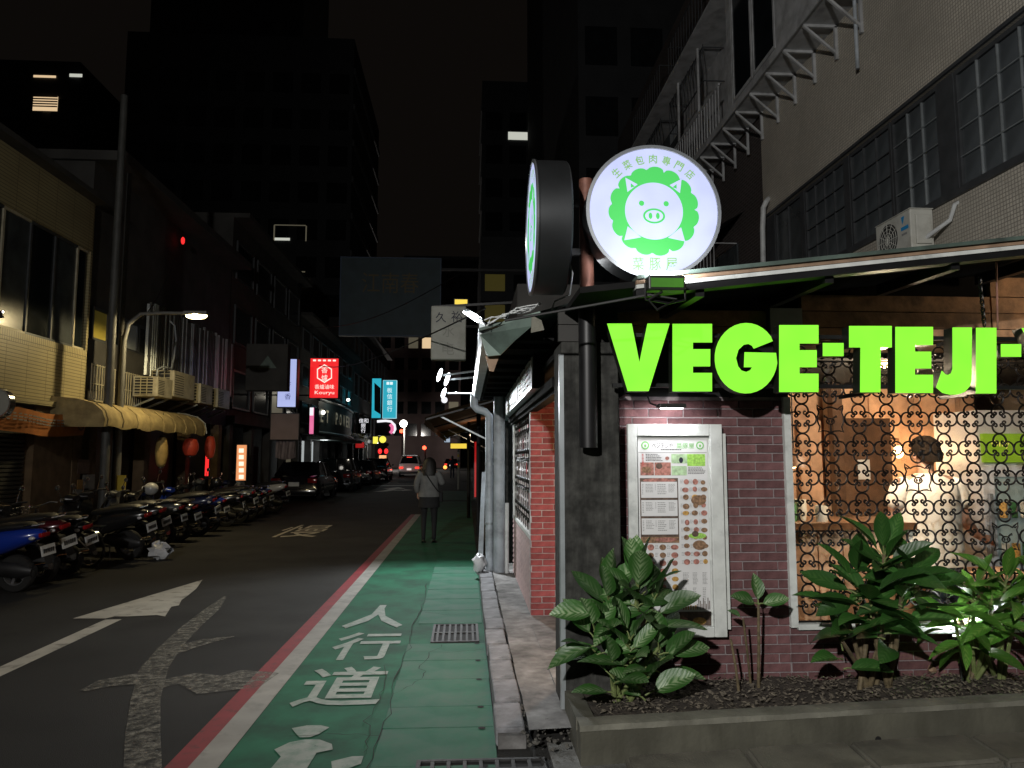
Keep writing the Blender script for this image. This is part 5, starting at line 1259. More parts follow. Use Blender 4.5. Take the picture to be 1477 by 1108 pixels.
# ---- cars
def make_car(paint, Lc=4.5, Wc=1.78, Hc=1.45, kind='sedan', lit=False, roofload=False):
    t = thing('parked_car', 'x', 'car', local=True)
    hl, hw = Lc/2, Wc/2; belt = .62*Hc+.02
    top = [(-hl,.50),(-hl+.06,.72),(-hl+.14,belt*.96),(-hl+.55,belt+.02),(-.5,belt),(.75,belt-.02),(1.15,belt-.04),(hl-.35,belt-.16),(hl-.08,belt-.28),(hl,.48)]
    if kind == 'van': top[2] = (-hl+.10,belt); top[3] = (-hl+.2,belt+.01)
    rows = []
    for y, zt in top:
        e_ = .93 if abs(y) > hl-.1 else 1.
        half = [(0,.20),(hw*.80*e_,.20),(hw*.97*e_,.30),(hw*e_,.48 if zt > .5 else zt*.8),(hw*.985*e_,min(zt,.48+(zt-.48)*.55) if zt > .48 else zt*.9),(hw*.93*e_,zt-.03 if zt > .5 else zt*.97),(hw*.80*e_,zt),(0,zt+.015)]
        rows.append([(-x,y,z) for x,z in half]+[(x,y,z) for x,z in reversed(half)])
    mb = MB().grid(rows); mb.add(rows[0], [tuple(range(len(rows[0])))]); mb.add(rows[-1], [tuple(range(len(rows[-1])))])
    body = part('body', mb, paint, t, True)
    # greenhouse: glass all round, painted roof and pillars
    if kind == 'sedan': gb0, gt0, gt1, gb1 = -hl+.50, -hl+1.15, .30, 1.12
    else: gb0, gt0, gt1, gb1 = -hl+.13, -hl+.34, .45, 1.15
    bw, tw = hw*.90, hw*.70
    B = [(-bw,gb0,belt),(bw,gb0,belt),(bw,gb1,belt-.03),(-bw,gb1,belt-.03)]; T = [(-tw,gt0,Hc-.03),(tw,gt0,Hc-.03),(tw,gt1,Hc-.02),(-tw,gt1,Hc-.02)]
    gl = part('windows', MB().add(B+T, [(0,1,5,4),(1,2,6,5),(2,3,7,6),(3,0,4,7)]), 'car_glass', t)
    rr_ = MB().grid([[(x*tw*1.04, y, Hc-.045+.045*(1-abs(x)**2.5)+.0) for x in (-1,-.8,-.4,0,.4,.8,1)] for y in (gt0-.03,gt0+.25,(gt0+gt1)/2,gt1-.2,gt1+.03)])
    part('roof', rr_, paint, t, True)
    pm_ = MB()
    for s_ in (-1, 1):
        pm_.bar((s_*bw,gb0,belt),(s_*tw,gt0,Hc-.03), .07).bar((s_*bw,gb1,belt-.03),(s_*tw,gt1,Hc-.02), .06).bar((s_*bw*1.0,-.15,belt),(s_*tw*1.0,-.18,Hc-.03), .05)
    part('pillars', pm_, paint, t)
    r_ = .32
    for s_ in (-1, 1):
        for y in (-hl+.85, hl-.88): wheel(t, (s_*(hw-.10),y,r_), r_, .20)
        part('mirror', MB().ell((s_*(hw+.08),.82,belt+.08), (.09,.06,.06), 10, 6), paint, t, True)
        part('tail_light', MB().bevbox((s_*(hw*.93),-hl-.005,.66),(s_*(hw*.55),-hl+.12,.84), .03), 'tail_lit' if lit else 'tail_red', t, True)
        part('headlight', MB().bevbox((s_*(hw*.92),hl-.30,.60),(s_*(hw*.5),hl-.04,.72), .03), 'lamp_clear', t, True)
        part('door_handle', MB().box((s_*(hw+.005),-.45,belt-.12),(s_*(hw-.02),-.25,belt-.09)), 'chrome', t)
    part('license_plate', MB().box((-.19,-hl-.012,.55),(.19,-hl+.005,.70)), 'plate_lit' if lit else 'plate_white', t)
    part('bumper', MB().bevbox((-hw*.92,-hl-.03,.24),(hw*.92,-hl+.12,.46), .04), paint if kind == 'sedan' else 'plastic_black', t, True)
    if lit: part('brake_light', MB().box((-.22,gt0-.06,Hc-.12),(.22,gt0-.02,Hc-.07)), 'tail_lit', t)
    if roofload:
        rk = MB().bar((-tw,gt0+.1,Hc+.06),(-tw,gt1,Hc+.06), .03).bar((tw,gt0+.1,Hc+.06),(tw,gt1,Hc+.06), .03)
        for y in (gt0+.2, 0, gt1-.1): rk.bar((-tw,y,Hc+.06),(tw,y,Hc+.06), .03)
        part('roof_rack', rk, 'chrome', t)
    return t
def place_car(t, X, Y, rzz, label, name='parked_car', cat='car', group='cars parked along the left side'):
    t.name = name; t.location = (X,Y,0); t.rotation_euler = (0,0,rzz); tag(t, label, cat, group); return t
cblk = make_car('car_black'); place_car(cblk, -6.30, 30.0, 0, 'black sedan, nearest of the parked cars')
cg = make_car('car_grey', Hc=1.56); place_car(cg, -6.28, 37.5, R(1), 'dark grey car, second of the parked cars')
c3 = copy_tree(cblk); place_car(c3, -6.25, 45.5, 0, 'black sedan, third of the parked cars')
c4 = copy_tree(cg); place_car(c4, -6.3, 53.5, 0, 'dark car, farthest of the parked cars, by the red shop glow')
vn = make_car('car_white', 4.4, 1.78, 1.72, 'van', True, True)
place_car(vn, -4.75, 64.5, 0, 'white van with red lit brake lights and roof rack driving away', 'white_van', 'van', 'moving vehicles')
fc_ = make_car('car_grey', lit=True); place_car(fc_, -1.9, 95, 0, 'small far car with lit tail lights at the end of the street', 'far_car', 'car', 'moving vehicles')
# ================================================================== along the shop's side
sb = thing('shop_box_sign', 'long white box sign with small lettering under the eave along the walkway', 'sign', (XS-.07,8.5,2.14))
bs_ = part('box', MB().box((XS-.10,5.85,2.15),(XS-.01,11.0,2.42)), 'black_steel', sb)
part('white_face', MB().box((XS-.112,5.87,2.165),(XS-.101,10.98,2.405)), 'poster_paper', sb)
random.seed(14)
for k in range(20):
    y0 = 6.0+k*.245
    if k in (6,7,8): part('picture', MB().box((XS-.1175,y0,2.18),(XS-.1125,y0+.22,2.32)), 'photo_dark', sb)
    else:
        mb = MB()
        for r_ in range(4):
            z = 2.37-r_*.05; mb.box((XS-.1165,y0+.01,z-.022),(XS-.1125,y0+random.uniform(.10,.21),z))
        part('lettering', mb, ('print_grey','photo_meat','print_grey')[k%3], sb)
part('bottom_rail', MB().box((XS-.115,5.86,2.148),(XS-.01,11.0,2.163)), 'galvanised', sb)
# downpipes
dp = thing('downpipe', 'pale grey downpipe with an elbow from the gutter at the end of the shop side', 'pipe', (.25,10.1,0))
e = at(684,583,10.1); b_ = at(705,828,10.1); b_.z = .08
part('pipe', MB().tube([(e.x,10.1,e.z+.12),(e.x,10.1,e.z-.02),(e.x+.04,10.1,e.z-.07),(b_.x-.06,10.1,e.z-.10),(b_.x,10.1,e.z-.16),(b_.x,10.1,e.z-.4),(b_.x+.01,10.1,.06)], .052, 12), 'pvc_grey', dp, True)
for z in (.7, 1.5): part('pipe_clip', MB().lathe([(.054,z),(.060,z),(.060,z+.03),(.054,z+.03)], 14, 'Z', (b_.x+.006,10.1,0)), 'galvanised', dp)
dp2 = thing('downpipe', 'thick grey downpipe standing right of the elbowed one', 'pipe', (.42,10.0,0))
q = at(720,700,10.0)
part('pipe', MB().tube([(q.x,10.0,.06),(q.x,10.0,2.42)], .078, 14), 'pvc_grey', dp2, True)
dp3 = thing('conduit', 'thin white conduit beside the brick pier, lower half of the wall', 'pipe', (.55,9.9,0))
q = at(731,800,9.9); part('pipe', MB().tube([(q.x,9.9,.06),(q.x,9.9,1.0)], .028, 10), 'pvc_white', dp3, True)
q = at(694,760,10.3); tag(part('board', MB().add([(q.x-.05,10.25,.06),(q.x+.02,10.25,.06),(q.x+.06,10.3,1.4),(q.x+.01,10.3,1.4),(q.x-.05,10.28,.06),(q.x+.02,10.28,.06),(q.x+.06,10.33,1.4),(q.x+.01,10.33,1.4)], [(0,1,2,3),(4,7,6,5),(0,4,5,1),(1,5,6,2),(2,6,7,3),(3,7,4,0)]), 'pvc_grey'), 'narrow grey board leaning beside the downpipes', 'board')
random.seed(18); rows = []; q = gp(690,818,.1)
for i in range(9):
    th = math.pi*i/8
    rows.append([(q.x+.09*math.sin(th)*math.cos(ph)*(1+jit(.3)), 10.0+.09*math.sin(th)*math.sin(ph)*(1+jit(.3)), .20+.13*math.cos(th)*(1+jit(.15))) for ph in [2*math.pi*j/10 for j in range(11)]])
tag(part('plastic_bag', MB().grid(rows), 'plastic_bag', None, True), 'crumpled white plastic bag at the foot of the downpipes', 'bag')
# LED bar over the walkway end and three small lamps on arms
lb = thing('light_bar', 'bright white light bar on a bracket at the gutter corner', 'lamp', tuple(at(680,455,5.6)))
a_, b2_ = at(671,450,5.6), at(692,464,5.5)
part('housing', MB().bar(a_+Vector((0,0,.02)), b2_+Vector((0,0,.02)), .05, .02), 'galvanised', lb)
part('tube', MB().bar(a_, b2_, .045, .02), 'lamp_white', lb)
part('bracket', MB().tube([tuple(b2_), tuple(at(700,470,5.4)), (XGU+.05,5.2,ZGU+.08)], .012, 6), 'black_steel', lb)
lamp('SPOT', 'light_bar_beam', ((a_.x+b2_.x)/2,5.5,a_.z-.03), 150, (.92,.97,1.0), lb, aim=(.12,6.7,.0), size=.08, angle=135, blend=.9)
for k, (x0_, y0_, ln) in enumerate(((634,541,.17),(645,547,.17),(640,567,.13))):
    c = at(x0_, y0_, 11.2)
    al = thing('arm_lamp', ('upper left','upper right','lowest')[k]+' of the three white lamps on arms beyond the gutter', 'lamp', (c.x,c.y,c.z-.1))
    part('lens', loft([(-.02,0,.022,ln*.5),(.0,0,.030,ln*.62)], 14), 'lamp_white', al).matrix_basis = Matrix.Translation(c) @ Matrix.Rotation(R(18), 4, 'Y')
    part('shell', loft([(0.005,0,.034,ln*.66),(.08,0,.03,ln*.4)], 14), 'flood_black', al).matrix_basis = Matrix.Translation(c) @ Matrix.Rotation(R(18), 4, 'Y')
    part('arm', MB().tube([(c.x+.03,c.y+.06,c.z+.0),(XGU+.06,c.y-.4,c.z+.02-.03*k)], .016, 6), 'galvanised', al)
    lamp('SPOT', 'arm_lamp_beam', (c.x,c.y-.06,c.z-.04), 170, (.92,.97,1.0), al, aim=(c.x+.1,c.y-2.6,0), size=.05, angle=125, blend=.8)
# wires tangled on the roof corner
random.seed(4)
wr = thing('cable_tangle', 'tangle of pale cables on the roof corner beside the verge board', 'cable', tuple(at(750,455,4.95)))
for k in range(5):
    pts = [at(702+i*12+jit(7), 466-i*4.5+jit(5), 5.0+jit(.06)) for i in range(7)]
    part('cable', MB().tube(pts, .004, 6), 'pvc_white', wr, True)
part('cable', MB().tube([at(795,450,4.8), at(800,435,4.8), at(822,425,4.8), at(826,395,4.75), at(822,380,4.7)], .006, 6), 'pvc_white', wr, True)
# unlit box sign hanging over the walkway
us = thing('hanging_sign', 'unlit pale box sign with dark brush characters hanging over the walkway', 'sign', tuple(at(647,520,12.2)))
a_, b2_ = at(622,441,12.2), at(672,519,12.2)
part('box', MB().bevbox((a_.x,12.2,b2_.z),(b2_.x,12.45,a_.z), .02), 'unlit_sign', us)
w_ = b2_.x-a_.x
text('久', (a_.x+w_*.28,12.19,at(636,458,12.2).z), EX, EZ, w_*.30, None, 'ink_dark', us); text('裕', (a_.x+w_*.74,12.19,at(660,457,12.2).z), EX, EZ, w_*.33, None, 'ink_dark', us)
text('水', (a_.x+w_*.5,12.19,at(648,478,12.2).z), EX, EZ, w_*.34, None, 'ink_faint', us); text('电', (a_.x+w_*.5,12.19,at(648,503,12.2).z), EX, EZ, w_*.34, None, 'ink_faint', us)
part('hanger', MB().bar((a_.x+.05,12.3,a_.z+.0),(1.2,12.3,a_.z+.12), .04), 'black_steel', us)
# small yellow sign plates
for (x0_,y0_,x1_,y1_,Y_,lab) in ((656,432,674,439,16.,'small yellow lit plate above the unlit hanging sign'),(650,640,673,647,27.,'yellow lit strip sign low over the far walkway'),(641,627,649,638,30.,'small white lit square sign by the far green patch')):
    p0, p1 = at(x0_,y0_,Y_), at(x1_,y1_,Y_)
    t = thing('strip_sign', lab, 'sign', ((p0.x+p1.x)/2,Y_,p1.z))
    part('case', MB().box((p0.x-.02,Y_+.01,p1.z-.02),(p1.x+.02,Y_+.12,p0.z+.02)), 'black_steel', t)
    part('lit_face', MB().box((p0.x,Y_-.004,p1.z),(p1.x,Y_+.009,p0.z)), 'yellow_sign' if 'yellow' in lab else 'shop_blue', t)
# neighbouring shops along the right side, in the dark
nb = thing('row_shophouse', 'dark row of shops with brown awning past the restaurant side', 'building', (1.5,25,0))
part('wall', MB().box((.75,10.9,0),(5.5,42,4.2)), 'dark_wall', nb)
for k in range(8):
    y0 = 11.6+k*3.6
    part('shutter', MB().box((.70,y0,.1),(.745,y0+2.7,2.3)), 'shutter_steel', nb)
    part('pillar', MB().box((.55,y0-.55,0),(.749,y0-.25,2.8)), 'column_concrete', nb)
lamp('POINT', 'awning_bulb', (.1,20.,2.2), 14, (1.0,.7,.45), nb, size=.05)
aw = thing('brown_awning', 'long sloping brown awning over the far walkway on the right', 'awning', (.2,18,2.3))
a0, a1 = at(600,628,24.), at(690,598,13.5)
part('canopy', MB().grid([[(-.75,y,2.32+.02*math.sin(y*4)),(-.35,y,2.46+.02*math.sin(y*3)),(.1,y,2.58),(.74,y,2.72)] for y in [13.4+i*.8 for i in range(19)]]), 'brown_awning', aw, True)
part('valance', MB().grid([[(-.75,y,2.32),(-.76,y,2.18+.02*math.sin(y*7))] for y in [13.4+i*.4 for i in range(37)]]), 'brown_awning', aw)
for y in (13.5,17,21,25,27.5): part('rib', MB().bar((-.74,y,2.29),(.72,y,2.69), .03), 'black_steel', aw)
for y in (13.6, 20.5, 27.4): part('strut', MB().bar((-.5,y,2.36),(.74,y,1.75), .03), 'galvanised', aw)
for k, (px_, Y_) in enumerate(((676,20.),(690,15.5))):
    q = at(px_,700,Y_); tag(part('awning_post', MB().tube([(q.x,Y_,0),(q.x,Y_,2.55)], .045, 8), 'black_steel', None, True), ('thin dark post under the far end of the brown awning','dark post under the near end of the brown awning')[k], 'post')
rs = thing('red_strip_light', 'narrow red lit strip beside the dark right-hand shops', 'light', tuple(gp(684,735)))
q = at(686,690,19.); part('strip', MB().box((q.x-.03,19.,.6),(q.x+.04,19.06,2.0)), 'tail_soft', rs); part('backing', MB().box((q.x-.05,19.061,.55),(q.x+.06,19.1,2.05)), 'black_steel', rs)
sp_ = thing('striped_pole', 'thin pole with yellow and black hazard stripes at the far green patch', 'pole', tuple(gp(661,706)))
q = gp(661,706); part('pole', MB().tube([(q.x,q.y,0),(q.x,q.y,2.9)], .05, 8), 'unlit_sign', sp_)
for k in range(5): part('stripe', MB().lathe([(.053,1.1+k*.26),(.053,1.24+k*.26)], 10, 'Z', (q.x,q.y,0)), 'stripe_yellow' if k%2 == 0 else 'black_steel', sp_)
el_ = thing('eave_fill_lamp', 'added warm fill lamp under the eave, out of view at the right end of the front', 'lamp', (4.25,4.3,2.78))  # unseen lamp added to light the planks over the window
part('bulb', MB().ell((4.25,4.3,2.80), (.03,.03,.04), 8, 6), 'lamp_warm', el_, True); part('holder', MB().tube([(4.25,4.3,2.84),(4.25,4.3,2.93)], .02, 8), 'black_steel', el_)
lamp('POINT', 'eave_fill_light', (4.25,4.3,2.72), 9, (1.0,.74,.48), el_, size=.05)
# ================================================================== grey tiled block above the shop
XB = 6.3
ub = thing('tiled_block', 'grey mosaic-tiled block rising behind the restaurant roof', 'building', (9,12,0))
Yf = atx(1101,300,XB).y
zb = [atx(1191,371,XB).z, atx(1477,233,XB).z]; zt = [atx(1282,171,XB).z, atx(1477,22,XB).z]
WB, WT = sum(zb)/2, sum(zt)/2
part('wall_lower', MB().box((XB,2,0),(XB+.3,Yf,WB)), 'mosaic_grey', ub)
part('wall_upper', MB().box((XB,2,WT),(XB+.3,Yf,16)), 'mosaic_grey', ub)
part('wall_end', MB().box((XB+.3,Yf-.2,0),(14,Yf,16)), 'mosaic_grey', ub)
part('room_back', MB().box((XB+.9,2,WB-.3),(XB+1.0,Yf-.3,WT+.3)), 'tower_wall', ub)
edges = [(1560,1378),(1354,1283),(1282,1221),(1214,1155),(1150,1112)]
ypx = lambda x: atx(x,250,XB).y
prev = 2
PN = {}
for k, (xa, xb_) in enumerate(edges):
    ya, yb = ypx(xa), ypx(xb_)
    part('pier', MB().box((XB+.04,prev,WB),(XB+.3,ya,WT)), 'steel_frame', ub); prev = yb
    wn_ = part('window', MB().box((XB+.05,ya,WB),(XB+.11,ya+.05,WT)).box((XB+.05,yb-.05,WB),(XB+.11,yb,WT)).box((XB+.05,ya+.05,WB),(XB+.11,yb-.05,WB+.06)).box((XB+.05,ya+.05,WT-.06),(XB+.11,yb-.05,WT)), 'steel_frame', ub)
    nx_ = max(1, round((yb-ya)/.36)) if k < 4 else 2; nz_ = 4 if k < 4 else 1
    dy, dz = (yb-ya-.10)/nx_, (WT-WB-.12)/nz_
    for i in range(nx_):
        if i: part('muntin', MB().box((XB+.055,ya+.05+i*dy-.007,WB+.06),(XB+.095,ya+.05+i*dy+.007,WT-.06)), 'galvanised' if k < 2 else 'steel_frame', wn_)
        for j in range(nz_):
            key = (round(dy,2), round(dz,2))
            cur = (i == nx_-1 and k == 1) or (k == 4)
            me = MB().box((-.004,-dy/2+.014,-dz/2+.010),(.004,dy/2-.014,dz/2-.010)).mesh('pane'); me.materials.append(M['pane_curtain' if cur else 'pane_grey'])
            put('pane', me, None, wn_, Matrix.Translation((XB+.085, ya+.05+(i+.5)*dy, WB+.06+(j+.5)*dz)) @ Matrix.Rotation(jit(.01), 4, 'Z'))
    for j in range(1, nz_): part('glazing_bar', MB().box((XB+.05,ya+.05,WB+.06+j*dz-.007),(XB+.075,yb-.05,WB+.06+j*dz+.007)), 'galvanised' if k < 2 else 'steel_frame', wn_)
part('pier', MB().box((XB+.04,prev,WB),(XB+.3,Yf,WT)), 'steel_frame', ub)
part('sill_band', MB().box((XB-.05,2,WB-.09),(XB+.0,Yf,WB-.01)), 'steel_frame', ub)
part('head_band', MB().box((XB-.04,2,WT),(XB+.0,Yf,WT+.05)), 'steel_frame', ub)
# metal balcony on triangular brackets
Zb = 8.98
ba = thing('steel_balcony', 'pale steel balcony on triangular brackets, high on the tiled block', 'balcony', (5.8,16,Zb))
y0, y1 = 10.5, 20.5
XO = XB-.62
part('floor_plate', MB().box((XO,y0,Zb),(XB,y1,Zb+.05)), 'balcony_white', ba)
part('edge_beam', MB().box((XO-.03,y0,Zb-.02),(XO+.0,y1,Zb+.14)), 'balcony_white', ba)
for i in range(12):
    yy = 10.86+i*.8
    part('bracket', MB().bar((XO+.02,yy,Zb-.03),(XB,yy,Zb-.03), .05, .05).bar((XO+.04,yy,Zb-.04),(XB-.02,yy,Zb-.52), .04, .04).bar((XB-.03,yy,Zb-.03),(XB-.03,yy,Zb-.62), .05, .05), 'balcony_white', ba)
part('front_cladding', MB().box((XO-.005,y0,Zb+.14),(XO+.03,12.7,Zb+3.2)), 'balcony_white', ba)
for (ya, yb) in ((12.75,13.82),(13.86,14.92)):
    wn_ = part('window', MB().box((XO,ya,Zb+.2),(XO+.05,ya+.06,Zb+2.6)).box((XO,yb-.06,Zb+.2),(XO+.05,yb,Zb+2.6)).box((XO,ya+.06,Zb+.2),(XO+.05,yb-.06,Zb+.28)).box((XO,ya+.06,Zb+2.52),(XO+.05,yb-.06,Zb+2.6)), 'balcony_white', ba)
    part('pane', MB().box((XO+.02,ya+.06,Zb+.28),(XO+.03,yb-.06,Zb+2.52)), 'pane_dark', wn_)
part('end_cladding', MB().box((XO-.002,14.94,Zb+.14),(XO+.03,15.2,Zb+3.2)), 'balcony_white', ba)
part('roof_sheet', MB().box((XO-.3,y0,Zb+2.75),(XB,24,Zb+2.82)), 'balcony_white', ba)
part('back_wall', MB().box((XB-.02,15.7,Zb+.06),(XB-.005,y1,Zb+2.75)), 'balcony_white', ba)
for i in range(24): part('baluster', MB().box((XO-.012,15.8+i*.2,Zb+.14),(XO+.012,15.824+i*.2,Zb+1.05)), 'balcony_white', ba)
part('hand_rail', MB().box((XO-.02,15.75,Zb+1.05),(XO+.02,y1,Zb+1.1)), 'balcony_white', ba)
for yy in (17.2, 18.9): part('roof_post', MB().bar((XO,yy,Zb+1.1),(XO,yy,Zb+2.75), .05), 'balcony_white', ba)
for yy in (10.9,): part('hanging_pipe', MB().tube([(XB-.1,yy,Zb),(XB-.1,yy,Zb-1.2)], .03, 8), 'pvc_grey', ba)
# dark brick block farther on, with window cages
db = thing('brick_block', 'dark brick block with barred window cages behind the round sign', 'building', (9,20,0))
part('wall', MB().box((XB+.05,Yf+.02,0),(14,30,15)), 'brick_far', db)
for k, (ya, yb, za, zb_) in enumerate(((16.6,19.6,4.3,6.6),(20.4,23.5,4.3,6.6),(17,20,11,13.4),(21,24.5,11,13.4))):
    wn_ = part('window', MB().box((XB,ya,za),(XB+.04,yb,zb_)), 'pane_curtain', db)
    part('lit_pane', MB().box((XB-.008,ya+.2,za+.3),(XB-.002,ya+.9,za+1.3)), 'win_faint', wn_)
    cg_ = MB()
    n_ = 12
    for i in range(n_+1): cg_.bar((XB-.55,ya+(yb-ya)*i/n_,za-.2),(XB-.55,ya+(yb-ya)*i/n_,zb_), .02)
    for j in range(4): cg_.bar((XB-.55,ya,za-.2+(zb_-za+.2)*j/3),(XB-.55,yb,za-.2+(zb_-za+.2)*j/3), .025)
    for yy in (ya, yb):
        for j in range(4): cg_.bar((XB-.55,yy,za-.2+(zb_-za+.2)*j/3),(XB,yy,za-.2+(zb_-za+.2)*j/3), .025)
    part('window_cage', cg_, 'balcony_white' if k < 2 else 'steel_frame', wn_)
part('canopy', MB().add([(XB-.8,16.2,6.75),(XB+.05,16.2,7.25),(XB+.05,24,7.25),(XB-.8,24,6.75)], [(0,1,2,3)]), 'steel_frame', db)
# drain pipe at the block's corner
dpp = thing('corner_pipe', 'pale pipe with a bent top at the corner of the tiled block', 'pipe', (XB-.2,Yf-.1,2.7))
pa = [atx(1101,392,XB-.15), atx(1100,330,XB-.15), atx(1101,300,XB-.15), atx(1105,291,XB-.1), atx(1109,287,XB)]
part('pipe', MB().tube(pa, .055, 12), 'pvc_white', dpp, True)
# outdoor unit of the air conditioner on the wall
ac = thing('air_conditioner', 'white outdoor air conditioner unit with round fan grille above the shop roof', 'air conditioner', (XB-.2,10.4,4.2))
xa, xb_ = XB-.42, XB-.10; ya = atx(1312,302,xa).y; yb = ya+.83; z1 = atx(1310,302,xa).z; z0 = z1-.58
part('casing', MB().bevbox((xa,ya,z0),(xb_,yb,z1), .015), 'ac_white', ac)
part('fan_recess', MB().lathe([(0,-.002),(.235,-.002)], 28, 'X', (xa-.001,yb-.30,z0+.29)), 'grille_dark', ac)
gr = MB()
for r_ in (.06,.11,.16,.21): gr.tube([(xa-.010,yb-.30+r_*math.cos(R(a)),z0+.29+r_*math.sin(R(a))) for a in range(0,360,18)], .004, 4, close=True)
for k in range(12):
    a = R(30*k); gr.tube([(xa-.010,yb-.30,z0+.29),(xa-.010,yb-.30+.235*math.cos(a),z0+.29+.235*math.sin(a))], .004, 4)
part('fan_grille', gr, 'ac_white', ac)
part('valve_cover', MB().bevbox((xa+.06,ya-.035,z0+.10),(xb_-.05,ya+.0,z0+.50), .01), 'ac_white', ac)
part('top_panel', MB().bevbox((xa-.006,ya-.006,z1),(xb_+.006,yb+.006,z1+.012), .004), 'ac_white', ac)
part('logo', MB().sheet([(xa-.004,ya+.20,z1-.06),(xa-.004,ya+.12,z1-.06),(xa-.004,ya+.17,z1-.17)]).sheet([(xa-.004,ya+.21,z1-.20),(xa-.004,ya+.04,z1-.20),(xa-.004,ya+.04,z1-.25),(xa-.004,ya+.21,z1-.25)]), 'logo_blue', ac)
part('model_plate', MB().sheet([(xa-.004,ya+.2,z1-.29),(xa-.004,ya+.08,z1-.29),(xa-.004,ya+.08,z1-.32),(xa-.004,ya+.2,z1-.32)]), 'print_grey', ac)
part('refrigerant_pipe', MB().tube([(xa+.2,ya-.02,z0+.18),(xa+.2,ya-.10,z0+.20),(XB-.06,ya-.28,z0+.34),(XB-.04,ya-.36,z0+.52),(XB+.02,ya-.36,z0+.55)], .028, 8), 'pvc_white', ac, True)
part('mount', MB().bar((xa+.03,ya+.1,z0-.03),(XB,ya+.1,z0-.03), .04).bar((xa+.03,yb-.1,z0-.03),(XB,yb-.1,z0-.03), .04), 'galvanised', ac)
# chain and rod in front of the planks
ch = thing('sign_chain', 'black chain hanging from the eave at the right end of the letters', 'chain', tuple(at(1418,470,4.2)))
p0, p1 = at(1413,402,4.2), at(1420,470,4.2)
for k in range(11):
    c = p0.lerp(p1, (k+.5)/11); mb = MB().tube([((.011 if k%2 else 0)*math.cos(R(a)), (0 if k%2 else .011)*math.cos(R(a)), .021*math.sin(R(a))) for a in range(0,360,40)], .0042, 5, close=True)
    put('link', mb.mesh('link', True), 'chain_black', ch, Matrix.Translation(c))
tag(part('hanger_rod', MB().tube([at(1437,378,4.25), at(1439,475,4.25)], .006, 6), 'rust_pipe'), 'thin rusty rod hanging from the eave right of the chain', 'rod')
# ================================================================== left side of the street
XL = -7.6
struct('left_pavement', MB().box((-14,-10,-.02),(-7.0,90,.03)), 'old_concrete')
# ---- cream tiled shophouse
cb_ = thing('cream_shophouse', 'cream tiled shophouse with steel shutter at the left edge', 'building', (-9,10,0))
Y1 = 15.15
zl, zs, zu = 2.62, 3.72, 6.75
part('tile_band', MB().box((XL,2,zl),(XL-.3,Y1,zs-.18)), 'cream_tile', cb_)
part('soldier_course', MB().box((XL+.004,2,zs-.18),(XL-.3,Y1,zs)), 'cream_soldier', cb_)
part('lip', MB().box((XL+.10,2,zl-.10),(XL-.3,Y1+.03,zl)), 'cream_front', cb_)
part('end_wall', MB().box((XL-.02,Y1,0),(-13,Y1+.08,6.8)), 'cream_front', cb_)
part('tile_band', MB().box((XL,2,5.75),(XL-.3,Y1,zu)), 'cream_tile', cb_)
part('setback_storey', MB().box((-10.5,2,6.86),(-13,Y1-.5,9.2)), 'dark_wall', cb_)
part('ledge', MB().box((XL+.25,2,6.75),(XL-.3,Y1+.1,6.85)), 'dark_wall', cb_)
for z0, z1 in ((zs,5.75),):
    part('room_back', MB().box((XL-.9,2,z0),(XL-.95,Y1,z1)), 'tower_wall', cb_)
    y = 3.0
    k = 0
    while y < Y1-.3:
        w_ = min(.78, Y1-.05-y)
        wn_ = part('window', MB().box((XL-.10,y,z0),(XL-.04,y+.05,z1)).box((XL-.10,y+.05,z0),(XL-.04,y+w_,z0+.05)).box((XL-.10,y+.05,z1-.05),(XL-.04,y+w_,z1)), 'steel_frame' if k%3 else 'ac_cream', cb_)
        part('pane', MB().box((XL-.075,y+.055,z0+.05),(XL-.068,y+w_-.002,z1-.05)), 'pane_dark' if k%2 else 'pane_curtain', wn_)
        y += w_; k += 1
part('corner_post', MB().box((XL+.02,Y1-.32,0),(XL-.3,Y1,zl-.10)), 'stucco_brown', cb_)
part('corner_post', MB().box((XL+.0,Y1-1.6,0),(XL-.3,Y1-.32,zl-.10)), 'stucco_brown', cb_)
part('shutter_head', MB().box((XL-.05,4,2.2),(XL-.3,Y1-1.6,zl-.10)), 'dark_wall', cb_)
ss = MB()
for i in range(30):
    z = .05+i*.072
    part('shutter_slat', MB().prism([(XL-.15,4,z),(XL-.11,4,z+.012),(XL-.11,4,z+.055),(XL-.15,4,z+.068)], (0,Y1-1.66-4,0)), 'shutter_steel', cb_)
# notices on the corner post
for k, (x0_,y0_,x1_,y1_,m) in enumerate(((113,663,129,683,'photo_dark'),(120,685,136,706,'paper_notice'),(112,692,119,706,'photo_gold'),(106,706,128,722,'paper_notice'))):
    a_, b2_ = atx(x0_,y0_,XL+.03), atx(x1_,y1_,XL+.03)
    tag(part('wall_notice', MB().box((XL+.022,a_.y,b2_.z),(XL+.03,b2_.y,a_.z)), m), ('dark framed notice, topmost on the brown corner post','white paper notice right of the small yellow one on the corner post','small yellow notice on the brown corner post','wide white notice, lowest on the brown corner post')[k], 'notice')
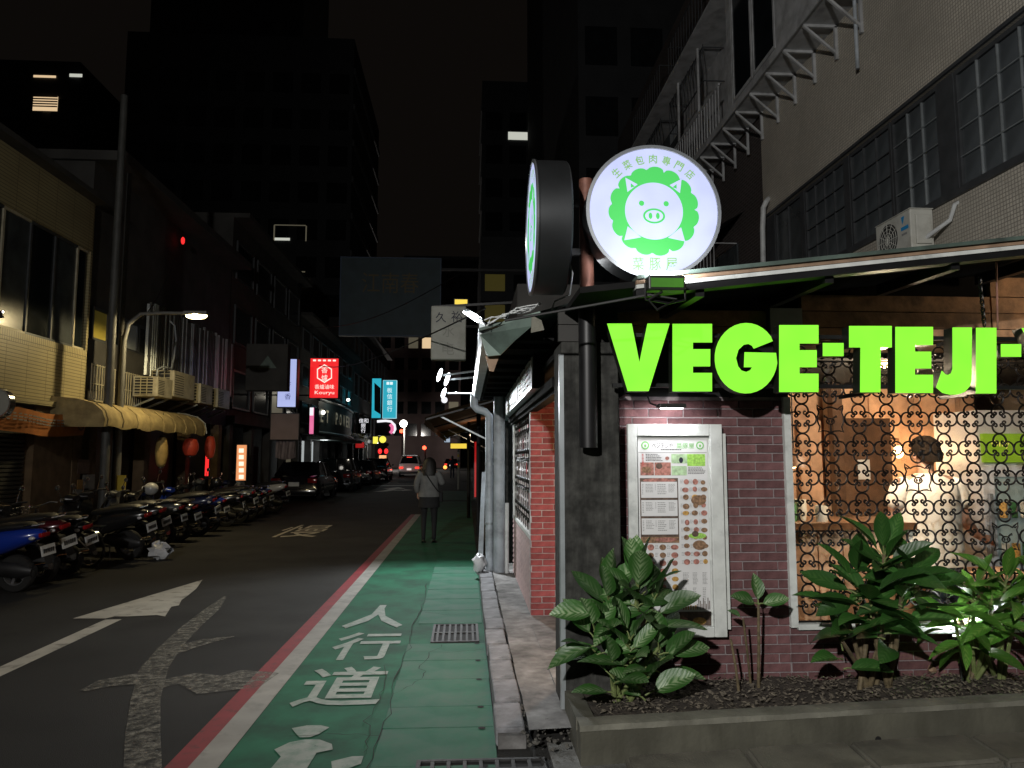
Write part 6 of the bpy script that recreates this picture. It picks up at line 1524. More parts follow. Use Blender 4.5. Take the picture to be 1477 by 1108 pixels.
# orange banner
bn = thing('orange_banner', 'orange fabric banner with pale lettering hung over the steel shutter', 'banner', (-7.2,12.5,2.1))
a_, b2_ = atx(0,598,-7.35), atx(122,635,-7.35)
rows = []
for i in range(30):
    y = 8.5+(b2_.y-8.5)*i/29
    rows.append([(-7.35+.05*math.sin(y*3.1)*(1-v)+.03*v*math.sin(y*5), y, 2.40-(.40)*v+.03*math.sin(y*2.2)) for v in (0,.25,.5,.75,1)])
part('fabric', MB().grid(rows), 'orange_banner', bn, True)
random.seed(12); mb = MB(); y = 11.3
while y < b2_.y-.7:
    z = 2.42+.03*math.sin(y*2.2); w_ = .13; 
    for r_ in range(3): mb.box((-7.30+.05*math.sin(y*3.1),y,z-.14-.05*r_),(-7.295+.05*math.sin(y*3.1),y+w_*random.uniform(.6,.9),z-.118-.05*r_))
    y += w_
part('lettering', mb, 'paper_notice', bn)
part('emblem', MB().lathe([(.09,0),(.12,0)], 18, 'X', (-7.29,b2_.y-.28,2.22)), 'photo_dark', bn)
# round hanging sign at the picture's left edge and a small wall lamp
rsn = thing('small_round_sign', 'small unlit round sign at the left edge over the orange banner', 'sign', tuple(atx(2,600,-6.9)))
c = atx(-4,582,-6.9)
part('disc', MB().lathe([(0,-.06),(.20,-.06),(.21,-.04),(.21,.04),(.20,.06),(0,.06)], 28, 'Y', tuple(c)), 'unlit_sign', rsn, True)
part('rim', MB().lathe([(.205,-.065),(.225,-.065),(.225,.065),(.205,.065)], 28, 'Y', tuple(c)), 'chrome', rsn, True)
part('arm', MB().bar((c.x,c.y,c.z),(XL,c.y,c.z), .04), 'black_steel', rsn)
wlm = thing('small_wall_lamp', 'tiny white lamp at the left edge on the cream window sill', 'lamp', tuple(atx(5,455,XL+.2)))
c = atx(4,450,XL+.2)
part('bulb', MB().ell(tuple(c), (.016,.016,.016), 8, 6), 'lamp_white', wlm, True); part('bracket', MB().bar(tuple(c), (XL,c.y,c.z), .03), 'black_steel', wlm)
part('shade', MB().lathe([(.0,.05),(.05,.045),(.09,-.06),(.085,-.06)], 12, 'Z', (c.x,c.y-.12,c.z-.05)), 'black_steel', wlm, True)
# ---- utility pole and pipes on the party wall
for k, (px_, Y_, r_, z1, m, lab) in enumerate(((152,14.6,.085,8.8,'pole_dark','tall grey utility pole between the cream shophouse and the tan awning'),(166,15.4,.06,7.5,'dark_wall','dark downpipe right of the tall utility pole'))):
    q = at(px_,650,Y_); tag(part('utility_pole' if k == 0 else 'wall_pipe', MB().tube([(q.x,Y_,0),(q.x,Y_,z1)], [r_,r_*.8], 12), m, None, True), lab, 'pole' if k == 0 else 'pipe')
# ---- street lamp
def street_lamp(label, base, head, top):
    t = thing('street_lamp', label, 'street lamp', tuple(base), 'street lamps')
    b = Vector(base); h_ = Vector(head)
    pts = [b, b+Vector((0,0,top*.5)), b+Vector((0,0,top-.6)), b+Vector(((h_.x-b.x)*.06,(h_.y-b.y)*.06,top-.25)), b+Vector(((h_.x-b.x)*.25,(h_.y-b.y)*.25,top-.04)), b+Vector(((h_.x-b.x)*.6,(h_.y-b.y)*.6,h_.z-b.z)), h_]
    part('pole', MB().tube(pts, [.075,.065,.055,.048,.042,.036,.034], 12), 'pole_grey', t, True)
    d = (h_-b); d.z = 0; d.normalize()
    hd_ = MB().bar(h_-d*.08, h_+d*.38, .16, .07); part('head', hd_, 'pole_grey', t)
    part('lens', MB().ell(tuple(h_+d*.16-Vector((0,0,.05))), (.22 if abs(d.x)>.5 else .09,.09 if abs(d.x)>.5 else .22,.075), 14, 8), 'street_led', t, True)
    return t
sl = street_lamp('curved street lamp with yellowish light over the left-hand scooters', (-6.95,15.3,0), tuple(at(272,452,15.3)), 4.55)
hp = at(283,454,15.3)
lamp('SPOT', 'street_lamp_light', (hp.x-.05,hp.y,hp.z-.10), 340, (1.0,.80,.42), sl, aim=(hp.x-.5,hp.y,0), size=.10, angle=172, blend=.2)
part('warning_plate', MB().box((-6.90,15.18,.95),(-6.72,15.2,1.25)), 'stripe_yellow', sl)
# assumed unseen street lamp behind the viewer, added to light wall and road
sl_assumed = street_lamp('assumed curved street lamp, out of view behind the viewer on the left pavement', (-4.6,-6.2,0), (-3.7,-6.0,5.4), 5.45)
lamp('SPOT', 'street_lamp_light', (-3.5,-5.9,5.25), 4900, (1.0,.975,.93), sl_assumed, aim=(6.0,9,7.0), size=.12, angle=118, blend=.9)  # beam of the assumed lamp; power and aim tuned for wall, road and front
# ---- dark shophouse with the tan awning and air conditioners
b2h = thing('dark_shophouse', 'dark old shophouse with corrugated upper floor behind the tan awning', 'building', (-9,19,0))
Ya, Yb = Y1+.12, 24.2
part('wall', MB().box((XL-.1,Ya,2.6),(-13,Yb,3.4)), 'dark_wall', b2h)
part('wall', MB().box((XL-.1,Ya,4.7),(-13,Yb,7.7)), 'dark_wall', b2h)
part('room_back', MB().box((XL-1.0,Ya,3.4),(XL-1.1,Yb,4.7)), 'tower_wall', b2h)
part('eave', MB().box((XL+.55,Ya-.1,7.7),(-13,Yb,7.9)), 'dark_wall', b2h)
for k in range(6):
    y = Ya+.2+k*.72
    wn_ = part('window', MB().box((XL-.12,y,4.0),(XL-.06,y+.68,4.06)).box((XL-.12,y,4.64),(XL-.06,y+.68,4.7)).box((XL-.12,y,4.06),(XL-.06,y+.05,4.64)).box((XL-.12,y+.63,4.06),(XL-.06,y+.68,4.64)), 'steel_frame', b2h)
    part('pane', MB().box((XL-.10,y+.05,4.06),(XL-.092,y+.63,4.64)), ('win_yellow','pane_dark','win_faint','pane_curtain','win_faint','pane_dark')[k], wn_)
part('parapet', MB().box((XL-.02,Ya,3.0),(XL-.1,Ya+4.4,4.0)), 'dark_wall', b2h)
random.seed(31)
for i in range(52):
    y = Ya+2.6+i*.125; m_ = 'galvanised' if random.random() < .35 else 'shutter_steel'
    part('corrugation', MB().prism([(XL-.02,y,3.55),(XL+.03,y+.03,3.55),(XL+.03,y+.08,3.55),(XL-.02,y+.11,3.55)], (0,0,1.75+jit(.06))), m_, b2h)
part('ground_back', MB().box((XL-1.8,Ya,0),(XL-1.9,Yb,2.6)), 'dark_wall', b2h)
for k in range(4): part('pillar', MB().box((XL,Ya+.2+k*2.6,0),(XL-.25,Ya+.5+k*2.6,2.6)), 'stucco_brown', b2h)
for k in range(3): part('shutter', MB().box((XL-.3,Ya+.6+k*2.6,0),(XL-.34,Ya+2.7+k*2.6,2.3)), 'shutter_steel', b2h)
dsg = part('lit_door', MB().box((XL-.28,Ya+.25,1.75),(XL-.27,Ya+.62,2.2)), 'shop_blue', b2h)
grl = MB()
for i in range(22): grl.bar((XL+.02,Ya+.1+i*.11,2.75),(XL+.02,Ya+.1+i*.11,3.5), .02)
for z in (2.76,3.1,3.48): grl.bar((XL+.02,Ya+.1,z),(XL+.02,Ya+2.5,z), .02)
part('window_bars', grl, 'ac_cream', b2h)
# air conditioners along the first floor
def window_ac(label, px0, px1, py0, py1, depth, X=-7.0, vertical=True):
    """boxy window unit: slatted end face towards the camera, casing side towards the street"""
    a_, b_ = atx(px0,py0,X), atx(px1,py1,X)
    z1_, z0_ = a_.z, min(a_.z-.45, b_.z); y0_, y1_ = min(a_.y,b_.y), max(a_.y,b_.y)
    t = thing('air_conditioner', label, 'air conditioner', (X-.25,(y0_+y1_)/2,z0_), 'air conditioners along the dark shophouse')
    part('casing', MB().bevbox((X-.55,y0_,z0_),(X,y1_,z1_), .015), 'ac_cream', t)
    part('end_recess', MB().box((X-.53,y0_-.004,z0_+.03),(X-.10,y0_+.0,z1_-.03)), 'grille_dark', t)
    for i in range(6): part('slat', MB().box((X-.54,y0_-.014,z0_+.04+i*(z1_-z0_-.08)/5.6),(X-.06,y0_-.005,z0_+.058+i*(z1_-z0_-.08)/5.6)), 'ac_cream', t)
    for i in range(4): part('slat', MB().box((X-.52+i*.14,y0_-.018,z0_+.03),(X-.50+i*.14,y0_-.0145,z1_-.03)), 'ac_cream', t)
    for i in range(9): part('vent', MB().box((X+.001,y0_+.05,z0_+.06+i*(z1_-z0_-.12)/9),(X+.005,y0_+(y1_-y0_)*.45,z0_+.075+i*(z1_-z0_-.12)/9)), 'grille_dark', t)
    part('support', MB().bar((X-.1,y0_+.1,z0_-.03),(XL,y0_+.1,z0_-.25), .04).bar((X-.1,y1_-.1,z0_-.03),(XL,y1_-.1,z0_-.25), .04), 'galvanised', t)
window_ac('small slatted air conditioner, nearest of the row over the tan awning', 228,248,543,576,.5)
window_ac('largest air conditioner with plain side, second of the row', 252,280,534,578,.5)
window_ac('third air conditioner of the row, right of the largest', 290,306,553,585,.5)
window_ac('fourth and last air conditioner of the row over the awning', 315,331,560,591,.5)
hs_ = thing('drain_hose', 'looping grey hose above the air conditioners', 'hose', tuple(atx(240,540,-7.1)))
part('hose', MB().tube([atx(226,542,-7.1),atx(227,533,-7.1),atx(234,529,-7.1),atx(247,532,-7.1),atx(251,515,-7.1),atx(254,490,-7.15),atx(252,470,-7.2),atx(245,463,-7.3)], .022, 8), 'pvc_grey', hs_, True)
# tan awning with lanterns
ta = thing('tan_awning', 'tan canvas awning with rounded front over the shop entrance', 'awning', (-6.7,17,2.0))
y0, y1 = 14.0, 19.3; rows = []
for i in range(40):
    y = y0+(y1-y0)*i/39; w_ = .015*math.sin(i*1.9)
    rows.append([(-7.6,y,2.72),(-7.15,y,2.68+w_),(-6.85,y,2.60+w_),(-6.68,y,2.46+w_),(-6.62,y,2.30),(-6.64+w_,y,2.16+.025*math.sin(i*.8))])
part('canvas', MB().grid(rows), 'tan_canvas', ta, True)
part('end_flap', MB().sheet([(-7.6,y0,2.72),(-7.15,y0,2.68),(-6.85,y0,2.6),(-6.68,y0,2.46),(-6.62,y0,2.3),(-6.64,y0,2.16),(-7.6,y0,2.16)]), 'tan_canvas', ta)
part('rib', MB().tube([(-7.6,y1+.02,2.74),(-7.15,y1+.02,2.70),(-6.85,y1+.02,2.62),(-6.66,y1+.02,2.46),(-6.61,y1+.02,2.2)], .018, 6), 'galvanised', ta)
rib = MB()
for i in range(9): rib.tube([(-6.84,y0+.1+i*.64,2.605),(-6.67,y0+.1+i*.64,2.465),(-6.612,y0+.1+i*.64,2.30),(-6.63,y0+.1+i*.64,2.17)], .012, 5)
part('seam', rib, 'tan_canvas', ta)
for k, (px_, py_, sc, m) in enumerate(((233,652,1.15,'lantern_tan'),(275,645,1.05,'lantern_red'),(303,645,1.0,'lantern_red'))):
    c = atx(px_,py_,-6.8)
    ln_ = thing('paper_lantern', ('tall tan lantern hanging under the near half of the awning','round red lantern under the middle of the awning','slim red lantern at the far end of the awning')[k], 'lantern', (c.x,c.y,c.z-.25), 'lanterns under the tan awning')
    h_ = .24*sc*(1.2 if k != 1 else .85); r_ = (.12,.17,.12)[k]*1.1
    part('paper', MB().lathe([(.05,-h_)]+[(r_*(.55+.45*math.sin(math.pi*(i+1)/12))*(1+.02*(i%2)), -h_+2*h_*(i+.5)/11) for i in range(11)]+[(.05,h_)], 18, 'Z', tuple(c)), m, ln_, True)
    part('cap', MB().lathe([(0,h_),(.06,h_),(.06,h_+.03),(0,h_+.03)], 12, 'Z', tuple(c)).lathe([(0,-h_-.03),(.06,-h_-.03),(.06,-h_),(0,-h_)], 12, 'Z', tuple(c)), 'plastic_black', ln_)
    part('cord', MB().tube([(c.x,c.y,c.z+h_),(c.x,c.y,2.6)], .006, 5), 'cable_black', ln_)
rn = atx(298,672,-7.2); t = thing('red_neon_strip', 'narrow glowing red strip below the slim red lantern', 'sign', (rn.x,rn.y,rn.z-.3))
part('strip', MB().box((rn.x-.04,rn.y,rn.z-.28),(rn.x+.05,rn.y+.02,rn.z+.28)), 'red_neon', t); part('case', MB().box((rn.x-.06,rn.y+.021,rn.z-.3),(rn.x+.07,rn.y+.08,rn.z+.3)), 'black_steel', t)
# lit orange menu sign
def lightbox(name, label, px0, py0, px1, py1, Y, face, depth=.15, cat='sign', group=None, frame_m='black_steel', fb=.03):
    """a box sign whose lit face looks along the street towards the camera"""
    a_, b_ = at(px0,py0,Y), at(px1,py1,Y)
    t = thing(name, label, cat, ((a_.x+b_.x)/2,Y,b_.z), group)
    part('case', MB().bevbox((a_.x-fb,Y+.012,b_.z-fb),(b_.x+fb,Y+depth,a_.z+fb), .01), frame_m, t)
    part('face', MB().box((a_.x,Y,b_.z),(b_.x,Y+.011,a_.z)), face, t)
    return t, a_, b_
def put_text(t, s, px_, py_, Y, wpx, m, hpx=None, bold=0.):
    c = at(px_,py_,Y-.008); w_ = (at(px_+wpx/2,py_,Y)-at(px_-wpx/2,py_,Y)).length
    h_ = (at(px_,py_-hpx/2,Y)-at(px_,py_+hpx/2,Y)).length if hpx else None
    return text(s, c, EX, EZ, w_, h_, m, t, bold=bold)
t, _, _ = lightbox('menu_lightbox', 'glowing orange vertical menu sign standing beyond the tan awning', 342,642,354,693,21.0,'orange_menu')
for k in range(5): put_text(t, '回回四食回'[k] if False else '■', 348,650+k*9.5,21.0, 7,'orange_menu_text', 6)
# ---- further shophouses on the left
def shophouse(name, label, Ya, Yb, h, X=XL, m='dark_wall', floors=3, gm='dark_wall', lit=(), wm='pane_dark'):
    t = thing(name, label, 'building', (X-3,(Ya+Yb)/2,0), 'shophouses along the left side')
    part('wall', MB().box((X-.12,Ya+.01,2.8),(X-6,Yb-.01,h)), m, t)
    part('ground_back', MB().box((X-1.6,Ya,0),(X-6,Yb,2.8)), gm, t)
    part('eave', MB().box((X+.4,Ya,h),(X-6,Yb,h+.15)), m, t)
    part('ledge', MB().box((X+.15,Ya+.02,2.7),(X-.12,Yb-.02,2.95)), m, t)
    fh = (h-3.0)/floors; n = max(2, int((Yb-Ya)/2.2))
    for f_ in range(floors):
        for i in range(n):
            y = Ya+.4+i*(Yb-Ya-.4)/n; z = 3.2+f_*fh; y2 = y+(Yb-Ya-.4)/n-.45
            wn_ = part('window', MB().box((X-.12,y,z),(X-.06,y+.06,z+fh*.6)).box((X-.12,y2-.06,z),(X-.06,y2,z+fh*.6)).box((X-.12,y+.06,z),(X-.06,y2-.06,z+.06)).box((X-.12,y+.06,z+fh*.6-.06),(X-.06,y2-.06,z+fh*.6)), 'steel_frame', t)
            part('pane', MB().box((X-.112,y+.06,z+.06),(X-.10,y2-.06,z+fh*.6-.06)), 'win_dim' if (f_, i) in lit else wm, wn_)
    for i in range(n+1):
        y = Ya+.05+i*(Yb-Ya-.4)/n; part('pillar', MB().box((X,y,0),(X-.3,y+.3,2.69)), gm, t)
    return t
shophouse('shophouse', 'dark narrow shophouse carrying the white and red vertical signs', 24.3, 34.4, 9.5, lit=((0,2),))
t4 = shophouse('shophouse', 'shophouse with a lit ground floor behind the parked cars', 34.5, 50.4, 8.2, gm='dark_wall', lit=((0,3),))
t5 = shophouse('shophouse', 'farther dark shophouse behind the cyan bank sign', 50.5, 72, 11)
# lit shop doors under them
for k, (Y0_, Y1_, z0_, z1_, m) in enumerate(((27.5,28.8,.2,2.0,'door_maroon'),(36.2,36.9,.5,2.4,'shop_white'),(38.0,38.9,.4,2.4,'shop_white'),(43.5,44.6,.3,2.3,'stucco_brown'),(46.2,47.6,.4,2.4,'shop_white'),(33.2,34.2,.5,2.2,'win_dim'))):
    par = [o for o in bpy.data.objects if o.get('label','').startswith('shophouse with a lit')][0] if k not in (0,5) else [o for o in bpy.data.objects if o.get('label','').startswith('dark narrow')][0]
    part('shop_door', MB().box((XL-.33,Y0_,z0_),(XL-.30,Y1_,z1_)), m, par)
# curved signboard reading ET POWER
ep = thing('curved_signboard', 'unlit curved signboard with pale lettering above the lit shop', 'signboard', (-7.2,40,2.9))
rows = []
for i in range(12):
    y = 35.5+i*.95; rows.append([(XL+.55+.25*math.sin(math.pi*i/11),y,2.85),(XL+.6+.25*math.sin(math.pi*i/11),y,4.3)])
part('board', MB().grid(rows), 'billboard_face', ep, True)
for z in (2.8,4.35): part('trim', MB().tube([(XL+.62+.25*math.sin(math.pi*i/11),35.5+i*.95,z) for i in range(12)], .06, 6), 'galvanised', ep, True)
for k, (c_, y_) in enumerate(zip('ET POWER', (35.9,36.9,37.9,38.9,39.9,41.0,42.1,43.1))):
    if c_ != ' ': text(c_, (XL+.66+.25*math.sin(math.pi*(y_-35.5)/10.45), y_, 3.6), EY, EZ, .62, .62, 'board_letter_glow', ep, bold=.02)
part('awning_edge', MB().box((XL+.1,35.4,2.45),(XL+1.2,46,2.6)), 'green_sheet', ep)
for y in (36.5, 41): lp_ = part('spot_lamp', MB().ell((XL+1.1,y,4.75), (.1,.1,.08), 8, 6), 'far_lamp', ep, True)
lamp('POINT', 'signboard_light', (XL+1.5,37.0,4.6), 26, (1,.92,.75), ep, size=.1)
# ---- the signs over the left side
t, a_, b_ = lightbox('grey_box_sign', 'dark unlit square box sign left of the white vertical sign', 357,497,412,562,22.5,'dark_wall',.4, frame_m='dark_wall')
put_text(t, '▲', 386,522,22.5,26,'green_sheet',18)
t, a_, b_ = lightbox('white_vertical_sign', 'lit white vertical sign with dark characters beside the grey box sign', 402,518,426,587,25.0,'white_sign',.35)
for k, c_ in enumerate('芳香'): put_text(t, c_, 415,(555,572)[k],25.0,9,'white_sign_text')
t, a_, b_ = lightbox('red_sign', 'bright red lit sign with hexagon emblem reading Kouryu', 448,517,487,574,28.0,'red_sign',.25)
hexp = [(468+12.5*math.sin(R(60*k)), 539-13.5*math.cos(R(60*k))) for k in range(6)]; hexi = [(468+10.8*math.sin(R(60*k)), 539-11.6*math.cos(R(60*k))) for k in range(6)]
vo = [at(x,y,27.99) for x,y in hexp]+[at(x,y,27.99) for x,y in hexi]
part('hexagon', MB().add(vo, [(k,(k+1)%6,(k+1)%6+6,k+6) for k in range(6)]), 'red_sign_text', t)
put_text(t, '香', 468,534,28.0,9,'red_sign_text'); put_text(t, '爐', 468,545,28.0,9,'red_sign_text')
put_text(t, '香爐滷味', 468,558,28.0,28,'red_sign_text',6.5); put_text(t, 'Kouryu', 468,567,28.0,28,'red_sign_text',6.5); put_text(t, '■ ■ ■ ■ ■', 468,520,28.0,33,'red_sign_text',2.5)
part('bracket', MB().bar((a_.x,28.1,a_.z-.1),(XL,28.1,a_.z-.1), .05).bar((a_.x,28.1,b_.z+.1),(XL,28.1,b_.z+.1), .05), 'black_steel', t)
lamp('POINT', 'red_sign_light', ((a_.x+b_.x)/2,27.6,(a_.z+b_.z)/2), 2, (1,.08,.05), t, size=.3)
t, a_, b_ = lightbox('blank_board', 'unlit blank pinkish signboard under the white vertical sign', 391,597,430,634,24.5,'board_pink',.12)
t, a_, b_ = lightbox('hanging_cloth', 'draped grey pink cloth hanging below the blank board', 398,636,426,660,24.8,'cloth_pink',.03, cat='cloth', frame_m='cloth_pink', fb=0)
fold = MB().grid([[at(398+28*i/14,636+v*24-3*math.sin(math.pi*i/14)*(1-v)+v*3*math.sin(math.pi*i/14),24.76+.08*math.sin(i*1.3+v*2)) for i in range(15)] for v in (0,.25,.5,.75,1)])
part('folds', fold, 'cloth_pink', t, True)
t, a_, b_ = lightbox('pink_edge_sign', 'dark sign seen edge-on with glowing pink and white edge', 447,588,452,626,29.5,'pink_edge',.9)
part('white_edge', MB().box((a_.x,29.49,(a_.z*.7+b_.z*.3)),(b_.x-.02,29.499,a_.z)), 'white_neon', t)
t, a_, b_ = lightbox('black_sign', 'black hanging sign with white glowing characters', 516,602,533,625,46.0,'black_gap',.3, frame_m='unlit_sign', fb=.02)
for s_, x_, y_ in (('億',521,607),('和',528,607),('銀',524,614),('行',524,621)): put_text(t, s_, x_,y_,46.0,6.5,'white_neon')
t, a_, b_ = lightbox('cyan_sign', 'tall cyan lit bank sign with white vertical characters', 553,549,571,603,52.0,'cyan_sign',.3, frame_m='cyan_border')
for k, c_ in enumerate('板信銀行'): put_text(t, c_, 562,563+k*9,52.0,7.5,'cyan_text')
put_text(t, '■■', 562,553,52.0,9,'cyan_text',4)
t, a_, b_ = lightbox('cyan_frame_sign', 'cyan edged dark sign left of the tall bank sign', 537,546,549,603,54.0,'cyan_sign',.3)
part('dark_panel', MB().sheet([at(540,552,53.99),at(549,560,53.99),at(549,598,53.99),at(540,592,53.99)]), 'black_gap', t)
t, a_, b_ = lightbox('dark_arch_sign', 'dark square sign with pink and white neon arch at its right', 543,608,562,628,56.0,'black_gap',.3)
part('neon_arch', MB().tube([at(544,608,55.95),at(556,607,55.95),at(564,608,55.95),at(569,613,55.95),at(570,619,55.95),at(567,625,55.95)], .10, 6), 'white_neon', t, True)
part('neon_arch', MB().tube([at(563,612,55.94),at(566,616,55.94),at(566,621,55.94),at(563,625,55.94)], .14, 6), 'pink_edge', t, True)
yr = thing('yellow_round_sign', 'round glowing yellow sign below the dark arch sign', 'sign', tuple(at(551,640,57)))
part('disc', MB().lathe([(0,-.06),(.26,-.06),(.26,.06),(0,.06)], 20, 'Y', tuple(at(552,634,57))), 'yellow_round', yr)
part('side_panel', MB().box((at(538,633,57.).x,57,at(538,640,57).z),(at(545,633,57.).x,57.05,at(538,630,57).z)), 'yellow_round', yr)
t, a_, b_ = lightbox('poster_lightbox', 'tall pale orange poster light with purple print by the far parked car', 547,657,557,674,58.,'orange_menu',.2)
put_text(t, '■', 552,666,58.,4,'logo_blue',10)
t, a_, b_ = lightbox('red_canopy', 'small red lit canopy over a far shop door', 513,638,525,646,50.,'red_neon' if False else 'tail_soft',.8, cat='canopy')
for k, (x_, y_) in enumerate(((548,651),(557,651))):
    c = at(x_,y_,60); tag(part('red_lantern', MB().ell(tuple(c), (.16,.16,.22), 10, 8), 'red_neon', None, True), ('left','right')[k]+' of two small glowing red lanterns over the far shop', 'lantern', 'far red lanterns')
lamp('POINT', 'shop_row_light', (XL+.9,57.5,2.6), 110, (.95,.98,1.0), t4, size=.2)  # no door here: light added to brighten the rear of the van
lamp('POINT', 'shop_row_light', (XL+.5,37.6,2.3), 20, (.95,.98,1.0), t4, size=.2)
# big unlit billboard spanning over the street
bb = thing('billboard', 'large dark unlit billboard with faint lettering hung over the street', 'billboard', tuple(at(565,486,30)))
a_, b_ = at(493,372,30.), at(634,484,30.)
part('panel', MB().box((a_.x,30.,b_.z),(b_.x,30.25,a_.z)), 'billboard_face', bb)
fb_ = MB().box((a_.x-.05,29.97,b_.z-.05),(b_.x+.05,30.27,b_.z)).box((a_.x-.05,29.97,a_.z),(b_.x+.05,30.27,a_.z+.05)).box((a_.x-.05,29.97,b_.z),(a_.x,30.27,a_.z)).box((b_.x,29.97,b_.z),(b_.x+.05,30.27,a_.z))
part('edge', fb_, 'billboard_edge', bb)
text('江南春', at(563,408,29.99), EX, EZ, 2.3, .85, 'billboard_ink', bb)
part('support', MB().bar((b_.x,30.1,a_.z-.4),(3,30.1,a_.z-.4), .1).bar((b_.x,30.1,b_.z+.4),(3,30.1,b_.z+.4), .1), 'black_steel', bb)
# red glow on a facade up on the left
c = atx(247,347,XL-.2); tag(part('red_lamp', MB().ell((c.x+.3,c.y,c.z), (.05,.05,.10), 10, 8), 'red_neon', None, True), 'small red lamp high on the dark shophouse', 'lamp')
# ================================================================== towers and the end of the street
def tower(name, label, x0, x1, y0, y1, h, bands=True, lit=(), m='tower_wall', nx=8, nf=10, zb0=6., side=True, group='dark towers'):
    t = thing(name, label, 'building', ((x0+x1)/2,(y0+y1)/2,0), group)
    part('wall', MB().box((x0,y0,0),(x1,y1,h)), m, t)
    fh = (h-zb0-1.5)/nf; dx = (x1-x0)/nx
    for f_ in range(nf):
        for i in range(nx):
            z = zb0+f_*fh; mm_ = lit.get((f_,i), 'pane_dark') if isinstance(lit, dict) else 'pane_dark'
            part('window', MB().box((x0+i*dx+dx*.15,y0-.03,z),(x0+(i+1)*dx-dx*.15,y0-.006,z+fh*.55)), mm_, t)
    if side:
        xs_ = x1 if x1 < 0 else x0; sg = 1 if x1 < 0 else -1
        for f_ in range(nf):
            z = zb0+f_*fh+fh*.6; part('band', MB().box((xs_,y0+.1,z),(xs_+sg*.12,y1-.1,z+fh*.16)), 'tower_band', t)
    return t
tower('office_tower', 'tall dark office tower with faint window bands on the left', -24, -8.2, 51, 66, 31.5, nx=8, nf=9)
tower('office_tower', 'taller dark tower rising behind the left office tower', -30, -15.8, 68, 80, 62, nx=6, nf=14, side=False)
tower('apartment_tower', 'dark apartment tower with few warm lit windows at upper left', -45, -25.5, 48, 58, 27.5, lit={(5,2):'win_warm',(6,1):'win_dim'}, nx=10, nf=8, side=False)
# lit window strips on the left tower
for k, (x0_,y0_,x1_,y1_,m,par) in enumerate(((332,343,350,346,'win_white',0),(352,344,372,347,'win_white',0),(395,343,418,347,'win_white',0),(418,403,444,411,'win_warm',0),(414,391,440,393,'win_dim',0))):
    p0, p1 = at(x0_,y0_,50.95), at(x1_,y1_,50.95); o = bpy.data.objects['office_tower']
    part('lit_window', MB().box((p0.x,50.93,p1.z),(p1.x,50.96,p0.z)), m, o)
for k, (x0_,x1_,y0_,y1_) in enumerate(((330,331,325,345),(350,372,324,326),(373,374,325,348),(395,396,325,348),(396,441,324,326),(441,442,326,348))):
    p0, p1 = at(x0_,y0_,50.93), at(x1_,y1_,50.93); part('window_outline', MB().box((p0.x,50.90,p1.z),(p1.x,50.94,p0.z)), 'win_dim', bpy.data.objects['office_tower'])
for (x0_,y0_,x1_,y1_,m) in ((48,138,82,160,'win_warm'),(48,108,80,112,'win_warm'),(100,106,118,111,'win_white')):
    p0, p1 = at(x0_,y0_,47.9), at(x1_,y1_,47.9); w_ = part('lit_window', MB().box((p0.x,47.92,p1.z),(p1.x,47.95,p0.z)), m, bpy.data.objects['apartment_tower'])
    if y1_-y0_ > 10:
        for i in range(5): part('blind_slat', MB().box((p0.x,47.88,p1.z+(p0.z-p1.z)*(.25+.17*i)),(p1.x,47.91,p1.z+(p0.z-p1.z)*(.33+.17*i))), 'stucco_brown', w_)
tower('narrow_tower', 'dark narrow tower right of the sky gap', 1.2, 9.5, 62, 72, 34.5, nx=4, nf=9)
tower('corner_tower', 'tall dark block behind the round sign on the right', 5.0, 22, 32, 60, 48, nx=8, nf=12, side=False)
p0, p1 = at(733,190,61.9), at(766,202,61.9); part('lit_window', MB().box((p0.x,61.92,p1.z),(p1.x,61.95,p0.z)), 'win_white', bpy.data.objects['narrow_tower'])
eb = tower('end_block', 'pinkish block with lit windows closing the end of the street', -14, -1.0, 118, 126, 24, m='end_wall', nx=6, nf=5, zb0=5, side=False, lit={(4,3):'win_warm',(4,4):'win_warm',(4,2):'win_dim',(1,5):'win_dim'}, group='blocks at the end of the street')
tower('end_block', 'dark taller block behind the pinkish one at the street end', -11.5, 3, 132, 140, 38, nx=6, nf=7, side=False, group='blocks at the end of the street')
tower('shop_block', 'dark block with yellow stair window right of the street end', .8, 6, 44, 58, 15, nx=3, nf=4, side=False, lit={(3,0):'win_yellow',(2,0):'win_yellow'}, group='blocks at the end of the street')
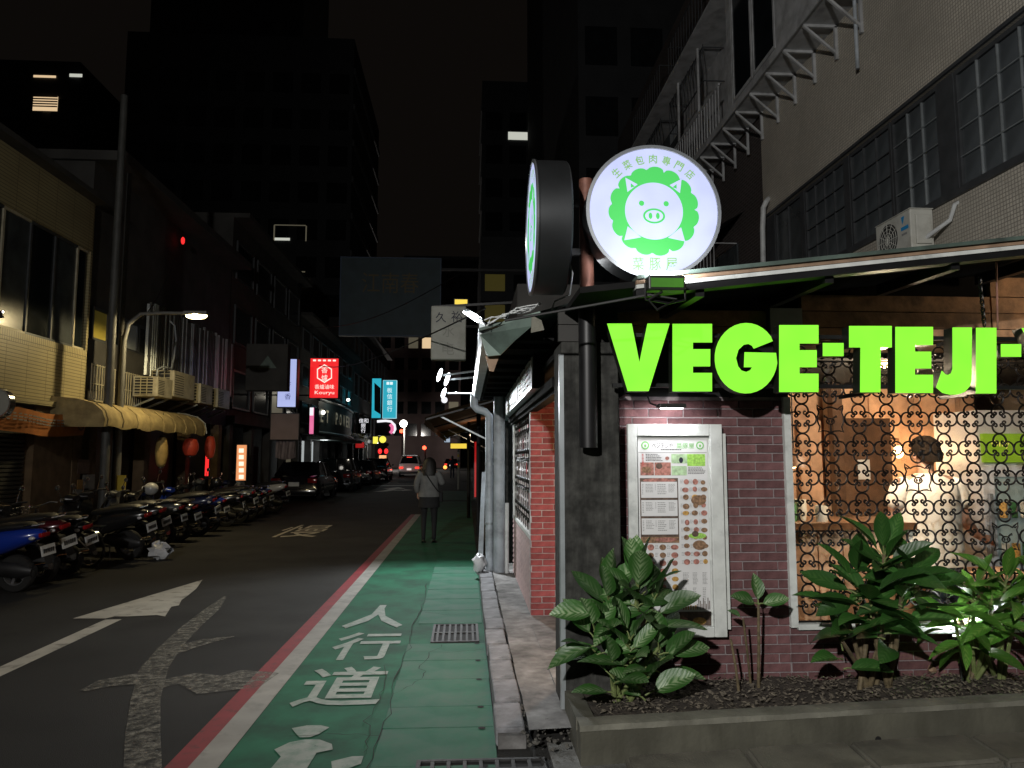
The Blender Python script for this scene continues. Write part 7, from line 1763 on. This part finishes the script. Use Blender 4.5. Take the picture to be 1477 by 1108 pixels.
# far street lights and signals
for k, (x_, y_, Y_, r_, m, lab, nm) in enumerate(((582,611,100,.5,'far_lamp','bright white street light far down the street','far_street_light'),(466,595,36,.10,'far_lamp','white spot lamp over the curved signboard','spot_lamp'),(579,622,95,.24,'signal_red','red traffic light high at the far junction','traffic_light'),(612,646,85,.22,'signal_red','red traffic light beside the nearest pedestrian','traffic_light'),(642,674,80,.2,'amber_lit','amber vehicle light right of the nearest pedestrian','vehicle_light'),(641,577,70,.3,'white_neon','white glowing sign dot under the arm lamps','sign_dot'))):
    c = at(x_,y_,Y_)
    t = thing(nm, lab, 'light', (c.x,c.y,0 if nm != 'vehicle_light' else c.z-.4))
    part('lens', MB().ell(tuple(c), (r_,r_*.6,r_), 10, 8), m, t, True)
    if nm in ('far_street_light','traffic_light'): part('pole', MB().tube([(c.x+.1,c.y+.3,0),(c.x+.1,c.y+.3,c.z)], .09, 6), 'pole_grey', t)
    else: part('housing', MB().bevbox((c.x-r_,c.y+r_*.3,c.z-r_*1.3),(c.x+r_,c.y+r_*1.5,c.z+r_*1.3), .03), 'plastic_black', t)
# parked motorbikes far right of the van: a dim red glow on the road comes from the tail lights
lamp('POINT', 'tail_glow', (-4.75,62.0,.8), 1.5, (1,.08,.04), vn)
bpy.data.objects['tail_glow'].location = (0,-2.6,.8); bpy.data.objects['tail_glow'].matrix_parent_inverse = Matrix()
lamp('POINT', 'far_street_lamp', tuple(at(582,611,100)-Vector((0,1.2,.6))), 2600, (1,.93,.86), bpy.data.objects['far_street_light'], size=.3)
# power cables
for k, (p, q, s_) in enumerate(((at(700,445,9),at(440,520,34),.5),(at(663,395,20),at(420,470,30),.6),(atx(250,380,-7.2),at(205,460,15.0),.15))):
    pts = [p.lerp(q,i/12)-Vector((0,0,s_*math.sin(math.pi*i/12))) for i in range(13)]
    tag(part('power_cable', MB().tube(pts, .012, 5), 'cable_black'), ('thin black cable from the roof corner across the street','thin black cable behind the billboard across the street','short black cable beside the curved street lamp')[k], 'cable')
